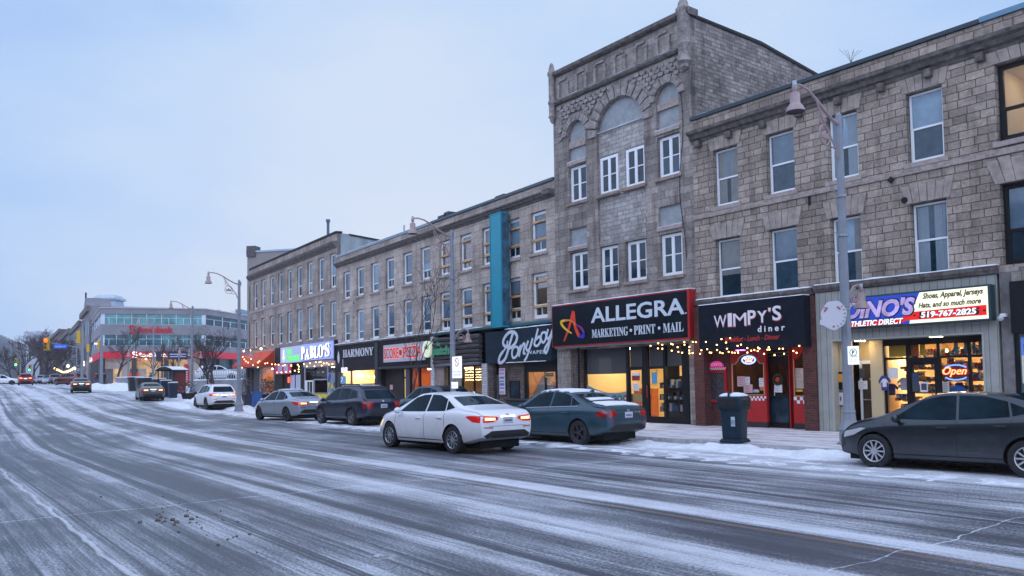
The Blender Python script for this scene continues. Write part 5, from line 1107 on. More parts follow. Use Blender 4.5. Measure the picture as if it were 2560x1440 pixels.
# flank walls and roof
Mflank = mat('stained_stucco', (.30, .35, .37), .8, noise=(1.2, .3), stretch=(1, 1, .3))
mb = MB(); mb.poly([(0, .02, 4.3), (0, 11, 4.3), (0, 11, 11.2), (0, .9, 12.1), (0, .02, 12.1)]); mb.build('side_wall', Mflank, BP)
mb = MB(); mb.quad((-.2, .9, 12.12), (.05, .9, 12.12), (.05, 11, 11.22), (-.2, 11, 11.22)); mb.quad((.05, .9, 12.0), (.05, 11, 11.1), (.05, 11, 11.22), (.05, .9, 12.12)); mb.build('side_coping', M_dark, BP)
mb = MB(); e = ap(Rr, R_(90)); mb.quad((e[0], e[1], 0), (e[0], 11, 0), (e[0], 11, 12.0), (e[0], e[1], 12.0)); mb.quad((e[0], 11, 0), (0, 11, 0), (0, 11, 11.1), (e[0], 11, 12)); mb.quad((e[0], .5, 11.9), (0, .5, 11.9), (0, 11, 11.1), (e[0], 11, 11.9)); mb.build('rear_walls', M_stoneP, BP)
mb = MB(); mb.tube([(-5.5, 1.5, 11.8), (-5.5, 1.5, 14.0)], .11, 8); mb.lathe([(.16, 13.95), (.16, 14.15)], (-5.5, 1.5, 0), 10); mb.build('vent_pipe', mat('blue_grey_metal', (.06, .11, .16), .5), BP)
# ground floor under the stone
boxo(BP, 'fascia_beam', -11.6, 0, -.0, .3, 4.55, 4.72, M_dark); boxo(BP, 'dark_pier', -13.6, -11.6, -.02, .3, 0, 4.72, mat('dark_brown_wall', (.018, .012, .012), .8))
boxo(BP, 'dark_band', PL, -13.6, .0, .3, 3.2, 4.72, M_trim)
t = thing('shop_sign', BP, 'violet box sign with glowing white PABLOS letters', 'sign')
a, b = -6.70, -.05; Mvio = mat('violet_panel', (.24, .30, .72), .4, emit=(.35, .45, 1), es=.42)
boxo(t, 'panel', a, b, -.22, -.01, 3.46, 4.68, Mvio); boxo(t, 'end_cap', b, b+.25, -.22, -.01, 3.3, 4.72, M_black)
xx = a+.35
for ch, wv, hv, dz in (('P', .74, .92, -.02), ('A', .92, .78, -.06), ('B', .78, .88, .0), ('L', .72, .86, -.02), ('O', .9, .9, .0), ('’', .22, .3, .5), ('S', .78, .92, .03)):
    chb = mathbold(ch); text(chb, t, xx+.04, 3.60+dz-.05, wv, hv, -.222, .004, mat('letter_shadow', (.02, .02, .05), .5)); text(chb, t, xx, 3.60+dz, wv, hv, -.30, .03, emis('white_glow', (1, .97, .98), 1.6)); xx += wv+.11
t = thing('shop_sign', BP, 'pale grey sign with green CANNABIS lettering left of the violet sign', 'sign'); a, b = -11.5, -6.74
boxo(t, 'panel', a, b, -.22, -.01, 3.40, 4.66, mat('lavender_panel', (.42, .46, .66), .4, emit=(.5, .55, .8), es=.28))
Mgn = mat('neon_green', (.05, .6, .05), .4, emit=(.08, 1, .06), es=.9)
text('YOUR', t, a+1.55, 4.02, 1.2, .46, -.23, .01, Mgn); text('CANNABIS', t, a+1.4, 3.5, 3.1, .46, -.23, .01, Mgn)
mb = MB(); mb.prism(oval(a+.85, 4.02, .42, .52)[:-1], -.225, -.221); mb.build('emblem_ring', mat('pale_green', (.5, .7, .6), .5, emit=(.7, 1, .8), es=.5), t); mb = MB(); mb.prism(oval(a+.85, 4.02, .32, .42)[:-1], -.229, -.226); mb.build('emblem_field', mat('lavender_panel', (.42, .46, .66), .4), t)
stroke(t, 'emblem_leaf', [(a+.85, 3.66), (a+.85, 4.38)], [.02, .2, .02], -.23, emis('white_glow', (1, .97, .98), 1.6)); stroke(t, 'emblem_leaf', [(a+.62, 3.85), (a+.85, 3.8), (a+1.08, 3.85)], [.02, .12, .02], -.236, emis('white_glow', (1, .97, .98), 1.6))
t = thing('shop_sign', BP, 'magenta red hanging sign with pale lettering between the awning and draped window', 'sign'); a, b, c, d = FP.rc(.1, 688, 913, 728, 934)
boxo(t, 'panel', a, b, -.14, -.08, 2.55, 3.38, mat('magenta_panel', (.45, .04, .12), .5, emit=(.5, .04, .15), es=.3)); text('SUSHI BAR', t, a+.8, 2.75, (b-a)-1.5, .48, -.141, .01, mat('pale_letter', (.6, .55, .68), .5), bold=.06) if False else None
for k in range(2): boxo(t, 'pale_block', a+.85+k*1.55, a+1.85+k*1.45, -.15, -.141, 2.66, 3.3, mat('pale_letter', (.55, .5, .68), .5))
# red awning
t = thing('awning', BP, 'sloping red orange awning lit from above at the rounded corner', 'awning'); Maw = mat('red_canvas', (.52, .045, .02), .7, noise=(1.2, .2))
u0, u1 = -22.0, -13.7; mb = MB(); zt, zb, pj = 4.55, 3.45, -1.25
mb.quad((u0, -.03, zt), (u1, -.03, zt), (u1, pj, zb), (u0, pj, zb)); mb.quad((u0, pj, zb), (u1, pj, zb), (u1, pj, zb-.22), (u0, pj, zb-.22)); mb.poly([(u1, -.03, zt), (u1, pj, zb), (u1, pj, zb-.22), (u1, -.03, zb-.22)]); mb.poly([(u0, -.03, zt), (u0, pj, zb), (u0, pj, zb-.22), (u0, -.03, zb-.22)])
mb.build('canvas', Maw, t); 
for k, uu in enumerate((-20.4, -18.2, -15.3)):
    mb = MB(); mb.tube([(uu, -.02, 4.7), (uu, -.35, 4.85), (uu, -.6, 4.78)], .025, 6); gl_ = mb.build('spotlight_arm', M_black, t); mb = MB(); mb.ball((uu, -.64, 4.74), .07, 8); mb.build('bulb', emis('spot', (1, .55, .2), 60), gl_)
# bar window and lower front
def UP_(x, y=960): return FP.uz(x, y)[0]
gz = lambda u: gh(*(FP.pt(u).xy))
for a, b in ((614, 623), (624, 633)): 
    mb = MB(); mb.tube([(UP_(a)+.4, .1, 0), (UP_(a)+.4, .1, 3.3)], .18, 12); mb.build('column', mat('dark_column', (.07, .065, .075), .6), BP)
boxo(BP, 'dark_pier', UP_(634), UP_(648), 0, .3, .0, 3.2, mat('pier_dark', (.05, .045, .06), .6))
u0, u1 = UP_(648), UP_(684)
framebars(BP, 'shop_window_frame', [(u0, u0+.12, .2, 3.2), (u1-.1, u1, .2, 3.2), (u0+.12, u1-.1, 1.75, 1.85), (u0+.12, u1-.1, .2, .5)], .02, .12, mat('grey_frame', (.30, .33, .38), .5))
pane(BP, u0, u1, .5, 3.2, .07); room(BP, u0-1, u1, .3, 3.15, .2, 3.5, mat('bar_wall', (.3, .13, .04), .8, noise=(2, .5)), ((1, .6, .2), 20, 3))
room(BP, PL-.6, u0-1.05, .3, 3.15, .6, 3.5, M_dark)
boxo(BP, 'dark_cladding', UP_(686), UP_(721), .1, .3, .0, 3.4, mat('dark_brown_wall', (.018, .012, .012), .8)); boxo(BP, 'red_lantern', UP_(721), UP_(725), -.06, .0, 1.85, 2.3, emis('red_lamp', (1, .1, .03), 2.0))
t = thing('window_drapes', BP, 'white gathered drapes in the dark window under the pale grey sign', 'drapes'); a, b = UP_(722), UP_(751); mb = MB(); n = 40
ids = [mb.add([(a+(b-a)*k/n, .12+.07*math.sin(k*1.9), z_) for z_ in (.7, 2.45)]) for k in range(n+1)]
for k in range(n):
    if k in (19, 20): continue
    mb.face((ids[k], ids[k+1], ids[k+1]+1, ids[k]+1))
mb.build('cloth', mat('drape_white', (.52, .53, .66), .8), t, smooth=True); boxo(BP, 'dark_cladding', a-.03, UP_(757), .25, .3, .0, 3.4, M_dark)
u0, u1 = UP_(758), UP_(838)
boxo(BP, 'entry_soffit', u0, -.02, -.0, .25, 3.0, 3.42, mat('lit_soffit', (.5, .42, .36), .7)); boxo(BP, 'dark_pier', u1, 0, -.02, .3, 0, 3.0, M_dark); boxo(BP, 'dark_pier', UP_(752), u0, -.02, .3, 0, 3.42, M_dark)
v = [UP_(q) for q in (760, 780, 783, 816, 818, 839)]
framebars(BP, 'shop_window_frame', [(u0, v[0]+.06, .1, 3.0), (v[1], v[2], .1, 2.05), (v[3], v[4], .1, 3.0), (v[5]-.06, v[5], .1, 3.0), (v[0], v[5], 2.94, 3.0), (v[2], v[3], 2.0, 2.08), (v[2], v[3], 1.05, 1.1)], .06, .14, mat('grey_frame', (.30, .33, .38), .5))
pane(BP, u0, u1, .2, 3.0, .11); room(BP, u0, u1, .15, 2.98, .26, 3, mat('maroon_wall', (.07, .022, .015), .8, noise=(2, .6)), ((1, .7, .5), 3, 1))
dr = framebars(BP, 'door', [(v[0]+.08, v[0]+.5, .1, 2.0), (v[1]-.12, v[1]-.02, .1, 2.0), (v[0]+.5, v[1]-.12, 1.9, 2.0), (v[0]+.95, v[0]+1.0, .1, 1.9)], .05, .1, M_white)
Myb = mat('yellow_mural', (.62, .5, .02), .6, noise=(2.5, .5))
boxo(BP, 'mural_panel', v[2], v[3], .04, .06, .1, 1.02, Myb)
mm = MB(); pr = random.Random(14)
for k in range(14):
    mm.mi = k % 2; uu, zz = pr.uniform(v[4]+.15, v[5]-.2), pr.uniform(.3, 2.3); rr = pr.uniform(.12, .24); mm.prism([(uu+rr*math.cos(q), zz+rr*1.3*math.sin(q)) for q in [math.pi*2*j/10 for j in range(10)]], .03-.0015*k, .049)
boxo(BP, 'mural_panel', v[4], v[5], .05, .06, .1, 2.5, mat('mural_grey', (.2, .24, .32), .6)); mm.build('mural_blobs', [Myb, mat('mural_blue', (.03, .08, .35), .6)], BP)
# ---- tall plain building behind the rounded corner
p = atdepth(618, 700, 92); q = atdepth(716, 700, 92)
t = empty('apartment_block', (p.x, p.y, 0), thM-math.pi/2+.75, 'plain taupe block with stair tower rising behind the rounded corner', 'building')
wdt = (q-p).length; hz = atdepth(622, 632, 92).z
boxo(t, 'wall', 0, wdt+6, 0, 14, 0, hz, mat('taupe_render', (.235, .21, .20), .85, noise=(1, .1))); boxo(t, 'parapet', -.1, wdt+6.1, -.1, 14.1, hz, hz+.2, mat('pale_flashing', (.32, .42, .5), .5)); boxo(t, 'chimney', 0, 1.1, -.2, 1.0, hz-.5, hz+.75, mat('dark_chimney', (.08, .07, .07), .8))
# ============================================================ bank across the square
BK = empty('bank_building', (0, 0, 0), 0, 'three storey grey bank with turquoise window bands and a red lit band', 'building')
A_, B_, C_, D_ = (-75.5, 143), (-61.1, 118.5), (-47.2, 123.0), (-41.5, 158)
G0 = 1.6
def off_poly(o):
    P = [Vector(p) for p in (A_, B_, C_, D_)]; q = []
    for i in range(4):
        ns = []
        if i > 0: d = (P[i]-P[i-1]).normalized(); ns.append(Vector((d.y, -d.x)))
        if i < 3: d = (P[i+1]-P[i]).normalized(); ns.append(Vector((d.y, -d.x)))
        if len(ns) == 2: nn = (ns[0]+ns[1]); nn = nn/(nn.length*nn.length/2) if nn.length else ns[0]
        else: nn = ns[0]
        q.append(P[i]+nn*o)
    return q
def ringwall(name, o, z0, z1, m_, th=.5):
    a = off_poly(o); b = off_poly(o-th); mb = MB()
    for i in range(3):
        f = [(*a[i], z0), (*a[i+1], z0), (*b[i+1], z0), (*b[i], z0)]; mb.prismz([tuple(p[:2]) for p in f], z0, z1)
    return mb.build(name, m_, BK)
Mbw = mat('bank_concrete', (.225, .215, .23), .85, noise=(.4, .2))
for z0, z1 in ((12.6, 13.45), (9.45, 11.05), (6.95, 7.85)): ringwall('wall', 0, z0, z1, Mbw)
ringwall('roof_edge', .12, 13.45, 13.6, mat('bank_edge', (.42, .42, .45), .7))
ringwall('red_band', .1, 5.95, 6.95, mat('bank_red', (.42, .004, .02), .4, emit=(.9, .005, .05), es=.2))
mb = MB(); a = off_poly(-.3); mb.face([mb.add([(*p, 13.3)]) for p in a]); mb.build('roof', M_snow, BK)
Mtq = mat('turquoise_glow_glass', (.06, .20, .22), .1, emit=(.14, .42, .45), es=.10, noise=(.5, .9)); Mtd = mat('teal_glow_glass', (.02, .08, .11), .08, noise=(.5, .6), emit=(.05, .25, .35), es=.10)  # glow of the lit rooms behind is put into these panes
Mtg = mat('green_grey_glass', (.03, .07, .08), .08, noise=(.6, .7)); Mpw = mat('pale_glass', (.25, .32, .42), .15)
def seg(i, o, f0, f1):
    a = off_poly(o); p = a[i]+(a[i+1]-a[i])*f0; q = a[i]+(a[i+1]-a[i])*f1; return p, q
pr = random.Random(17)
for (z0, z1, lev) in ((11.05, 12.6, 1), (7.85, 9.45, 0)):
    for i, n in ((0, 9), (1, 12), (2, 14)):
        for k in range(n):
            p, q = seg(i, -.2, k/n, (k+1)/n); mb = MB(); mb.quad((*p, z0), (*q, z0), (*q, z1), (*p, z1))
            m_ = (Mpw if i == 0 else ((Mtq if lev or pr.random() < .45 else Mtd) if i == 1 else Mtg)); mb.build('window', m_, BK)
    fr = MB()
    for i, n in ((0, 5), (1, 14), (2, 14)):
        for k in range(n+1):
            p, q = seg(i, -.14, min(k/n, .995), min(k/n+.0, 1)); p2, q2 = seg(i, -.14, max(0, k/n-.002), min(1, k/n+.003)); hh = z1 if (k % 2 == 0) else z0+(z1-z0)*.62
            fr.prismz([tuple(p2), tuple(q2), tuple(q2+(p2-q2).normalized().orthogonal()*.08), tuple(p2+(p2-q2).normalized().orthogonal()*.08)], z0, hh)
        p, q = seg(i, -.14, 0, 1)
        for zz in (z0, z0+(z1-z0)*.62): fr.tube([(*p, zz), (*q, zz)], .035, 4)
    fr.build('window_bars', mat('pale_alu', (.62, .66, .7), .5), BK)
    for i, f in ((1, .0), (1, .965), (0, .93)):
        p, q = seg(i, -.10, f, f+.035); mb = MB(); mb.quad((*p, z0), (*q, z0), (*q, z1), (*p, z1)); mb.build('corner_panel', mat('pale_panel', (.55, .62, .7), .4), BK)
for k in range(4):
    p, q = seg(1, -.6, .28+.16*k, .33+.16*k); mb = MB(); mb.quad((*p, 11.7), (*q, 11.7), (*q, 12.4), (*p, 12.4)); mb.build('lit_ceiling', emis('bank_lamp', (.95, 1, .7), .9), BK)
# lettering on the bank
dF = (off_poly(0)[2]-off_poly(0)[1]).normalized(); FBK = Fr(off_poly(0)[1], math.atan2(dF.x, -dF.y))
t = empty('bank_sign', tuple(FBK.P), FBK.rz, 'dark red Scotiabank letters on the bank wall between window bands', 'sign')
Mbl = mat('bank_letter_red', (.42, .01, .02), .5, emit=(.6, .02, .03), es=.04)
def bu(px, py=820, o=.1): return FBK.uz(px, py, o)
a, za = bu(344, 832); b, _ = bu(433, 830); text('Scotiabank', t, a, za+.0, b-a, .95, -.02, .1, Mbl, bold=.06)
def semb(t, u, z, s, m_, y): stroke(t, 'emblem', [(u+.8*s, z+.95*s), (u+.15*s, z+1.0*s), (u+.2*s, z+.6*s), (u+.75*s, z+.45*s), (u+.7*s, z+.05*s), (u+.0*s, z+.0*s)], .24*s, y, m_, .1); 
semb(t, bu(323)[0], za-.05, 1.05, Mbl, -.02)
t = empty('bank_sign', tuple(FBK.P), FBK.rz, 'glowing white Scotiabank letters on the red lit band', 'sign')
Mwl = emis('white_letters', (1, .97, .95), 1.5); a, za = bu(347, 893); b, _ = bu(419, 893); text('Scotiabank', t, a, 6.12, b-a, .66, -.12, .05, Mwl, bold=.05); semb(t, bu(332)[0], 6.1, .75, Mwl, -.12)
dE = (off_poly(0)[1]-off_poly(0)[0]).normalized(); FE = Fr(off_poly(0)[0], math.atan2(dE.x, -dE.y))
t = empty('bank_sign', tuple(FE.P), FE.rz, 'small white emblem sign on the left wing of the bank red band', 'sign'); L0 = (off_poly(0)[1]-off_poly(0)[0]).length
semb(t, L0*.1, 6.1, .75, Mwl, -.12); text('Scotia', t, L0*.22, 6.15, 3, .6, -.12, .05, Mwl, bold=.05)
# ground floor
Mam = mat('amber_interior_glow', (.6, .35, .15), .7, emit=(1, .6, .28), es=.20, noise=(.7, .7)); Mgd = mat('grey_interior_glow', (.3, .27, .26), .6, noise=(.4, .5), emit=(.6, .45, .35), es=.15); Mld = mat('dim_interior', (.12, .11, .13), .3, noise=(.6, .6))  # flat panes, interior light put in as a weak glow
for k in range(12):
    for z0, z1, ms in ((4.4, 5.95, (Mgd, Mam)), (G0-.2, 4.4, (Mgd, Mld))):
        p, q = seg(1, -.7, k/12, (k+1)/12); mb = MB(); mb.quad((*p, z0), (*q, z0), (*q, z1), (*p, z1)); amber = (3 <= k <= 9) if z0 > 4 else (k in (5, 6, 1)); mb.build('shop_window', Mam if amber else ms[0] if z0 > 4 or k % 3 else ms[1], BK)
for i in (0, 2):
    for k in range(8):
        p, q = seg(i, -.5, k/8, (k+.93)/8); mb = MB(); mb.quad((*p, G0-.2), (*q, G0-.2), (*q, 6), (*p, 6)); mb.build('shop_window', Mtg if i == 2 else Mgd, BK)
for i, ks in ((0, range(9)), (1, (0, .31, .62, .98)), (2, range(1, 9))):
    for k in ks:
        mb = MB(); f = k/8.2 if i != 1 else k; p, q = seg(i, -.2, f, min(1, f+.02)); mb.tube([(*p, G0-.2), (*p, 6)], .24 if i != 1 else .34, 6); mb.build('pillar', mat('dark_pillar', (.05, .045, .05), .6), BK)
for k in range(5):
    p, q = seg(1, -.3, .3+.12*k, .312+.12*k); mb = MB(); mb.ball((p.x, p.y, 5.85), .12, 6); mb.build('soffit_lamp', emis('soffit', (1, .75, .35), 12), BK)
for k, f in enumerate((.25, .31)):
    p, q = seg(1, -.35, f, f+.045); mb = MB(); mb.quad((*p, 2.6), (*q, 2.6), (*q, 3.8), (*p, 3.8)); mb.build('red_poster', mat('poster_red_orange', (.6, .06, .02), .5, emit=(1, .1, .03), es=.2), BK)
# ---- mansard roofed old building behind the bank
def worldbox(name, label, px0, px1, Y, depth_, ztop, material, rot=0, cat='building', z0=0):
    a = atdepth(px0, 900, Y); b = atdepth(px1, 900, Y); o = empty(name, (a.x, a.y, z0), rot, label, cat); wd = (Vector((b.x, b.y))-Vector((a.x, a.y))).length
    boxo(o, 'wall', 0, wd, 0, depth_, 0, ztop-z0, material); return o, wd
OM, wd = worldbox('mansard_building', 'old building with pale mansard roof and square cupola behind the bank', 205, 455, 152, 30, 14.5, mat('old_stone', (.22, .22, .25), .85, noise=(.5, .3)))
Mpr = mat('pale_roof', (.36, .42, .50), .6, noise=(.8, .2))
mb = MB(); mb.poly([(0, 0, 14.5), (wd, 0, 14.5), (wd-.9, 1.6, 16.7), (1.4, 1.6, 17.4)]); mb.poly([(0, 0, 14.5), (1.4, 1.6, 17.4), (1.4, 28, 17.4), (0, 30, 14.5)]); mb.poly([(1.4, 1.6, 17.4), (wd-.9, 1.6, 16.7), (wd-.9, 28, 16.7), (1.4, 28, 17.4)]); mb.build('mansard_roof', Mpr, OM)
mb = MB(); cxr = 3.3
for r0, r1, z0, z1 in ((2.0, 1.8, 17.2, 18.5), (2.2, 2.2, 18.5, 18.9), (2.2, 1.5, 18.9, 19.5)):
    a = mb.add([(cxr+sx*r0, 3.6+sy*r0, z0) for sx, sy in ((-1, -1), (1, -1), (1, 1), (-1, 1))]); b = mb.add([(cxr+sx*r1, 3.6+sy*r1, z1) for sx, sy in ((-1, -1), (1, -1), (1, 1), (-1, 1))])
    for k in range(4): j = (k+1) % 4; mb.face((a+k, a+j, b+j, b+k))
    mb.face((b, b+1, b+2, b+3))
mb.build('cupola', Mpr, OM); mb = MB(); mb.box(8.5, 10.5, 1.3, 1.6, 15.6, 16.3); mb.build('dormer', M_dark, OM)
# ---- row of older buildings receding beyond the junction
rows = [(222, 140, 203, 158, 16.0, 'dark gabled stone building left of the bank with tall windows'), (200, 160, 176, 190, 15.0, 'grey flat roofed building next beyond the gabled stone one'), (174, 192, 150, 232, 15.8, 'brownish block beyond the grey flat roofed building'), (149, 236, 118, 300, 19.0, 'tall reddish brown block rising behind the bare street trees')]
for i, (xa, ya, xb, yb, zt, lb) in enumerate(rows):
    a = atdepth(xa, 960, ya); b = atdepth(xb, 960, yb); d = Vector((a.x-b.x, a.y-b.y, 0)); L_ = d.length; o = empty('street_building', (b.x, b.y, G0), math.atan2(d.y, d.x), lb, 'building')
    m_ = mat('oldrow%d' % i, ((.17, .165, .18), (.24, .23, .25), (.15, .125, .135), (.12, .08, .085))[i], .85, noise=(.4, .3))
    boxo(o, 'wall', 0, L_, 0, 22, 0, zt-G0, m_); boxo(o, 'cornice', -.2, L_+.2, -.5, -.001, zt-G0-.9, zt-G0+.1, M_cornice)
    if i == 0:
        mb = MB(); mb.prism([(L_*.25, zt-G0), (L_*.75, zt-G0), (L_*.5, zt-G0+2.4)], -.1, 4); mb.build('gable', m_, o); mb = MB(); mb.tube([(L_*.5, 0, zt-G0+2), (L_*.5, 0, zt-G0+3.4)], .15, 6); mb.build('finial', M_dark, o)
    nb = max(2, int(L_/3.2))
    for k in range(nb):
        for fz in (4.9, 9.3):
            boxo(o, 'window', L_*(k+.3)/nb, L_*(k+.7)/nb, -.06, -.001, fz, fz+2.6, M_glassdk)
    boxo(o, 'shopfront', .3, L_-.3, -.15, -.001, .1, 3.2, mat('dim_shop', (.08, .07, .08), .4, emit=(1, .6, .3), es=.05))
    boxo(o, 'shop_canopy', .2, L_*.7, -1.3, -.16, 3.1, 3.35, mat('canopy_pale', (.3, .33, .38), .6))
# ---- long block on the far left and pale block behind
a = atdepth(-60, 950, 180); b = atdepth(62, 950, 270); d = Vector((b.x-a.x, b.y-a.y, 0)); L_ = d.length
o = empty('apartment_block', (a.x, a.y, 1.5), math.atan2(d.y, d.x), 'long pale blue grey five storey block on the far left', 'building'); Mlb = mat('pale_block', (.24, .27, .31), .85, noise=(.3, .15))
boxo(o, 'wall', 0, L_, 0, 20, 0, 14.2, Mlb)
for k in range(14):
    boxo(o, 'pilaster', L_*k/14, L_*k/14+1.0, -.8, -.001, 0, 14.4, mat('pale_block2', (.32, .35, .39), .85))
    for f in range(5): boxo(o, 'window', L_*(k+.3)/14, L_*(k+.8)/14, -.05, -.001, 1.2+f*2.7, 2.7+f*2.7, M_glassdk)
o, wd = worldbox('office_block', 'pale box like office block far beyond the bare trees', 58, 99, 290, 20, 22.2, mat('pale_office', (.42, .45, .50), .8)); 
for f in range(2): boxo(o, 'window_band', .5, wd-.5, -.05, -.001, 17.4+f*2.2, 18.3+f*2.2, mat('soft_blue_glass', (.2, .26, .34), .3))
o, wd = worldbox('office_block', 'small blue grey tower just beside the left lamp post', 588, 604, 175, 8, 18.3, mat('blue_tower', (.17, .26, .32), .6)); boxo(o, 'window_band', .1, wd-.1, -.05, -.001, 16.6, 17.4, M_glassdk)
# ---- plaza wall, fence
def alongpx(pts, z0=None): return [onroad(*p) for p in pts]
def lowwall(name, label, pa, pb, Ya, Yb, h0, h1, th, m_, cat, cap=True):
    a = atdepth(*pa, Ya); b = atdepth(*pb, Yb); d = Vector((b.x-a.x, b.y-a.y, 0)); L_ = d.length; g_ = gh(a.x, a.y); o = empty(name, (a.x, a.y, g_), math.atan2(d.y, d.x), label, cat)
    boxo(o, 'wall', 0, L_, 0, th, -.8+h0, h1, m_)
    if cap: snowcap(o, 0, L_, -.03, th, h1+.002, .12)
    return o, L_
Mcon = mat('plaza_concrete', (.28, .28, .31), .8, noise=(1, .2))
lowwall('planter_wall', 'low concrete planter wall with snow in front of the bank', (289, 945), (347, 945), 98, 98, 0, 1.15, 1.5, Mcon, 'wall')
o, L_ = lowwall('retaining_wall', 'snow topped retaining wall with railing right of the bus shelter', (480, 960), (604, 960), 82, 76, 0, 1.1, .5, Mcon, 'wall')
mb = MB()
for k in range(22): mb.tube([(L_*k/21, .2, 1.1), (L_*k/21, .2, 2.1)], .035, 5)
mb.tube([(0, .2, 2.1), (L_, .2, 2.1)], .05, 5); mb.tube([(0, .2, 1.6), (L_, .2, 1.6)], .03, 5); mb.build('railing', mat('rail_pale', (.45, .5, .55), .5), o)
# string of lights far down the street and pink lit patch
t = empty('string_lights', (0, 0, 0), 0, 'hanging amber string lights far down the street under the bare trees', 'string lights', 'string lights'); pr = random.Random(12)
for k in range(20):
    f = k/19; px = 137+48*f; py = 921+9*math.sin(math.pi*f)+pr.uniform(-1, 1); q = atdepth(px, py, 150); mb = MB(); mb.ball(tuple(q), .17, 6); mb.build('bulb', emis('amber_far', (1, .55, .15), 9), t)
for (px, py, st_) in ((170, 915, 12), (207, 905, 14), (208, 912, 14), (186, 921, 10)):
    q = atdepth(px, py, 145); t = empty('wall_lamp', tuple(q), 0, {170: 'warm wall lamp above the far string lights', 207: 'upper of two white lamps beside the traffic pole', 208: 'lower of two white lamps beside the traffic pole', 186: 'amber lamp at the right end of the far string lights'}[px], 'lamp'); mb = MB(); mb.ball((0, 0, 0), .25, 8); mb.build('globe', emis('far_lamp', (1, .78, .5), 9), t); mb = MB(); mb.tube([(0, 0, 0), (.5, 1, .3)], .06, 5); mb.build('arm', M_black, t)

# ---- unseen row across the street, added for window and paint reflections
for k, (s0, s1, zt, off, cc) in enumerate(((40, 64, 11.5, 29.5, (.24, .19, .16)), (22, 39.9, 10.2, 29.0, (.20, .17, .16)), (4, 21.9, 11.8, 29.5, (.26, .22, .19)), (-22, 3.9, 10.4, 29.0, (.17, .12, .10)), (-52, -22.1, 11.6, 29.5, (.23, .2, .18)), (-90, -58, 10.8, 30, (.2, .18, .17)))):
    a = street(s0, off); b = street(s1, off); d = (b-a); L_ = d.length; g_ = gh(b.x, b.y)
    o = empty('added_opposite_building', (a.x, a.y, g_), math.atan2(d.y, d.x), 'unseen stone row number %s from the near end, added across the street for reflections' % ('one', 'two', 'three', 'four', 'five', 'six')[k], 'building')
    boxo(o, 'wall', 0, L_, -10, 0, 0, zt, mat('far_side_stone%d' % k, cc, .9, noise=(.6, .3)))
    nb = int(L_/2.6)
    for q in range(nb):
        for fz in (4.6, 7.7): boxo(o, 'window', L_*(q+.28)/nb, L_*(q+.7)/nb, .001, .06, fz, fz+2.0, M_glassdk)
    boxo(o, 'shopfront', .3, L_-.3, .001, .12, .2, 3.0, mat('far_side_shop', (.04, .035, .03), .4, emit=(1, .6, .3), es=.12)); boxo(o, 'fascia', 0, L_, .001, .3, 3.05, 4.0, M_black)
# ============================================================ street furniture
Mpole = mat('pole_paint', (.22, .245, .285), .55, noise=(3, .12)); Mlamp = mat('lamp_taupe', (.34, .25, .245), .5, noise=(5, .15)); Mlampd = mat('lamp_inside', (.03, .028, .03), .5)
def bell(parent, c, s=1.0, name='lamp_head'):
    mb = MB(); x, y, z = c; k = s
    mb.lathe([(.02*k, .0), (.05*k, -.005), (.07*k, -.06*k), (.05*k, -.12*k), (.035*k, -.16*k), (.10*k, -.19*k), (.115*k, -.23*k), (.115*k, -.43*k), (.13*k, -.45*k), (.19*k, -.53*k), (.225*k, -.63*k), (.21*k, -.635*k)], c, 18, cap=False)
    o = mb.build(name, Mlamp, parent, smooth=True); mb = MB(); mb.lathe([(.21*k, -.625*k), (.08*k, -.60*k), (.001, -.59*k)], c, 18, cap=False); mb.build('reflector', Mlampd, o); mb = MB(); mb.lathe([(.05*k, .10*k), (.05*k, 0)], c, 10); mb.build('photocell', mat('photocell', (.4, .48, .55), .4), o); return o
def crown_pts(c, s): return [(c[0]-s, c[1]-s*.55), (c[0]+s, c[1]-s*.55), (c[0]+s*.95, c[1]+s*.5), (c[0]+s*.5, c[1]-.0*s), (c[0], c[1]+s*.7), (c[0]-s*.5, c[1]), (c[0]-s*.95, c[1]+s*.5)]
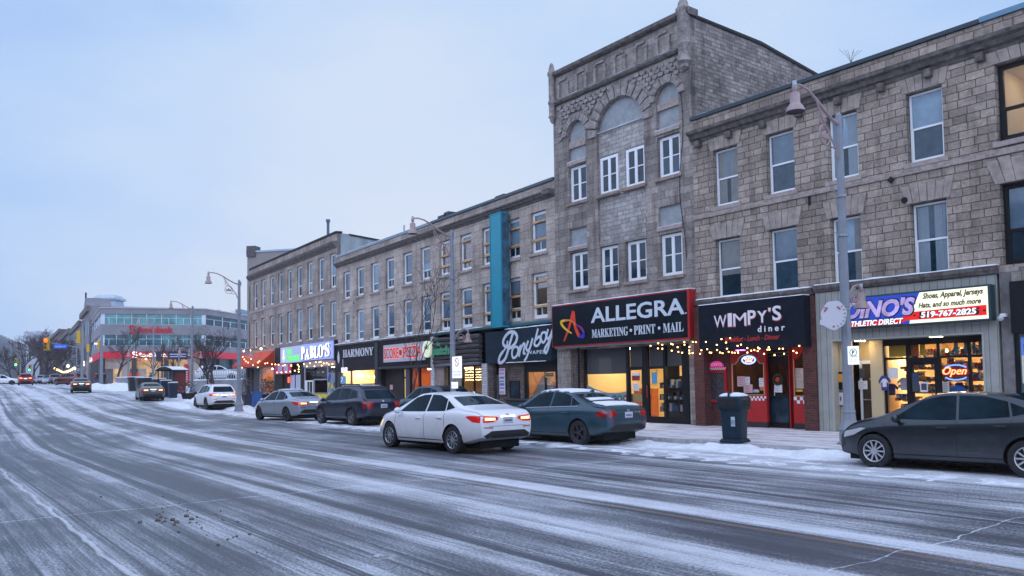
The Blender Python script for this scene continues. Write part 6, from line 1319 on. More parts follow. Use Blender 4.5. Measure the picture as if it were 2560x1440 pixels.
def lamp_post(P, th, label, low=True, name='street_lamp', lean=0, zb=None):
    """local x points over the road"""
    u, n_ = dirs(th); rz = math.atan2(n_.y, n_.x); g_ = (gh(P[0], P[1])+.1) if zb is None else zb
    o = empty(name, (P[0], P[1], g_), rz, label, 'street lamp', 'street lamps along the kerb')
    mb = MB(); mb.lathe([(.30, -.05), (.30, .04), (.24, .07), (.24, .34), (.27, .36), (.24, .42), (.17, .58), (.15, .75), (.165, .78), (.15, .82), (.125, 1.0), (.115, 3.5), (.08, 8.0), (.08, 8.06), (.03, 8.12)], (0, 0, 0), 8); mb.build('pole', Mpole, o)
    # lamp arm : S curve out over the road
    arm = [(.08, 0, 7.84), (.3, 0, 7.90), (.62, 0, 8.06), (.95, 0, 8.26), (1.3, 0, 8.42), (1.6, 0, 8.47), (1.82, 0, 8.44)]
    mb = MB(); mb.tube(arm, [.045, .042, .04, .036, .032, .03, .03], 8); mb.tube([(.95, 0, 8.24), (.72, 0, 7.86), (.42, 0, 7.5), (.2, 0, 7.25), (.09, 0, 6.95)], .026, 6); mb.tube([(.86, 0, 8.0), (.82, 0, 7.75), (.70, 0, 7.72)], .02, 6)
    mb.tube([(.2, 0, 7.25), (.35, 0, 7.2), (.5, 0, 7.26)], .02, 6)
    mb.build('arm', Mlamp, o, smooth=True)
    cr = MB(); cc = (.63, 7.46)
    cr.tube([(cc[0]+.24*math.cos(2*math.pi*k/20), 0, cc[1]+.24*math.sin(2*math.pi*k/20)) for k in range(21)], .018, 6); cr.prism(crown_pts(cc, .16), -.02, .02); cr.build('crown_emblem', Mlamp, o)
    bell(o, (1.84, 0, 8.42))
    mb = MB(); mb.box(-.12, -.08, -.09, .09, 7.75, 7.98); mb.build('control_box', mat('photocell', (.4, .48, .55), .4), o)
    if low:
        mb = MB(); mb.tube([(-.1, 0, 3.42), (-.25, 0, 3.7), (-.42, 0, 3.86), (-.6, 0, 3.9), (-.72, 0, 3.84)], .028, 6); mb.tube([(-.1, 0, 3.6), (-.5, 0, 3.82)], .02, 6); mb.tube([(-.42+.0+.16*math.cos(2*math.pi*k/16), 0, 3.52+.16*math.sin(2*math.pi*k/16)) for k in range(17)], .016, 6); mb.prism(crown_pts((-.42, 3.52), .10), -.02, .02); mb.build('lower_arm', Mlamp, o, smooth=True)
        bell(o, (-.76, 0, 3.86), .85, 'lower_lamp_head')
    bt = MB()
    for z in (5.05, 6.02, 3.25): bt.lathe([(.135, z), (.135, z+.05)], (0, 0, 0), 8)
    bt.tube([(.1, 0, 5.07), (.55, 0, 5.16)], .012, 5); bt.tube([(.1, 0, 6.05), (.5, 0, 6.2)], .012, 5); bt.build('banner_bracket', mat('grey_metal', (.3, .33, .36), .5), o)
    return o
p = FR.pt(7.81, 3.94); L1 = lamp_post(p.xy, thR, 'nearest tall grey street lamp with parking sign beside the athletic shop', zb=.1)
p = (-2.52, 33.9); L2 = lamp_post(p, thM, 'tall grey street lamp with a no stopping sign behind the white sedan')
p = (-16.95, 49.6); L3 = lamp_post(p, thM, 'tall grey street lamp on snow at the rounded corner building', low=True)
q = atdepth(480, 960, 73); L4 = lamp_post((q.x, q.y), thM, 'smaller looking street lamp standing in the square before the bank', low=True)
q = atdepth(383, 960, 101); L5 = lamp_post((q.x, q.y), thM, 'farthest street lamp in front of the bank letters', low=True)
# signs on the near post (face the camera side / the road)
def face_sign(name, parent_obj, F, px, off, label, cat='sign', m_=None):
    t = empty(name, tuple(F.P), F.rz, label, cat); return t
Mbs = mat('sign_white', (.40, .45, .50), .5)
q0 = FR.uz(2118, 865, 4.1); t = thing('parking_sign', BR, 'white parking sign with green ringed letter P on the nearest lamp post', 'parking sign'); yS = -4.12; a, b, c, d = FR.rc(4.12, 2119, 866, 2149, 911)
mb = MB(); mb.prism([(a, c), (b, c), (b, d), (a, d)], yS-.012, yS); mb.build('plate', Mbs, t, bevel=.008)
uu, zz = (a+b)/2, d-.15; stroke(t, 'ring', oval(uu, zz, .085, .085, 18), .018, yS-.013, mat('sign_green', (.03, .25, .12), .5), .003); text('P', t, uu-.03, zz-.05, .065, .10, yS-.013, .003, mat('sign_black_ink', (.02, .02, .02), .5), bold=.04)
text('2 HOUR', t, a+.04, c+.17, b-a-.08, .04, yS-.013, .002, mat('sign_black_ink', (.02, .02, .02), .5)); text('8am - 6pm', t, a+.05, c+.11, b-a-.1, .035, yS-.013, .002, mat('sign_black_ink', (.02, .02, .02), .5)); text('MON - SAT', t, a+.05, c+.06, b-a-.1, .03, yS-.013, .002, mat('sign_green', (.03, .25, .12), .5))
t = thing('round_decoration', BR, 'flat white round winter decoration with faint red marks hanging left of the nearest post', 'decoration'); uc, zc = FR.uz(2084, 788, 4.3); yD = -4.3
mb = MB(); pts = []
for k in range(30):
    an = 2*math.pi*k/30; r = .335*(1+.03*math.sin(an*7)); pts.append((uc+r*math.cos(an), zc+r*math.sin(an)*1.05))
mb.prism(pts, yD, yD+.01); mb.build('disc', mat('plate_white', (.66, .66, .72), .6), t)
mb = MB(); mb.prism([(uc-.37, zc-.2), (uc-.12, zc-.28), (uc-.15, zc-.12), (uc-.36, zc-.08)], yD-.004, yD); mb.build('side_tab', mat('plate_white', (.66, .66, .72), .6), t)
for pts in ([(uc-.24, zc+.1), (uc-.15, zc+.2)], [(uc+.1, zc+.2), (uc+.18, zc+.13)], [(uc-.03, zc-.28), (uc+.02, zc-.27)]): stroke(t, 'red_mark', pts, .045, yD-.006, mat('faded_red', (.5, .12, .14), .6), .002)
for k in range(7): an = -1.2+k*.32; stroke(t, 'black_tick', [(uc+.27*math.cos(an), zc+.27*math.sin(an)), (uc+.32*math.cos(an), zc+.32*math.sin(an))], .014, yD-.006, M_black, .002)
mb = MB(); mb.tube([(uc-.25, yD-.02, zc+.2), (uc+.42, -4.0, zc+.24)], .014, 6); mb.build('hanger', mat('grey_metal', (.3, .33, .36), .5), t)
t = thing('no_stopping_sign', BM, 'white sign with red crossed circle on the second lamp post', 'traffic sign'); a, b, c, d = FM.rc(4.0, 1131, 892, 1155, 945); yS = -4.0
boxo(t, 'plate', a, b, yS-.012, yS, c, d, Mbs); uu, zz = (a+b)/2, d-.24; stroke(t, 'red_ring', oval(uu, zz, .15, .16, 20), .035, yS-.013, mat('sign_red2', (.55, .02, .03), .5), .003); stroke(t, 'red_bar', [(uu-.1, zz+.11), (uu+.1, zz-.11)], .035, yS-.017, mat('sign_red2', (.55, .02, .03), .5), .003)
text('TOW AWAY', t, a+.03, c+.22, b-a-.06, .07, yS-.013, .002, mat('sign_blue_ink', (.05, .1, .3), .5)); text('ZONE', t, a+.08, c+.1, b-a-.16, .07, yS-.013, .002, mat('sign_blue_ink', (.05, .1, .3), .5))
t = thing('small_sign', BM, 'small pale sign low on the second lamp post above the white sedan', 'sign'); a, b, c, d = FM.rc(4.0, 1129, 955, 1145, 971); boxo(t, 'plate', a, b, yS-.012, yS, c, d, Mbs); text('←P→', t, a+.04, c+.06, b-a-.08, .1, yS-.013, .002, mat('sign_green', (.03, .25, .12), .5))
# parking signs by the bakery
t = thing('parking_sign', BM, 'narrow post with red over blue parking signs before the bright bakery window', 'parking sign'); uo, zo = FM.uz(856, 930, 4.6); yS = -4.6
mb = MB(); mb.tube([(uo, yS+.03, 0), (uo, yS+.03, 3.0)], .03, 6); mb.build('post', mat('grey_metal', (.3, .33, .36), .5), t)
a, b, c, d = FM.rc(4.6, 853.5, 919, 868.5, 931); boxo(t, 'plate', a, b, yS-.01, yS, c, d, Mbs); stroke(t, 'red_ring', oval((a+b)/2, (c+d)/2, .11, .11, 16), .03, yS-.012, mat('sign_red2', (.55, .02, .03), .5), .002)
a, b, c, d = FM.rc(4.6, 852, 941, 865, 960); boxo(t, 'plate', a, b, yS-.01, yS, c, d, mat('sign_skyblue', (.18, .42, .66), .5)); stroke(t, 'curved_mark', [(a+.1, c+.1), (a+.25, c+.3), (a+.12, c+.35)], .04, yS-.012, Mbs, .002)
# ---- litter bin
pb = FR.pt(5.41, 5.20); bn = empty('litter_bin', (pb.x, pb.y, .1), FR.rz+.25, 'navy blue litter bin with snow on its domed lid by the diner', 'litter bin')
bn.scale = (.86, .86, 1)
Mbin = mat('bin_navy', (.005, .020, .036), .5, spec=.3, noise=(6, .2), bump=(40, .1, .004))
def rsq(r, z, n=6, sq=.32):
    pts = []
    for cx, cy, a0 in ((1, 1, 0), (-1, 1, 90), (-1, -1, 180), (1, -1, 270)):
        for k in range(n): a = R_(a0+90*k/(n-1)); q = r*sq; pts.append((cx*(r-q)+q*math.cos(a), cy*(r-q)+q*math.sin(a), z))
    return pts
def stack(parent, name, prof, m_, smooth=True):
    mb = MB(); ids = [mb.add(rsq(r, z)) for r, z in prof]; n = 24
    for i in range(len(ids)-1):
        for k in range(n): j = (k+1) % n; mb.face((ids[i]+k, ids[i]+j, ids[i+1]+j, ids[i+1]+k))
    mb.face([ids[0]+n-1-k for k in range(n)]); mb.face([ids[-1]+k for k in range(n)]); return mb.build(name, m_, parent, smooth=smooth)
stack(bn, 'foot', [(.36, 0), (.37, .05), (.31, .10)], Mbin); stack(bn, 'body', [(.275, .08), (.29, .12), (.325, .76), (.33, .80), (.37, .83), (.37, .87)], Mbin)
stack(bn, 'hood', [(.395, .87), (.40, .90), (.40, 1.12), (.39, 1.15), (.34, 1.18), (.2, 1.215)], Mbin)
for sx in (-1, 1): boxo(bn, 'opening', min(0, sx*.27)+(.02 if sx > 0 else 0), max(0, sx*.27)-(.02 if sx < 0 else 0), -.412, -.402, .92, 1.09, M_dark)
for s_ in (-1, 1): boxo(bn, 'opening', (-.412 if s_ < 0 else .402), (-.402 if s_ < 0 else .412), -.24, .24, .92, 1.09, M_dark)
stack(bn, 'snow', [(.345, 1.178), (.33, 1.21), (.24, 1.25), (.1, 1.27)], M_snow); boxo(bn, 'ridge', -.02, .02, -.41, .2, 1.17, 1.285, Mbin, .01)
boxo(bn, 'logo_plate', .03, .15, -.325, -.30, .42, .66, mat('logo_pale', (.45, .55, .62), .5))
for k in range(3): boxo(bn, 'logo_bar', .048+k*.036, .060+k*.036, -.331, -.326, .46, .58, Mbin)
# ---- bins and planters near the rounded corner
def wheelie(px, py, w_, h, label, m_, cat='recycling bin', lid=None, depth_=None, snow=False, group=None):
    p = onroad(px, py); o = empty('recycling_bin' if 'bin' in cat else cat.replace(' ', '_'), (p.x, p.y, gh(p.x, p.y)+.05), thM-math.pi/2, label, cat, group); d_ = depth_ or w_
    mb = MB(); a = mb.add([(sx*w_*.42, sy*d_*.42, 0) for sx, sy in ((-1, -1), (1, -1), (1, 1), (-1, 1))]); b = mb.add([(sx*w_*.5, sy*d_*.5, h) for sx, sy in ((-1, -1), (1, -1), (1, 1), (-1, 1))])
    for k in range(4): j = (k+1) % 4; mb.face((a+k, a+j, b+j, b+k))
    mb.face((a+3, a+2, a+1, a)); mb.face((b, b+1, b+2, b+3)); mb.build('body', m_, o, bevel=.02); boxo(o, 'lid', -w_*.54, w_*.54, -d_*.54, d_*.54, h+.002, h+.06, lid or m_, .015)
    if snow: snowcap(o, -w_*.5, w_*.5, -d_*.5, d_*.5, h+.062, .09)
    mb = MB(); mb.tube([(-w_*.3, -d_*.55, h-.08), (w_*.3, -d_*.55, h-.08)], .02, 5); mb.build('handle', m_, o); return o
Mblu = mat('bin_blue', (.01, .09, .32), .5); Mdk = mat('bin_black', (.02, .022, .028), .5); Mdb = mat('bin_darkblue', (.007, .018, .05), .5)
wheelie(641, 1019, .62, 1.0, 'bright blue recycling bin right of the corner lamp post', Mblu); wheelie(585, 1018, .5, .75, 'lower blue box between the white crossover and the lamp post', Mblu); wheelie(619, 1022, .5, .85, 'dark bin between the lamp post and the blue recycling bin', Mdb)
for i, (px, py, w_, h, lb) in enumerate(((335, 979, 1.1, 1.35, 'leftmost dark snow topped container before the bank'), (362, 982, 1.6, 1.35, 'long dark snow topped container behind the beige sedan'), (397, 985, 1.1, 1.3, 'dark snow topped container right of the beige sedan roof'), (414, 994, .8, 1.35, 'dark blue snow topped mailbox left of the bus shelter'), (432, 996, .7, 1.2, 'small dark blue box at the foot of the bus shelter'))):
    wheelie(px, py, w_, h, lb, Mdk if i < 3 else Mdb, 'container' if i < 3 else 'mailbox', snow=True, group='boxes on the snowy square')
# bus shelter
p = onroad(429, 992); sh_ = empty('bus_shelter', (p.x, p.y, gh(p.x, p.y)), thM-math.pi/2+.5, 'dark bus shelter with curved snowy roof in front of the bank', 'bus shelter')
mb = MB(); w_ = 1.0
for sx in (-1, 1):
    for sy in (-.6, .6): mb.tube([(sx*w_, sy, 0), (sx*w_, sy, 2.35)], .05, 6)
for z in (.3, 1.2, 2.3):
    mb.tube([(-w_, .6, z), (w_, .6, z)], .03, 5); mb.tube([(w_, -.6, z), (w_, .6, z)], .03, 5); mb.tube([(-w_, -.6, z), (-w_, .6, z)], .03, 5)
mb.build('frame', M_black, sh_); mb = MB(); mb.quad((-w_, .6, .3), (w_, .6, .3), (w_, .6, 2.3), (-w_, .6, 2.3)); mb.build('glass', mat('shelter_glass', (.10, .16, .2), .2), sh_)
mb = MB(); n = 10
arc_ = [(-1.15+2.3*k/n, 2.35+.3*math.sin(math.pi*k/n)) for k in range(n+1)]; mb.prism(arc_+[(x_, z_-.07) for x_, z_ in reversed(arc_)], -.85, .85); mb.build('roof', M_black, sh_); mb = MB(); mb.prism([(x_, z_+.035) for x_, z_ in arc_]+[(x_, z_+.002) for x_, z_ in reversed(arc_)], -.85, .85); mb.build('snow', M_snow, sh_)
boxo(sh_, 'advert_panel', w_+.05, w_+.09, -.5, .5, .5, 2.1, mat('advert_dull_red', (.16, .03, .035), .5)); boxo(sh_, 'advert_panel', -.2, .9, .5, .56, .4, 2.0, mat('advert_red', (.4, .03, .03), .5, noise=(2, .7)))
# tall red feather flag
p = onroad(460, 972); t = empty('feather_flag', (p.x, p.y, gh(p.x, p.y)), thM-math.pi/2+.5, 'tall red feather flag with white lettering right of the bus shelter', 'flag'); mb = MB(); mb.prism([(0, .3), (.75, .35), (.85, 1.4), (.8, 2.5), (.5, 2.85), (.15, 2.75), (.05, 1.6)], -.03, .03); mb.build('cloth', mat('flag_red', (.45, .02, .03), .6), t)
mb = MB(); mb.tube([(0, 0, 0), (.02, 0, 2.6), (.2, 0, 2.86)], .03, 5); mb.build('pole', M_black, t)
tx = text('SALE', t, -.0, .0, 1.5, .4, -.032, .004, M_white, bold=.03) if False else None
for k in range(6): boxo(t, 'white_letter', .3, .62, -.036, -.031, .7+k*.28, .86+k*.28, mat('flag_letter', (.6, .35, .38), .6))
# blue hanging shop sign board behind shelter
p = atdepth(405, 925, 100); t = empty('hanging_board', (p.x, p.y, gh(p.x, p.y)), .3, 'dark blue two panel board standing on the bank plaza', 'board'); boxo(t, 'panel', -.7, -.1, 0, .1, 3.2, 4.4, Mdb); boxo(t, 'panel', .7, 3.0, 0, .1, 3.4, 4.4, Mdb); mb = MB(); mb.tube([(0, .05, 0), (0, .05, 4.6)], .08, 6); mb.tube([(0, .05, 3.9), (3, .05, 3.9)], .04, 5); mb.build('post', M_black, t)
for z in (3.7, 4.0): boxo(t, 'white_line', .9, 2.8, -.02, -.001, z, z+.12, mat('pale_letter', (.55, .5, .68), .5))
# ---- traffic signals
Mys = mat('signal_yellow', (.62, .36, .02), .5); 
def signal(parent, c, faces, lit_=None, back=False, s=1.0):
    """head at local c, facing -y"""
    x, y, z = c; mb = MB(); mb.box(x-.17*s, x+.17*s, y-.1, y+.12, z-.52*s, z+.52*s); h = mb.build('signal_head', Mys, parent, bevel=.02)
    if not back:
        bp_ = MB(); bp_.box(x-.27*s, x+.27*s, y+.121, y+.14, z-.62*s, z+.62*s); bp_.build('backplate', Mys, h)
        for k, cc in enumerate(('r', 'y', 'g')):
            zz = z+(.34-.34*k)*s; l = MB(); l.lathe([(.15*s, -.13), (.15*s, -.1)], (x, y, zz), 14, 'y')
            m_ = {'r': emis('red_light', (1, .03, .01), 16), 'g': emis('green_light', (.02, 1, .45), 14)}[cc] if lit_ == cc else M_dark; l.build('lens', m_, h)
            v = MB(); v.lathe([(.125*s, -.26), (.125*s, -.1)], (x, y, zz), 14, 'y', cap=False); v.build('visor', Mys, h)
    return h
p = atdepth(205, 955, 96); t = empty('traffic_signal', (p.x, p.y, gh(p.x, p.y)), 0, 'pale traffic signal pole with mast arm holding the red light', 'traffic signal')
k96 = 96/2000
mb = MB(); mb.tube([(0, 0, 0), (0, 0, 6.9)], [.2, .13], 8); 
ax = (115-205)*k96; zA = atdepth(205, 870, 96).z-gh(p.x, p.y); zB = atdepth(115, 855, 96).z-gh(p.x, p.y)
mb.tube([(0, 0, zA), (ax*.4, 0, zA+.3), (ax, 0, zB)], [.08, .06, .05], 6); mb.build('mast_pole', Mpole, t)
zs = atdepth(115, 860, 96).z-gh(p.x, p.y); signal(t, (ax, -.1, zs), 1, 'r', s=1.25); signal(t, (-.45, 0, atdepth(196, 843, 96).z-gh(p.x, p.y)), 1, None, True, 1.4)
c_ = (151-205)*k96; zq = atdepth(151, 866, 96).z-gh(p.x, p.y); mb = MB(); mb.box(c_-.8, c_+.8, -.12, -.08, zq-.24, zq+.24); nm = mb.build('street_name_plate', mat('plate_blue', (.015, .09, .50), .5, emit=(.03, .15, .8), es=.25), t); text('Quebec St', nm, c_-.62, zq-.14, 1.24, .26, -.121, .005, mat('plate_letter', (.45, .55, .75), .5), bold=.02)
p = atdepth(253, 965, 100); t = empty('traffic_signal', (p.x, p.y, gh(p.x, p.y)), 0, 'pale signal pole right of the walkers with side facing yellow heads', 'traffic signal'); mb = MB(); mb.tube([(0, 0, 0), (0, 0, 7.6)], [.22, .13], 8); mb.tube([(0, 0, 7.4), (-2.2, 0, 7.9)], .05, 5); mb.build('mast_pole', Mpole, t); signal(t, (-.35, 0, atdepth(247, 862, 100).z-gh(p.x, p.y)), 1, None, True, 1.0); boxo(t, 'pedestrian_head', -.9, -.4, -.1, .1, 5.3, 5.5, Mbs)
p = atdepth(219, 960, 112); t = empty('traffic_signal', (p.x, p.y, gh(p.x, p.y)), 0, 'thin signal pole left of the walkers with small yellow head', 'traffic signal'); mb = MB(); mb.tube([(0, 0, 0), (0, 0, 6)], .1, 6); mb.build('mast_pole', Mpole, t); signal(t, (0, 0, atdepth(217, 870, 112).z-gh(p.x, p.y)), 1, None, True, 1.0)
for px, py, Y, lb in ((41, 912, 170, 'left one of two far green traffic lights'), (75, 925, 210, 'right one of two far green traffic lights')):
    p = atdepth(px, py, Y); g_ = gh(p.x, p.y); t = empty('traffic_signal', (p.x, p.y, g_), 0, lb, 'traffic signal'); mb = MB(); mb.tube([(.9, 0, 0), (.9, 0, p.z-g_+1.6), (0, 0, p.z-g_+1.2)], .1, 6); mb.build('mast_pole', Mpole, t); signal(t, (0, -.1, p.z-g_+.5), 1, 'g', s=1.4)
# thin lamp posts in the square
for px, Y, lb in ((320, 104, 'slender lamp post before the red bank band left of centre'), (191, 125, 'slender grey pole left of the traffic signal pole'), (447, 92, 'slender lamp post behind the bus shelter roof'), (472, 96, 'slender lamp post right behind the feather flag')):
    p = atdepth(px, 960, Y); t = empty('lamp_post', (p.x, p.y, gh(p.x, p.y)), thM-math.pi/2, lb, 'lamp post'); mb = MB(); mb.tube([(0, 0, 0), (0, 0, 4.3 if px != 191 else 7)], .09, 6); mb.build('pole', Mpole, t); bell(t, (.3, 0, 4.6 if px != 191 else 7.2), 1.3); mb = MB(); mb.tube([(0, 0, 4.2 if px != 191 else 6.8), (.15, 0, 4.6 if px != 191 else 7.2), (.3, 0, 4.6 if px != 191 else 7.2)], .04, 5); mb.build('arm', Mlamp, t)
# ============================================================ bare trees
def tree(px, Y, h, seed, label, spread=.75, depth_=6, rmin=.02, trunk_r=None, group='bare street trees', dense=1.0, clear=.28):
    p = atdepth(px, 960, Y); g_ = gh(p.x, p.y); o = empty('bare_tree', (p.x, p.y, g_), 0, label, 'tree', group); pr = random.Random(seed)
    tr_ = MB(); cw = MB(); r0 = trunk_r or h*.02
    def grow(p0, d, L_, r, lv):
        n = 3; pts = [p0]; q = p0; dd = d.copy()
        for k in range(n): dd = (dd+Vector((pr.gauss(0, .13), pr.gauss(0, .13), pr.gauss(.03, .06)))).normalized(); q = q+dd*L_/n; pts.append(q)
        rs = [max(rmin, r*(1-.4*k/n)) for k in range(n+1)]
        (tr_ if lv < 2 else cw).tube(pts, rs, 6 if lv < 2 else (4 if lv < 4 else 3), cap=False)
        if lv >= depth_: return
        nc = 3 if lv < 2 else pr.choice((2, 3, 3)) if dense >= 1 else 2
        for k in range(nc):
            az = pr.uniform(0, 2*math.pi); sp = spread*pr.uniform(.5, 1.1); s_ = dd.orthogonal().normalized(); s_ = Matrix.Rotation(az, 3, dd) @ s_
            grow(pts[-1] if k < 2 else pts[pr.choice((1, 2))], (dd+s_*sp+Vector((0, 0, .12))).normalized(), L_*pr.uniform(.62, .82), r*.62, lv+1)
    grow(Vector((0, 0, -.1)), Vector((0, 0, 1)), h*clear, r0, 0)
    mb_ = mat('bark_dark', (.06, .042, .044), .9, noise=(3, .4)); tr_.build('trunk', mb_, o); cw.build('crown', mb_, o); return o
tree(292, 108, 9.5, 3, 'bare tree before the left half of the bank', .85, 6, .016); tree(378, 110, 7, 9, 'small bare tree before the amber bank windows', .85, 5, .016); tree(448, 106, 8.5, 5, 'bare tree between the bus shelter and the bank', .8, 6, .016)
tree(521, 80, 7.5, 7, 'left trunk of two bare trees before the bank right wing', .8, 6, .013); tree(538, 78, 8.0, 12, 'right trunk of two bare trees before the bank right wing', .8, 6, .013)
for i, (px, Y, h, sd) in enumerate(((50, 150, 10.5, 21), (82, 160, 12.5, 22), (112, 140, 11.5, 23), (132, 150, 11.5, 24), (158, 160, 11.5, 25), (98, 185, 14, 26), (30, 190, 11, 29))):
    tree(px, Y, h, sd, ('bare tree above the left green light', 'bare tree between the two green lights', 'tall bare tree under the red light', 'bare tree right of the red light', 'bare tree behind the blue street name plate', 'highest bare tree behind the others at the junction', 'leftmost small bare tree beside the long pale block')[i], .8, 6, .03, .26)
tree(1024, 37.5, 6.6, 31, 'thin young bare tree before the pizza shop', .42, 5, .007, .05, clear=.36)
# evergreens in planters
def evergreen(px, py, r, h, label, seed, m_=None):
    p = onroad(px, py); g_ = gh(p.x, p.y); o = empty('evergreen_planter', (p.x, p.y, g_), 0, label, 'planter'); mb = MB(); mb.lathe([(r*.55, 0), (r*.7, .5), (r*.75, .52), (r*.7, .54)], (0, 0, 0), 12); mb.build('pot', M_dark, o)
    pr = random.Random(seed); f = MB()
    for k in range(420):
        a = pr.uniform(0, 6.28); z = .5+(h-.5)*pr.random()**.8; rr = r*(1.15-.8*(z-.5)/(h-.4))*pr.uniform(.3, 1); c = Vector((rr*math.cos(a), rr*math.sin(a), z)); d = Vector((math.cos(a), math.sin(a), pr.uniform(-.3, .7))).normalized()*pr.uniform(.12, .28); s_ = d.cross(Vector((0, 0, 1))).normalized()*.04; f.mi = 1 if pr.random() < .12 else 0
        f.poly([c-s_, c+s_, c+d])
    f.build('foliage', [m_ or mat('evergreen', (.02, .045, .028), .9), M_snow], o); return o
evergreen(474, 999, .95, 1.5, 'wide dark evergreen planter left of the white crossover', 1); evergreen(616, 1003, .55, 1.9, 'evergreen with brown tint behind the corner lamp post', 2, mat('evergreen_brown', (.06, .045, .02), .9)); evergreen(660, 1003, .6, 1.7, 'dark planter shrub below the bar window, left one', 3); evergreen(678, 1004, .6, 1.6, 'dark planter shrub below the bar window, right one', 4)
# roof weeds
t = empty('dry_weed', tuple(FR.pt(6.0, 0, 11.0)), 0, 'dry weed stalks growing on the roof edge of the pinkish building', 'weed'); mb = MB(); pr = random.Random(3)
for k in range(9): a = pr.uniform(-1, 1); mb.tube([(0, 0, 0), (a*.12, 0, .2), (a*.35, 0, .33+.1*pr.random())], .006, 3)
mb.build('stalks', mat('weed', (.14, .12, .09), .9), t)
# ============================================================ strings of bulbs along the shops
def bulbs(F, off, pts, label, r, org, sc_, em):
    t = empty('string_lights', tuple(F.P), F.rz, label, 'string lights', 'string lights'); Q = sorted([F.uz(org[0]+x_/sc_, org[1]+y_/sc_, off) for x_, y_ in pts])
    w_ = MB()
    for i in range(len(Q)-1):
        a, b = Q[i], Q[i+1]
        if b[0]-a[0] < 1.4: w_.tube([(a[0], -off, a[1]+r), ((a[0]+b[0])/2, -off, (a[1]+b[1])/2-.02), (b[0], -off, b[1]+r)], .008, 4)
    w_.build('wire', M_black, t); base = None
    for u, z in Q:
        if base is None: mb = MB(); mb.ball((0, 0, 0), r, 8); base = mb.build('bulb', em, t); base.location = (u, -off, z)
        else: c = base.copy(); COL.objects.link(c); c.location = (u, -off, z)
    return t
EB = emis('bulb_warm', (1, .52, .17), 9)
bulbs(FR, .75, [(140,548),(105,612),(95,640),(150,605),(225,570),(228,610),(170,630),(182,632),(262,525),(298,552),(305,600),(250,630),(270,635),(330,518),(318,625),(345,630),(388,578),(415,568),(390,618),(365,632),(392,632),(465,595),(465,630),(495,615),(520,610),(548,592),(560,600),(545,618),(595,640),(632,590),(622,608),(638,607),(715,600),(742,600),(677,650),(752,640),(870,578),(825,618),(850,632)], 'warm string lights drooping under the black diner canopy', .024, (1720, 680), 3.13, EB)
bulbs(FT, .45, [(872,538),(935,518),(968,530),(932,560),(968,562),(1040,522),(1054,527),(1045,578),(1093,550),(1100,588),(1148,508),(1150,530),(1130,595),(1190,548),(1188,577),(1190,600),(1218,506),(1243,508),(1216,597)], 'warm string lights under the red bordered print shop sign', .026, (1360, 700), 3.273, EB)
bulbs(FP, 1.5, [(65,470),(100,525),(135,570),(183,597),(45,712),(250,520),(292,655),(405,597),(437,567),(400,705),(567,618),(617,607),(717,635),(795,638),(868,645),(835,820),(933,820),(970,665),(1015,655),(1040,810),(1130,800),(1155,655),(1155,672),(1300,645),(1325,688),(1320,750),(1232,780),(1320,805)], 'warm string lights on and beside the red orange awning', .045, (600, 840), 9, EB)
bulbs(FP, .4, [(1437,630),(1580,610),(1707,588),(1785,590),(1820,580),(1885,615),(1950,610),(2000,640),(2080,630),(1505,685),(1675,680),(1838,665)], 'warm string lights under the violet shop sign', .042, (600, 840), 9, EB)
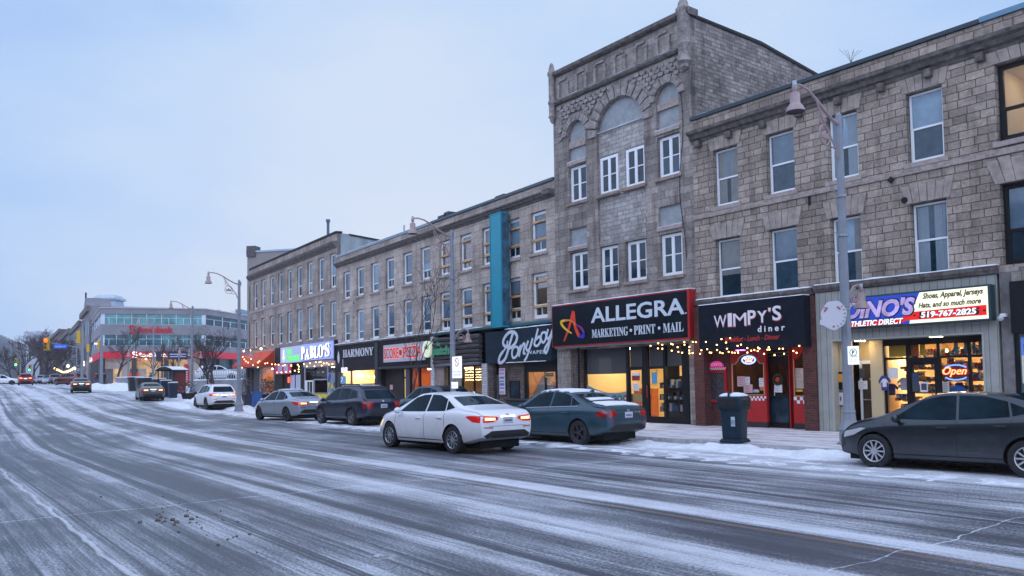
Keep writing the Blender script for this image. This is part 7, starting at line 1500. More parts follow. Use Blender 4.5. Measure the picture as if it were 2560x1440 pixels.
# ============================================================ people
def person(px, py, Y, h, label, coat, legs, hat=None, pack=None, rz=0):
    p = atdepth(px, py, Y); g_ = gh(p.x, p.y); k = h/1.75
    me = bpy.data.meshes.new('person'); bm = bmesh.new()
    J = {'pel': (0, 0, .95), 'che': (0, 0, 1.32), 'nek': (0, 0, 1.5), 'hed': (0, -.02, 1.64), 'top': (0, 0, 1.72), 'hl': (-.1, 0, .88), 'kl': (-.11, -.06, .5), 'al': (-.11, .02, .08), 'tl': (-.11, -.14, .04), 'hr': (.1, 0, .88), 'kr': (.11, .04, .5), 'ar': (.11, .14, .1), 'tr': (.11, 0, .04), 'sl': (-.19, 0, 1.42), 'el': (-.26, .02, 1.14), 'wl': (-.24, -.08, .9), 'fl': (-.24, -.12, .82), 'sr': (.19, 0, 1.42), 'er': (.26, .02, 1.14), 'wr': (.24, -.08, .9), 'fr': (.24, -.12, .82)}
    Rd = {'pel': .16, 'che': .19, 'nek': .065, 'hed': .10, 'top': .06, 'hl': .10, 'kl': .07, 'al': .05, 'tl': .04, 'hr': .10, 'kr': .07, 'ar': .05, 'tr': .04, 'sl': .08, 'el': .06, 'wl': .045, 'fl': .035, 'sr': .08, 'er': .06, 'wr': .045, 'fr': .035}
    E_ = [('pel', 'che'), ('che', 'nek'), ('nek', 'hed'), ('hed', 'top'), ('pel', 'hl'), ('hl', 'kl'), ('kl', 'al'), ('al', 'tl'), ('pel', 'hr'), ('hr', 'kr'), ('kr', 'ar'), ('ar', 'tr'), ('che', 'sl'), ('sl', 'el'), ('el', 'wl'), ('wl', 'fl'), ('che', 'sr'), ('sr', 'er'), ('er', 'wr'), ('wr', 'fr')]
    names = list(J); vs = {n_: bm.verts.new([c*k for c in J[n_]]) for n_ in names}
    for a, b in E_: bm.edges.new((vs[a], vs[b]))
    bm.to_mesh(me); bm.free(); o = link(bpy.data.objects.new('person', me)); sk = o.modifiers.new('s', 'SKIN'); sv = me.skin_vertices[0].data
    for i, n_ in enumerate(names): sv[i].radius = (Rd[n_]*k,)*2; sv[i].use_root = (n_ == 'pel')
    o.modifiers.new('d', 'SUBSURF').levels = 1; dg = bpy.context.evaluated_depsgraph_get(); m2 = bpy.data.meshes.new_from_object(o.evaluated_get(dg)); o.modifiers.clear(); o.data = m2
    for m_ in (coat, legs, mat('skin', (.45, .28, .2), .6)): m2.materials.append(m_)
    for f in m2.polygons: z = f.center.z/k; f.material_index = 1 if z < .86 else (2 if z > 1.5 or (abs(f.center.x) > .2*k and z < .9) else 0); f.use_smooth = True
    o.location = (p.x, p.y, g_); o.rotation_euler = (0, 0, rz); tag(o, label, 'person')
    mb = MB(); mb.ball((0, .015, 1.69*k), .112*k, 10, (1, 1, .85)); mb.build('hat', hat or M_dark, o, smooth=True)
    mb = MB(); mb.lathe([(.17*k, .78*k), (.20*k, .95*k), (.2*k, 1.2*k), (.205*k, 1.38*k), (.1*k, 1.5*k)], (0, 0, 0), 14); mb.build('coat', coat, o, smooth=True)
    if pack: mb = MB(); mb.box(-.15, .15, -.36, -.18, 1.0*k, 1.42*k); mb.build('backpack', pack, o, bevel=.04)
    return o
person(240, 965, 104, 1.8, 'walker in dark coat and jeans carrying a red brown backpack', mat('coat_dark', (.03, .03, .04), .8), mat('jeans', (.06, .12, .22), .8), pack=mat('pack_rust', (.22, .05, .03), .7))
person(259, 966, 106, 1.8, 'person in black clothes standing behind the right signal pole', mat('coat_black', (.015, .015, .02), .8), mat('pants_black', (.02, .02, .025), .8), rz=.6)
person(376, 960, 100, 1.7, 'person in black waiting near the containers on the plaza', mat('coat_black', (.015, .015, .02), .8), mat('pants_black', (.02, .02, .025), .8), rz=2)

# heaps of shovelled snow on the square
def heap(pa, pb, Ya, Yb, wd, ht, seed, label):
    a = atdepth(*pa, Ya); b = atdepth(*pb, Yb); d = Vector((b.x-a.x, b.y-a.y, 0)); L_ = d.length; o = MB(); n, m_ = max(8, int(L_/.35)), 9; ids = {}
    for i in range(n+1):
        for j in range(m_+1):
            f, g = i/n, j/m_; e = math.sin(math.pi*f)**.6*math.sin(math.pi*g); q = Vector((f*L_*.9, g*wd*1.2, seed)); ids[i, j] = o.add([(f*L_, (g-.5)*wd, -.25+e*ht*(.65+.6*MN.noise(q)+.25*MN.noise(q*3.1))+.25*min(1, e*3))])
    for i in range(n):
        for j in range(m_): o.face((ids[i, j], ids[i+1, j], ids[i+1, j+1], ids[i, j+1]))
    x = o.build('snow_heap', mrs, None, smooth=True); x.location = (a.x, a.y, gh((a.x+b.x)/2, (a.y+b.y)/2)); x.rotation_euler = (0, 0, math.atan2(d.y, d.x)); tag(x, label, 'snow heap')
heap((255, 960), (332, 965), 92, 84, 4, .95, 3, 'long heap of shovelled snow before the concrete planter wall')
heap((225, 960), (270, 962), 95, 88, 4, .7, 8, 'low snow ridge beside the pale signal pole and walkers')
heap((395, 990), (480, 1005), 62, 54, 1.6, .28, 5, 'snow mound around the bus shelter and evergreen planter')
heap((560, 1005), (620, 1015), 57, 53, 1.6, .5, 6, 'snow heap between the white crossover and the corner lamp post')
heap((480, 985), (560, 990), 66, 62, 2, .55, 9, 'snow heap before the railing wall behind the white crossover')
# ============================================================ cars
def lerp_tab(tab, x):
    if x <= tab[0][0]: return tab[0][1]
    for (a, va), (b, vb) in zip(tab, tab[1:]):
        if x <= b: f = (x-a)/(b-a); return va+(vb-va)*f
    return tab[-1][1]
def smooth_tab(tab, x, r=.10):
    return (lerp_tab(tab, x-r)+2*lerp_tab(tab, x-r*.5)+2*lerp_tab(tab, x)+2*lerp_tab(tab, x+r*.5)+lerp_tab(tab, x+r))/8
M_tyre = mat('tyre', (.018, .018, .02), .85, noise=(12, .4)); M_alloy = mat('alloy', (.42, .44, .48), .3, .8); M_rimdk = mat('rim_dark', (.03, .03, .035), .4)
M_carglass = mat('car_glass', (.004, .017, .026), .05, spec=.2, noise=(1.7, .8))  # mottled colour stands in for reflections on the windows
M_carglass.node_tree.nodes['Principled BSDF'].inputs['IOR'].default_value = 1.28; M_seam = mat('seam', (.01, .01, .012), .7); M_plate = mat('plate', (.5, .52, .58), .5); M_wellm = mat('wheel_well', (.006, .006, .007), .95)
M_under = mat('car_black_plastic', (.014, .014, .016), .65)
M_tailoff = mat('tail_unlit', (.32, .006, .01), .2, coat=.5); M_tailon = mat('tail_lit', (.38, .006, .008), .3, emit=(1, .02, .01), es=.22); M_tailhot = emis('tail_hot', (1, .28, .10), 9); M_plamp = emis('plate_lamp', (1, .8, .5), 5); M_head = mat('headlamp', (.5, .5, .52), .15, coat=.5)
def paint(name, col, metal=.4, rough=.32):
    if name in MC: return MC[name]
    m = mat(name, col, rough, metal, coat=.7); t = m.node_tree; b = t.nodes['Principled BSDF']; n = t.nodes.new; L = t.links.new     # road salt over the lower panels
    tc = n('ShaderNodeTexCoord'); sp = n('ShaderNodeSeparateXYZ'); L(tc.outputs['Object'], sp.inputs[0]); nn = n('ShaderNodeTexNoise'); nn.inputs['Scale'].default_value = 5; nn.inputs['Detail'].default_value = 8; L(tc.outputs['Object'], nn.inputs['Vector'])
    a = n('ShaderNodeMath'); a.operation = 'MULTIPLY_ADD'; L(nn.outputs[0], a.inputs[0]); a.inputs[1].default_value = .55; L(sp.outputs[2], a.inputs[2])
    r = n('ShaderNodeMapRange'); L(a.outputs[0], r.inputs[0]); r.inputs[1].default_value = 1.02; r.inputs[2].default_value = .48; r.inputs[3].default_value = 0; r.inputs[4].default_value = .22 if sum(col) < 1.2 else .5
    x = n('ShaderNodeMixRGB'); L(r.outputs[0], x.inputs[0]); x.inputs[1].default_value = (*col, 1); x.inputs[2].default_value = (.17, .17, .175, 1) if sum(col) < 1.2 else (.42, .41, .40, 1); L(x.outputs[0], b.inputs['Base Color'])
    q = n('ShaderNodeMath'); q.operation = 'MULTIPLY_ADD'; L(r.outputs[0], q.inputs[0]); q.inputs[1].default_value = .5; q.inputs[2].default_value = rough; L(q.outputs[0], b.inputs['Roughness'])
    c = n('ShaderNodeMath'); c.operation = 'MULTIPLY_ADD'; L(r.outputs[0], c.inputs[0]); c.inputs[1].default_value = -1.1; c.inputs[2].default_value = .7; c.use_clamp = True; L(c.outputs[0], b.inputs['Coat Weight']); return m
# profile tables, metres; x=0 mid length, + forward (nose)
KINDS = {
 'sedan': dict(L=4.58, W=1.80, top=[(-2.29, .90), (-2.24, 1.015), (-1.80, 1.07), (-1.55, 1.12), (-.80, 1.37), (-.40, 1.43), (.0, 1.44), (.30, 1.42), (1.15, 1.03), (1.30, .985), (1.75, .90), (2.10, .78), (2.29, .62)],
    belt=[(-2.29, .85), (-2.2, .95), (-1.5, .99), (0, .94), (1.1, .90), (1.3, .88), (1.8, .80), (2.29, .58)], bot=[(-2.29, .38), (-1.9, .27), (-1.5, .20), (1.6, .18), (2.29, .26)], wx=(-1.36, 1.36), R=.325,
    side=[[(.93, .955), (.42, 1.31), (.12, 1.375), (-.16, 1.385), (-.20, .975)], [(-.26, .98), (-.22, 1.385), (-.55, 1.375), (-.92, 1.275), (-1.02, 1.00)], [(-1.06, 1.01), (-.97, 1.25), (-1.36, 1.08)]],
    rear=[(-.93, .0), (-1.52, .0)], rw=(.50, .64), wsx=(1.08, .40), ww=(.66, .52), rearglass='top'),
 'suv': dict(L=4.64, W=1.85, top=[(-2.32, .90), (-2.27, 1.05), (-2.12, 1.20), (-1.80, 1.58), (-1.5, 1.63), (-.6, 1.665), (.0, 1.66), (.35, 1.60), (1.05, 1.18), (1.25, 1.10), (1.85, 1.02), (2.2, .90), (2.32, .70)],
    belt=[(-2.32, .88), (-2.2, 1.06), (-1.8, 1.13), (0, 1.04), (1.1, 1.0), (1.8, .92), (2.32, .68)], bot=[(-2.32, .42), (-1.9, .32), (-1.5, .25), (1.6, .24), (2.32, .34)], wx=(-1.33, 1.33), R=.355,
    side=[[(.90, 1.06), (.42, 1.46), (.15, 1.55), (-.10, 1.57), (-.15, 1.08)], [(-.21, 1.085), (-.16, 1.575), (-.62, 1.57), (-.95, 1.53), (-1.02, 1.13)], [(-1.08, 1.14), (-1.02, 1.52), (-1.45, 1.47), (-1.72, 1.20)]],
    rear=None, rw=(.56, .66), wsx=(1.0, .40), ww=(.68, .56), rearglass='back', rz=(1.14, 1.50)),
 'wagon': dict(L=4.82, W=1.87, top=[(-2.41, .92), (-2.36, 1.08), (-2.2, 1.16), (-1.72, 1.57), (-1.4, 1.62), (-.6, 1.64), (.1, 1.63), (.45, 1.57), (1.2, 1.13), (1.35, 1.07), (1.95, 1.0), (2.3, .86), (2.41, .68)],
    belt=[(-2.41, .90), (-2.25, 1.04), (-1.8, 1.09), (0, 1.0), (1.2, .97), (1.9, .90), (2.41, .66)], bot=[(-2.41, .42), (-2.0, .32), (-1.5, .25), (1.7, .24), (2.41, .34)], wx=(-1.37, 1.37), R=.355,
    side=[[(1.05, 1.03), (.5, 1.45), (.2, 1.52), (-.06, 1.535), (-.1, 1.05)], [(-.16, 1.055), (-.12, 1.54), (-.7, 1.535), (-1.0, 1.50), (-1.06, 1.10)], [(-1.12, 1.11), (-1.06, 1.49), (-1.5, 1.42), (-1.78, 1.16)]],
    rear=None, rw=(.56, .68), wsx=(1.15, .5), ww=(.68, .56), rearglass='back', rz=(1.10, 1.46)),
}
KINDS['hatch'] = dict(L=4.44, F=2.12, W=1.76, top=[(-2.22, .92), (-2.16, 1.05), (-1.95, 1.14), (-1.62, 1.22), (-1.0, 1.40), (-.45, 1.45), (.0, 1.46), (.30, 1.43), (1.12, 1.06), (1.26, 1.01), (1.65, .93), (1.94, .82), (2.06, .70), (2.14, .56)],
    belt=[(-2.22, .88), (-2.1, 1.0), (-1.5, 1.04), (-.9, 1.0), (.9, .90), (1.2, .88), (1.75, .80), (2.05, .68), (2.22, .5)], bot=[(-2.22, .38), (-1.9, .27), (-1.5, .20), (1.6, .18), (2.22, .24)], wx=(-1.31, 1.33), R=.325,
    side=[[(.98, .955), (.46, 1.31), (.14, 1.385), (-.12, 1.40), (-.17, .965)], [(-.22, .97), (-.17, 1.40), (-.60, 1.385), (-.98, 1.30), (-1.05, 1.04)], [(-1.09, 1.05), (-1.02, 1.28), (-1.42, 1.13)]],
    rear=[(-1.0, .0), (-1.6, .0)], rw=(.50, .62), wsx=(1.06, .42), ww=(.66, .52), rearglass='top')
CARPROTO = {}
def car_mesh(K, paintm):
    L = K['L']; W = K['W']/2; H = L/2; xs = []
    x = -H
    HF = K.get('F', H)
    while x < HF-.02: xs.append(x); x += .055
    xs += [HF]; mb = MB(); rings = []
    ends = {0: (.80, .9, -.045), 1: (.93, .97, -.02)}
    Tmax = max(v for _, v in K['top'])
    def sec(x, sc=1., zs=1., dx=0.):
        T = smooth_tab(K['top'], x); b = smooth_tab(K['belt'], x, .15); zb = smooth_tab(K['bot'], x); dr = x+H; df = HF-x
        w = W*(1-.15*max(0, 1-dr/.55)**2-.36*max(0, 1-df/1.15)**2)*sc
        T = max(T, b+.03); g = min(1, max(0, (T-b-.04)/(Tmax-b-.04))); g = g
        wr = w*(.93-.27*g); wt = w*.945
        zr = T-.03-.055*g
        pts = [(0, zb), (.80*w, zb), (.93*w, zb+.035), (.97*w, zb+.12), (.992*w, zb+.23), (1.0*w, b-.26), (.992*w, b-.13), (.975*w, b-.06), (.955*w, b-.015), (wt-.018, b+.003),
               (wt-.03-(wt-.03-wr)*.33, b+(zr-b)*.36), (wt-.03-(wt-.03-wr)*.68, b+(zr-b)*.70), (wr, zr), (wr-.05*w, T-.022), (wr*.72, T-.006), (wr*.4, T+.004*g), (0, T+.006)]
        zc = (T+zb)/2; pts = [(y, zc+(z-zc)*zs) for y, z in pts]
        return [(x+dx, y, z) for y, z in pts]+[(x+dx, -y, z) for y, z in reversed(pts[1:-1])]
    S_ = [sec(-H, .72, .72, -.052), sec(-H, .88, .88, -.035), sec(-H, .965, .965, -.014)]+[sec(x) for x in xs]+[sec(HF, .95, .94, .015), sec(HF, .84, .82, .03), sec(HF, .6, .6, .04)]
    n = len(S_[0])
    ids = [mb.add(s_) for s_ in S_]
    for i in range(len(ids)-1):
        for k in range(n): j = (k+1) % n; mb.face((ids[i]+k, ids[i]+j, ids[i+1]+j, ids[i+1]+k))
    mb.face([ids[0]+k for k in range(n)]); mb.face([ids[-1]+n-1-k for k in range(n)])
    o = mb.build('body', [paintm, M_wellm, M_under], None, smooth=False); me = o.data
    # wheel arches
    cut = MB()
    for wx in K['wx']:
        for sy in (-1, 1): cut.lathe([(K['R']+.055, sy*.52), (K['R']+.055, sy*1.3)], (wx, 0, K['R']), 36, 'y')
    co = cut.build('cut', M_wellm); md = o.modifiers.new('b', 'BOOLEAN'); md.operation = 'DIFFERENCE'; md.object = co; md.solver = 'EXACT'
    dg = bpy.context.evaluated_depsgraph_get(); m2 = bpy.data.meshes.new_from_object(o.evaluated_get(dg)); o.modifiers.clear()
    bpy.data.objects.remove(co); bpy.data.objects.remove(o)
    m2.materials.clear(); m2.materials.append(paintm); m2.materials.append(M_wellm); m2.materials.append(M_under)
    for f in m2.polygons:
        c = f.center; f.use_smooth = True; f.material_index = 0
        for wx in K['wx']:
            if math.hypot(c.x-wx, c.z-K['R']) < K['R']+.060 and abs(c.y) > .5: f.material_index = 1; f.use_smooth = False
        if f.material_index == 0 and c.z < .24: f.material_index = 2
    try: m2.set_sharp_from_angle(angle=R_(32))
    except Exception: pass
    m2.update(); return m2
def project(name, bvh, poly, axis, sgn, material, parent, eps=.006, grid=.07, th=0.0):
    """lay a 2-D outline on the body: axis y -> outline in x,z ; axis x -> y,z ; axis z -> x,y"""
    bm = bmesh.new(); vs = [bm.verts.new((p[0], p[1], 0)) for p in poly]; bm.faces.new(vs)
    for ax in (0, 1):
        lo = min(p[ax] for p in poly); hi = max(p[ax] for p in poly); k = lo+grid
        while k < hi:
            nn = Vector((1, 0, 0)) if ax == 0 else Vector((0, 1, 0)); co = nn*k; bmesh.ops.bisect_plane(bm, geom=bm.verts[:]+bm.edges[:]+bm.faces[:], plane_co=co, plane_no=nn); k += grid
    for v in bm.verts:
        a, b = v.co.x, v.co.y
        if axis == 'y': og, d = Vector((a, sgn*3, b)), Vector((0, -sgn, 0))
        elif axis == 'x': og, d = Vector((sgn*5, a, b)), Vector((-sgn, 0, 0))
        else: og, d = Vector((a, b, 4)), Vector((0, 0, -1))
        h = bvh.ray_cast(og, d)
        if h[0] is None: v.co = og+d*2.0; v.tag = True
        else: v.co = h[0]-d*eps; v.tag = False
    bad = [v for v in bm.verts if v.tag]
    if bad: bmesh.ops.delete(bm, geom=bad, context='VERTS')
    if th:
        r = bmesh.ops.solidify(bm, geom=bm.faces[:], thickness=-th)
    bmesh.ops.recalc_face_normals(bm, faces=bm.faces)
    me = bpy.data.meshes.new(name); bm.to_mesh(me); bm.free(); me.materials.append(material)
    for f in me.polygons: f.use_smooth = True
    c = sum((f.normal for f in me.polygons), Vector())
    if (axis == 'y' and c.y*sgn < 0) or (axis == 'x' and c.x*sgn < 0) or (axis == 'z' and c.z < 0): me.flip_normals()
    return link(bpy.data.objects.new(name, me), parent)
def wheel(parent, x, y, R, sgn, rimm, spokes=10, hub=True):
    mb = MB(); w_ = .105
    mb.lathe([(R*.64, -w_*.9), (R*.80, -w_), (R*.95, -w_*.96), (R, -w_*.7), (R, w_*.7), (R*.95, w_*.96), (R*.80, w_), (R*.64, w_*.9), (R*.62, 0), (R*.64, -w_*.9)], (0, 0, 0), 36, 'y', cap=False)
    t = mb.build('wheel', M_tyre, parent, smooth=True); t.location = (x, y, R)
    mb = MB(); mb.lathe([(R*.66, sgn*w_*.86), (R*.63, sgn*w_*.95), (R*.60, sgn*w_*.86), (R*.58, sgn*w_*.2)], (0, 0, 0), 36, 'y', cap=False)
    for k in range(spokes):
        a = 2*math.pi*k/spokes; M_ = Matrix.Rotation(a, 4, 'Y'); mb.boxT(M_, .03, R*.62, min(sgn*w_*.55, sgn*w_*.82), max(sgn*w_*.55, sgn*w_*.82), -R*(.045 if spokes > 8 else .085), R*(.045 if spokes > 8 else .085))
    mb.lathe([(.001, sgn*w_*.88), (R*.17, sgn*w_*.85), (R*.2, sgn*w_*.6)], (0, 0, 0), 16, 'y', cap=False); mb.build('rim', rimm, t, smooth=True)
    mb = MB(); mb.lathe([(.001, sgn*w_*.15), (R*.6, sgn*w_*.15)], (0, 0, 0), 24, 'y', cap=False); mb.build('brake_disc', M_rimdk, t)
    return t
def car(name, kind, pm, P, th, label, cat='car', rim=None, spokes=10, tail=None, scale=(1, 1, 1), snow=(), lights=False, far=False, tailshape='wide', arch=False, group=None, z=0, front=False, chrome=False, roofrack=False):
    """th: heading direction angle; body runs away from the camera along the street"""
    K = KINDS[kind]; o = empty(name, (P[0], P[1], gh(P[0], P[1])+z), 0, label, cat, group); d = Vector((-math.sin(th), math.cos(th), 0)); o.rotation_euler = (0, 0, math.atan2(d.y, d.x)); o.scale = scale
    key = (kind, pm.name)
    if key not in CARPROTO:
        me = car_mesh(K, pm); bm = bmesh.new(); bm.from_mesh(me); CARPROTO[key] = (me, BVHTree.FromBMesh(bm)); bm.free()
    me, bvh = CARPROTO[key]; link(bpy.data.objects.new('body', me), o); H = K['L']/2; HF = K.get('F', H)
    for sy in (1, -1):
        if far and sy == -1: continue
        for w_ in K['side']: project('side_window', bvh, w_, 'y', sy, M_carglass, o, .007)
    rim = rim or M_alloy
    if not front or True:
        if K['rearglass'] == 'top':
            (xa, _), (xb, _) = K['rear']; a, b = K['rw']; project('rear_window', bvh, [(xa, -a), (xa, a), (xb, b), (xb, -b)], 'z', 1, M_carglass, o, .006)
        else:
            z0, z1 = K['rz']; a, b = K['rw']; project('rear_window', bvh, [(-b, z0), (b, z0), (b*.98, z0+.1), (a, z1), (-a, z1), (-b*.98, z0+.1)], 'x', -1, M_carglass, o, .008)
            project('spoiler', bvh, [(-K['L']/2+.50 if kind == 'suv' else -K['L']/2+.62, -.58), (-K['L']/2+.50 if kind == 'suv' else -K['L']/2+.62, .58), (-K['L']/2+.8, .62), (-K['L']/2+.8, -.62)], 'z', 1, pm if kind == 'suv' else M_under, o, .02, .1, .02)
        (xa, xb), (a, b) = K['wsx'], K['ww']; project('windscreen', bvh, [(xa, -a), (xa, a), (xb, b), (xb, -b)], 'z', 1, M_carglass, o, .006)
    # lamps
    tm = M_tailon if lights else M_tailoff; bz = lerp_tab(K['belt'], -H+.15)
    zt = bz-.05 if kind == 'sedan' else bz-.02; Wd = K['W']/2
    for sy in (1, -1):
        if tailshape == 'wide': back = [(sy*Wd*.32, zt-.09), (sy*Wd*.34, zt-.03), (sy*Wd*.80, zt+.0), (sy*Wd*.80, zt-.16), (sy*Wd*.5, zt-.15)]; sd_ = [(-H+.02, zt-.16), (-H+.02, zt+.0), (-H+.30, zt+.0), (-H+.42, zt-.02), (-H+.2, zt-.14)]
        elif tailshape == 'block': back = [(sy*Wd*.52, zt-.14), (sy*Wd*.52, zt+.01), (sy*Wd*.80, zt+.02), (sy*Wd*.80, zt-.16)]; sd_ = [(-H+.02, zt-.16), (-H+.02, zt+.0), (-H+.30, zt-.01), (-H+.26, zt-.14)]
        else: back = [(sy*Wd*.60, zt-.30), (sy*Wd*.50, zt-.03), (sy*Wd*.80, zt+.0), (sy*Wd*.80, zt-.30)]; sd_ = [(-H+.02, zt-.30), (-H+.02, zt-.03), (-H+.22, zt-.03), (-H+.12, zt-.3)]
        tl = project('tail_light', bvh, back, 'x', -1, tm, o, .007, .05)
        project('lamp_wrap', bvh, sd_, 'y', sy, tm, tl, .007, .05)
        if lights: 
            c = Wd*.58; project('lamp_glow', bvh, [(sy*(c-.13), zt-.105), (sy*(c-.13), zt-.055), (sy*(c+.15), zt-.045), (sy*(c+.15), zt-.105)], 'x', -1, M_tailhot, tl, .013, .05)
        if not far:
            project('headlight', bvh, [(HF-.08, lerp_tab(K['belt'], HF-.1)-.14), (HF-.10, lerp_tab(K['belt'], HF-.1)-.02), (HF-.5, lerp_tab(K['belt'], HF-.4)-.04), (HF-.62, lerp_tab(K['belt'], HF-.5)-.06), (HF-.35, lerp_tab(K['belt'], HF-.3)-.15)], 'y', sy, M_head if not lights else mat('headlamp_lit', (.6, .5, .4), .2, emit=(1, .75, .45), es=.8), o, .008, .05)
    # plate, bumper, seams
    zp = zt-.19 if kind in ('sedan', 'hatch') else zt-.28
    pl_ = project('number_plate', bvh, [(-.15, zp), (.15, zp), (.15, zp+.15), (-.15, zp+.15)], 'x', -1, M_plate, o, .012)
    if not far: project('plate_text', bvh, [(-.11, zp+.045), (.11, zp+.045), (.11, zp+.09), (-.11, zp+.09)], 'x', -1, mat('plate_ink', (.12, .15, .3), .5), pl_, .016)
    if lights: project('plate_lamp', bvh, [(-.22, zp+.155), (.22, zp+.155), (.22, zp+.18), (-.22, zp+.18)], 'x', -1, M_plamp, o, .014, .05)
    zb = lerp_tab(K['bot'], -H); project('rear_valance', bvh, [(-.62, zb+.0), (.62, zb+.0), (.70, zb+.06), (.5, zb+.17), (-.5, zb+.17), (-.70, zb+.06)], 'x', -1, M_under, o, .010, .06)
    sm = MB()
    if not far:
        project('boot_seam', bvh, [(-Wd*.62, zp-.06), (Wd*.62, zp-.06), (Wd*.62, zp-.052), (-Wd*.62, zp-.052)], 'x', -1, M_seam, o, .004)
        project('bumper_reflector', bvh, [(Wd*.5, zb+.23), (Wd*.78, zb+.245), (Wd*.78, zb+.265), (Wd*.5, zb+.255)], 'x', -1, M_tailoff, o, .008, .05); project('bumper_reflector', bvh, [(-Wd*.5, zb+.23), (-Wd*.78, zb+.245), (-Wd*.78, zb+.265), (-Wd*.5, zb+.255)], 'x', -1, M_tailoff, o, .008, .05)
        b0 = K['side'][0][0][0]+.12; bm_ = (K['side'][0][-1][0]+K['side'][1][0][0])/2; br_ = K['side'][1][-1][0]-.04
        for xx, zl in ((b0, .3), (bm_, .26), (br_, .62)): project('door_seam', bvh, [(xx, zl), (xx+.011, zl), (xx+.011, lerp_tab(K['belt'], xx)-.02), (xx, lerp_tab(K['belt'], xx)-.02)], 'y', 1, M_seam, o, .003)
        for sy in (1, -1):
            project('sill_trim', bvh, [(-.93, .29), (.95, .28), (.95, .30), (-.93, .31)], 'y', sy, M_seam, o, .003)
            if arch:
                for wx in K['wx']:
                    rr = K['R']+.058; pts = [(wx+rr*math.cos(a), K['R']+rr*math.sin(a)) for a in [math.pi*k/14 for k in range(15)]]; pts += [(wx+(rr+.07)*math.cos(a), K['R']+(rr+.07)*math.sin(a)) for a in [math.pi*(14-k)/14 for k in range(15)]]; project('arch_cladding', bvh, pts, 'y', sy, M_under, o, .012, .12)
                project('sill_cladding', bvh, [(-.92, .26), (.92, .26), (.92, .40), (-.92, .40)], 'y', sy, M_under, o, .012, .2)
            if chrome: project('window_chrome', bvh, [(-1.3, lerp_tab(K['belt'], -1.2)+.035), (.95, lerp_tab(K['belt'], .9)+.03), (.95, lerp_tab(K['belt'], .9)+.045), (-1.3, lerp_tab(K['belt'], -1.2)+.05)], 'y', sy, M_alloy, o, .009, .2)
            for hx in (K['side'][0][-1][0]+.22, K['side'][1][-1][0]+.14):
                h_ = bvh.ray_cast(Vector((hx, sy*3, .84)), Vector((0, -sy, 0)))
                if h_[0] is not None: mb = MB(); zz = lerp_tab(K['belt'], hx)-.13; mb.box(hx-.10, hx+.10, min(h_[0].y, h_[0].y+sy*.035), max(h_[0].y, h_[0].y+sy*.035), zz-.016, zz+.016); mb.build('door_handle', pm, o, bevel=.008)
            mx_ = K['side'][0][0][0]-.12; zz = lerp_tab(K['belt'], mx_)+.07; mb = MB(); mb.ball((mx_, sy*(Wd+.07), zz), .11, 10, (.6, .95, .75)); mb.box(mx_-.03, mx_+.03, min(sy*(Wd-.1), sy*(Wd+.03)), max(sy*(Wd-.1), sy*(Wd+.03)), zz-.05, zz-.02); mb.build('mirror', M_under if arch else pm, o, smooth=True)
        project('badge', bvh, [(.05*math.cos(a), zt+.0+.04*math.sin(a)) for a in [2*math.pi*k/12 for k in range(12)]], 'x', -1, M_alloy, o, .009)
    for wx in K['wx']:
        for sy in (1, -1): wheel(o, wx, sy*(Wd-.115), K['R'], sy, rim, spokes)
    mb = MB(); mb.box(-H+.25, H-.3, -.6, .6, .13, .42); mb.build('underbody', M_wellm, o)  # plain underbody block, set low to deepen the shade beneath the car
    if roofrack:
        for sy in (1, -1): mb = MB(); mb.tube([(.3, sy*.52, 1.63), (.2, sy*.53, 1.70), (-1.3, sy*.53, 1.69), (-1.5, sy*.52, 1.60)], .025, 6); mb.build('roof_rail', M_under, o)
        mb = MB(); mb.tube([(-.1, -.53, 1.71), (-.1, .53, 1.71)], .022, 6); mb.tube([(-1.0, -.53, 1.71), (-1.0, .53, 1.71)], .022, 6); mb.build('cross_bar', M_under, o)
    elif not far and kind != 'suv': mb = MB(); mb.prism([(-.95, 1.40), (-1.12, 1.36), (-1.12, 1.42), (-1.09, 1.45)], -.02, .02); mb.build('antenna_fin', pm, o)
    pr = random.Random(hash(kind) % 97+3)
    pr = random.Random(41)
    for (x0, x1, hw, th_) in snow:
        pts = []; n = 16
        for k in range(n): pts.append((x0+(x1-x0)*k/n+pr.uniform(-.03, .03), -hw+pr.uniform(-.05, .04)))
        for k in range(n): pts.append((x1-(x1-x0)*k/n+pr.uniform(-.03, .03), hw+pr.uniform(-.04, .05)))
        project('snow_cover', bvh, pts, 'z', 1, M_snow, o, .008, .09, th_)
    return o
def place(fx, fy, rx_, ry_, K, side=1):
    """centre and heading from the two near side wheel contact points"""
    f = Vector((fx, fy)); r = Vector((rx_, ry_)); d = (f-r).normalized(); mid = (f+r)/2; right = Vector((d.y, -d.x)); c = mid+right*(K['W']/2-.12); return c, math.atan2(-d.x, d.y), (f-r).length
Mwp = paint('paint_white', (.80, .80, .84), 0, .3); Mteal_ = paint('paint_blue_grey', (.016, .062, .092), .3, .35); Mchr = paint('paint_charcoal', (.012, .020, .029), .3, .3); Msil = paint('paint_silver', (.36, .42, .49), .5, .35); Mnavy = paint('paint_navy', (.005, .014, .042), .3, .28)
Mblk_ = paint('paint_black', (.012, .014, .02), .2, .3); Mbge = paint('paint_taupe', (.10, .095, .09), .4, .35); Mred_ = paint('paint_red', (.35, .012, .012), .2, .3); Mgry = paint('paint_grey', (.12, .14, .17), .4, .35)
def put(name, kind, pm, f, r, label, **k):
    F_ = onroad(*f); R__ = onroad(*r); K = KINDS[kind]; c, th, wb = place(F_.x, F_.y, R__.x, R__.y, K); th = k.pop('th', th); sl = k.pop('sl', wb/(K['wx'][1]-K['wx'][0])); s_ = k.pop('s', 1.0)
    return car(name, kind, pm, (c.x, c.y), th, label, scale=(sl, s_, s_), **k)
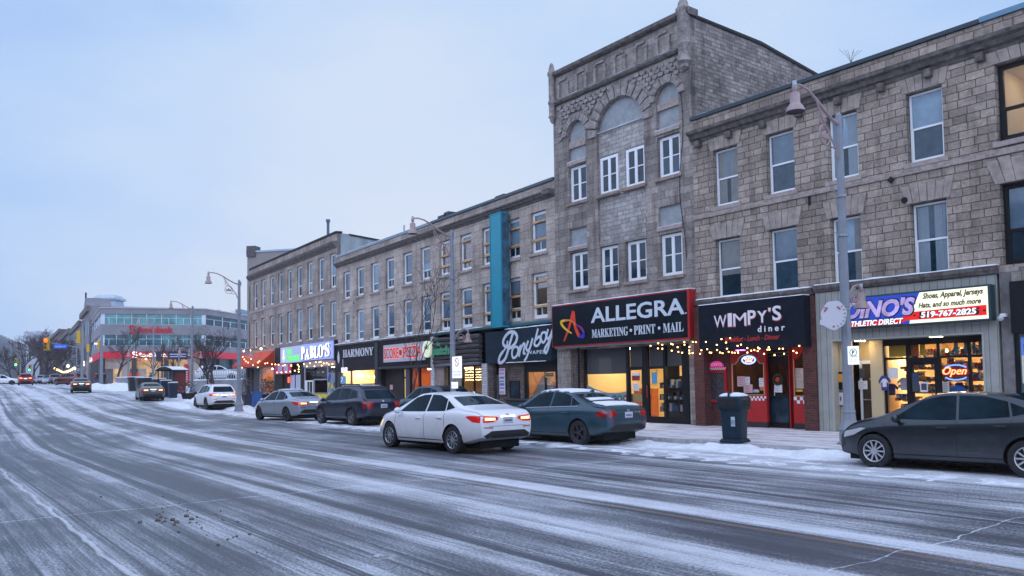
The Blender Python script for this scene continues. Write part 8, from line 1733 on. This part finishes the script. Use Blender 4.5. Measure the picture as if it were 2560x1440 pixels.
put('car', 'sedan', Mwp, (983, 1117.5), (1141, 1133.5), 'white sedan with lit tail lights driving past the vape shop', lights=True, spokes=10, s=1.03)
put('parked_car', 'sedan', Mteal_, (1290, 1100), (1447, 1112), 'blue grey sedan with snow on roof and boot parked before the print shop', rim=M_rimdk, spokes=5, snow=((-.9, .35, .55, .03), (-2.18, -1.62, .6, .03), (-1.45, -1.25, .46, .015)), tailshape='block', chrome=True, th=R_(40), sl=1.03, s=1.02)
put('parked_car', 'hatch', Mchr, (2209, 1170), (2555, 1194), 'dark charcoal hatchback at the right edge with bright ten spoke wheels', rim=mat('alloy_bright', (.6, .62, .66), .3, .6), spokes=10, sl=.965, s=.98)
put('parked_car', 'sedan', Msil, (644, 1048.6), (727.4, 1054.4), 'silver sedan with one glowing tail light parked before the violet sign', rim=M_rimdk, spokes=5, lights=True, snow=((-.5, .1, .45, .04),), th=R_(44), sl=1.02, s=1.02)
put('parked_car', 'wagon', Mnavy, (811, 1058.6), (873.5, 1064.5), 'dark navy wagon with roof rails and snowy rear window before the bakery', cat='car', rim=mat('alloy_dull', (.2, .21, .24), .4, .6), spokes=5, arch=True, roofrack=True, tailshape='tall', snow=((-1.35, .2, .45, .03),), th=R_(40), sl=1.0, s=1.0)
put('parked_car', 'suv', Mwp, (490, 1021), (521, 1025), 'white crossover with dark rear window parked before the planter', rim=M_rimdk, spokes=10, lights=True, arch=True, tailshape='block', th=R_(36), sl=1.0, s=1.0)
def putc(name, kind, pm, px, py, label, th, **k): p = onroad(px, py); return car(name, kind, pm, (p.x, p.y), th, label, **k)
putc('parked_car', 'wagon', mat('paint_deepblue', (.012, .035, .06), .3, .2, coat=.6), 1085, 1050, 'dark blue car mostly hidden behind the white sedan', thM+.03, rim=M_rimdk, spokes=5, far=True, scale=(.97, 1, .97))
putc('car', 'sedan', mat('paint_olive_taupe', (.085, .085, .085), .35, .3, coat=.6), 374, 1000.5, 'taupe sedan with round lit tail lights pulling out before the containers', R_(31), rim=M_rimdk, spokes=5, lights=True, tailshape='block', far=True)
putc('car', 'sedan', Mblk_, 202, 981.5, 'black sedan with red lights driving away on the far road', R_(29.5), rim=M_rimdk, spokes=5, lights=True, far=True)
def pty(name, kind, pm, px, Y, label, th, **k): p = atdepth(px, 960, Y); return car(name, kind, pm, (p.x, p.y), th, label, **k)
pty('car', 'suv', Mred_, 64, 112, 'red crossover with glowing tail lights far left on the road', R_(31), lights=True, far=True, rim=M_rimdk)
pty('car', 'suv', Mwp, 4, 118, 'white car crossing the junction at the left edge of the picture', R_(-62), far=False, rim=M_rimdk, scale=(1.0, 1, .9))
G3 = 'cars waiting beyond the junction'
for px, Y, kd, m_, lb, th_ in ((88, 150, 'sedan', Mgry, 'grey car right of the far red crossover', 30), (103, 140, 'suv', Msil, 'pale car second right of the far red crossover', 30), (118, 132, 'sedan', Msil, 'pale car with white headlight glow in the far row', 212), (137, 124, 'suv', Mgry, 'blue grey crossover left of the dark red pickup', 30)):
    pty('car', kd, m_, px, Y, lb, R_(th_), far=True, rim=M_rimdk, group=G3, scale=(.95, .95, .95))
pty('car', 'suv', paint('paint_maroon', (.12, .008, .012), .3, .3), 174, 113, 'dark red pickup like truck standing across the far junction', R_(68), far=False, rim=M_alloy, lights=False, scale=(1.1, 1.05, 1.0))
q = atdepth(545, 950, 88); car('parked_car', 'suv', Mwp, (q.x, q.y), R_(-68), 'white car parked behind the railing on the square', far=False, rim=M_rimdk, z=1.0, lights=True)
q = atdepth(612, 950, 92); car('parked_car', 'sedan', Mgry, (q.x, q.y), R_(-68), 'grey car end showing behind the corner lamp post', far=True, rim=M_rimdk, z=.9)
# dark planter box between the two sedans
p = FM.pt(3.9, 4.4); o = empty('street_planter', (p.x, p.y, .1), thM-math.pi/2, 'dark green rectangular planter box behind the gap of the two sedans', 'planter'); boxo(o, 'box', -.75, .75, -.35, .35, 0, .95, mat('planter_green', (.012, .022, .022), .6), .03); boxo(o, 'rim', -.8, .8, -.4, .4, .951, 1.0, mat('planter_green', (.012, .022, .022), .6), .01)
p = FM.pt(-13.6, 4.3); o = empty('street_planter', (p.x, p.y, .1), thM-math.pi/2, 'low snowy planter box just right of the navy wagon', 'planter'); boxo(o, 'box', -.9, .9, -.35, .35, 0, .95, mat('planter_rust', (.05, .02, .02), .6), .03); snowcap(o, -.85, .85, -.3, .3, .952, .07)
# ============================================================ air
hz = MB(); hz.box(-260, 60, -12, 420, -1.2, 34)
vm = bpy.data.materials.new('haze_air'); vm.use_nodes = True; t = vm.node_tree; t.nodes.clear(); o_ = t.nodes.new('ShaderNodeOutputMaterial'); pv = t.nodes.new('ShaderNodeVolumePrincipled'); pv.inputs['Color'].default_value = (.93, .965, 1, 1); pv.inputs['Density'].default_value = .00042; pv.inputs['Anisotropy'].default_value = .1; t.links.new(pv.outputs[0], o_.inputs['Volume'])
HAZE = True
if HAZE: tag(hz.build('haze', vm), kind='stuff')
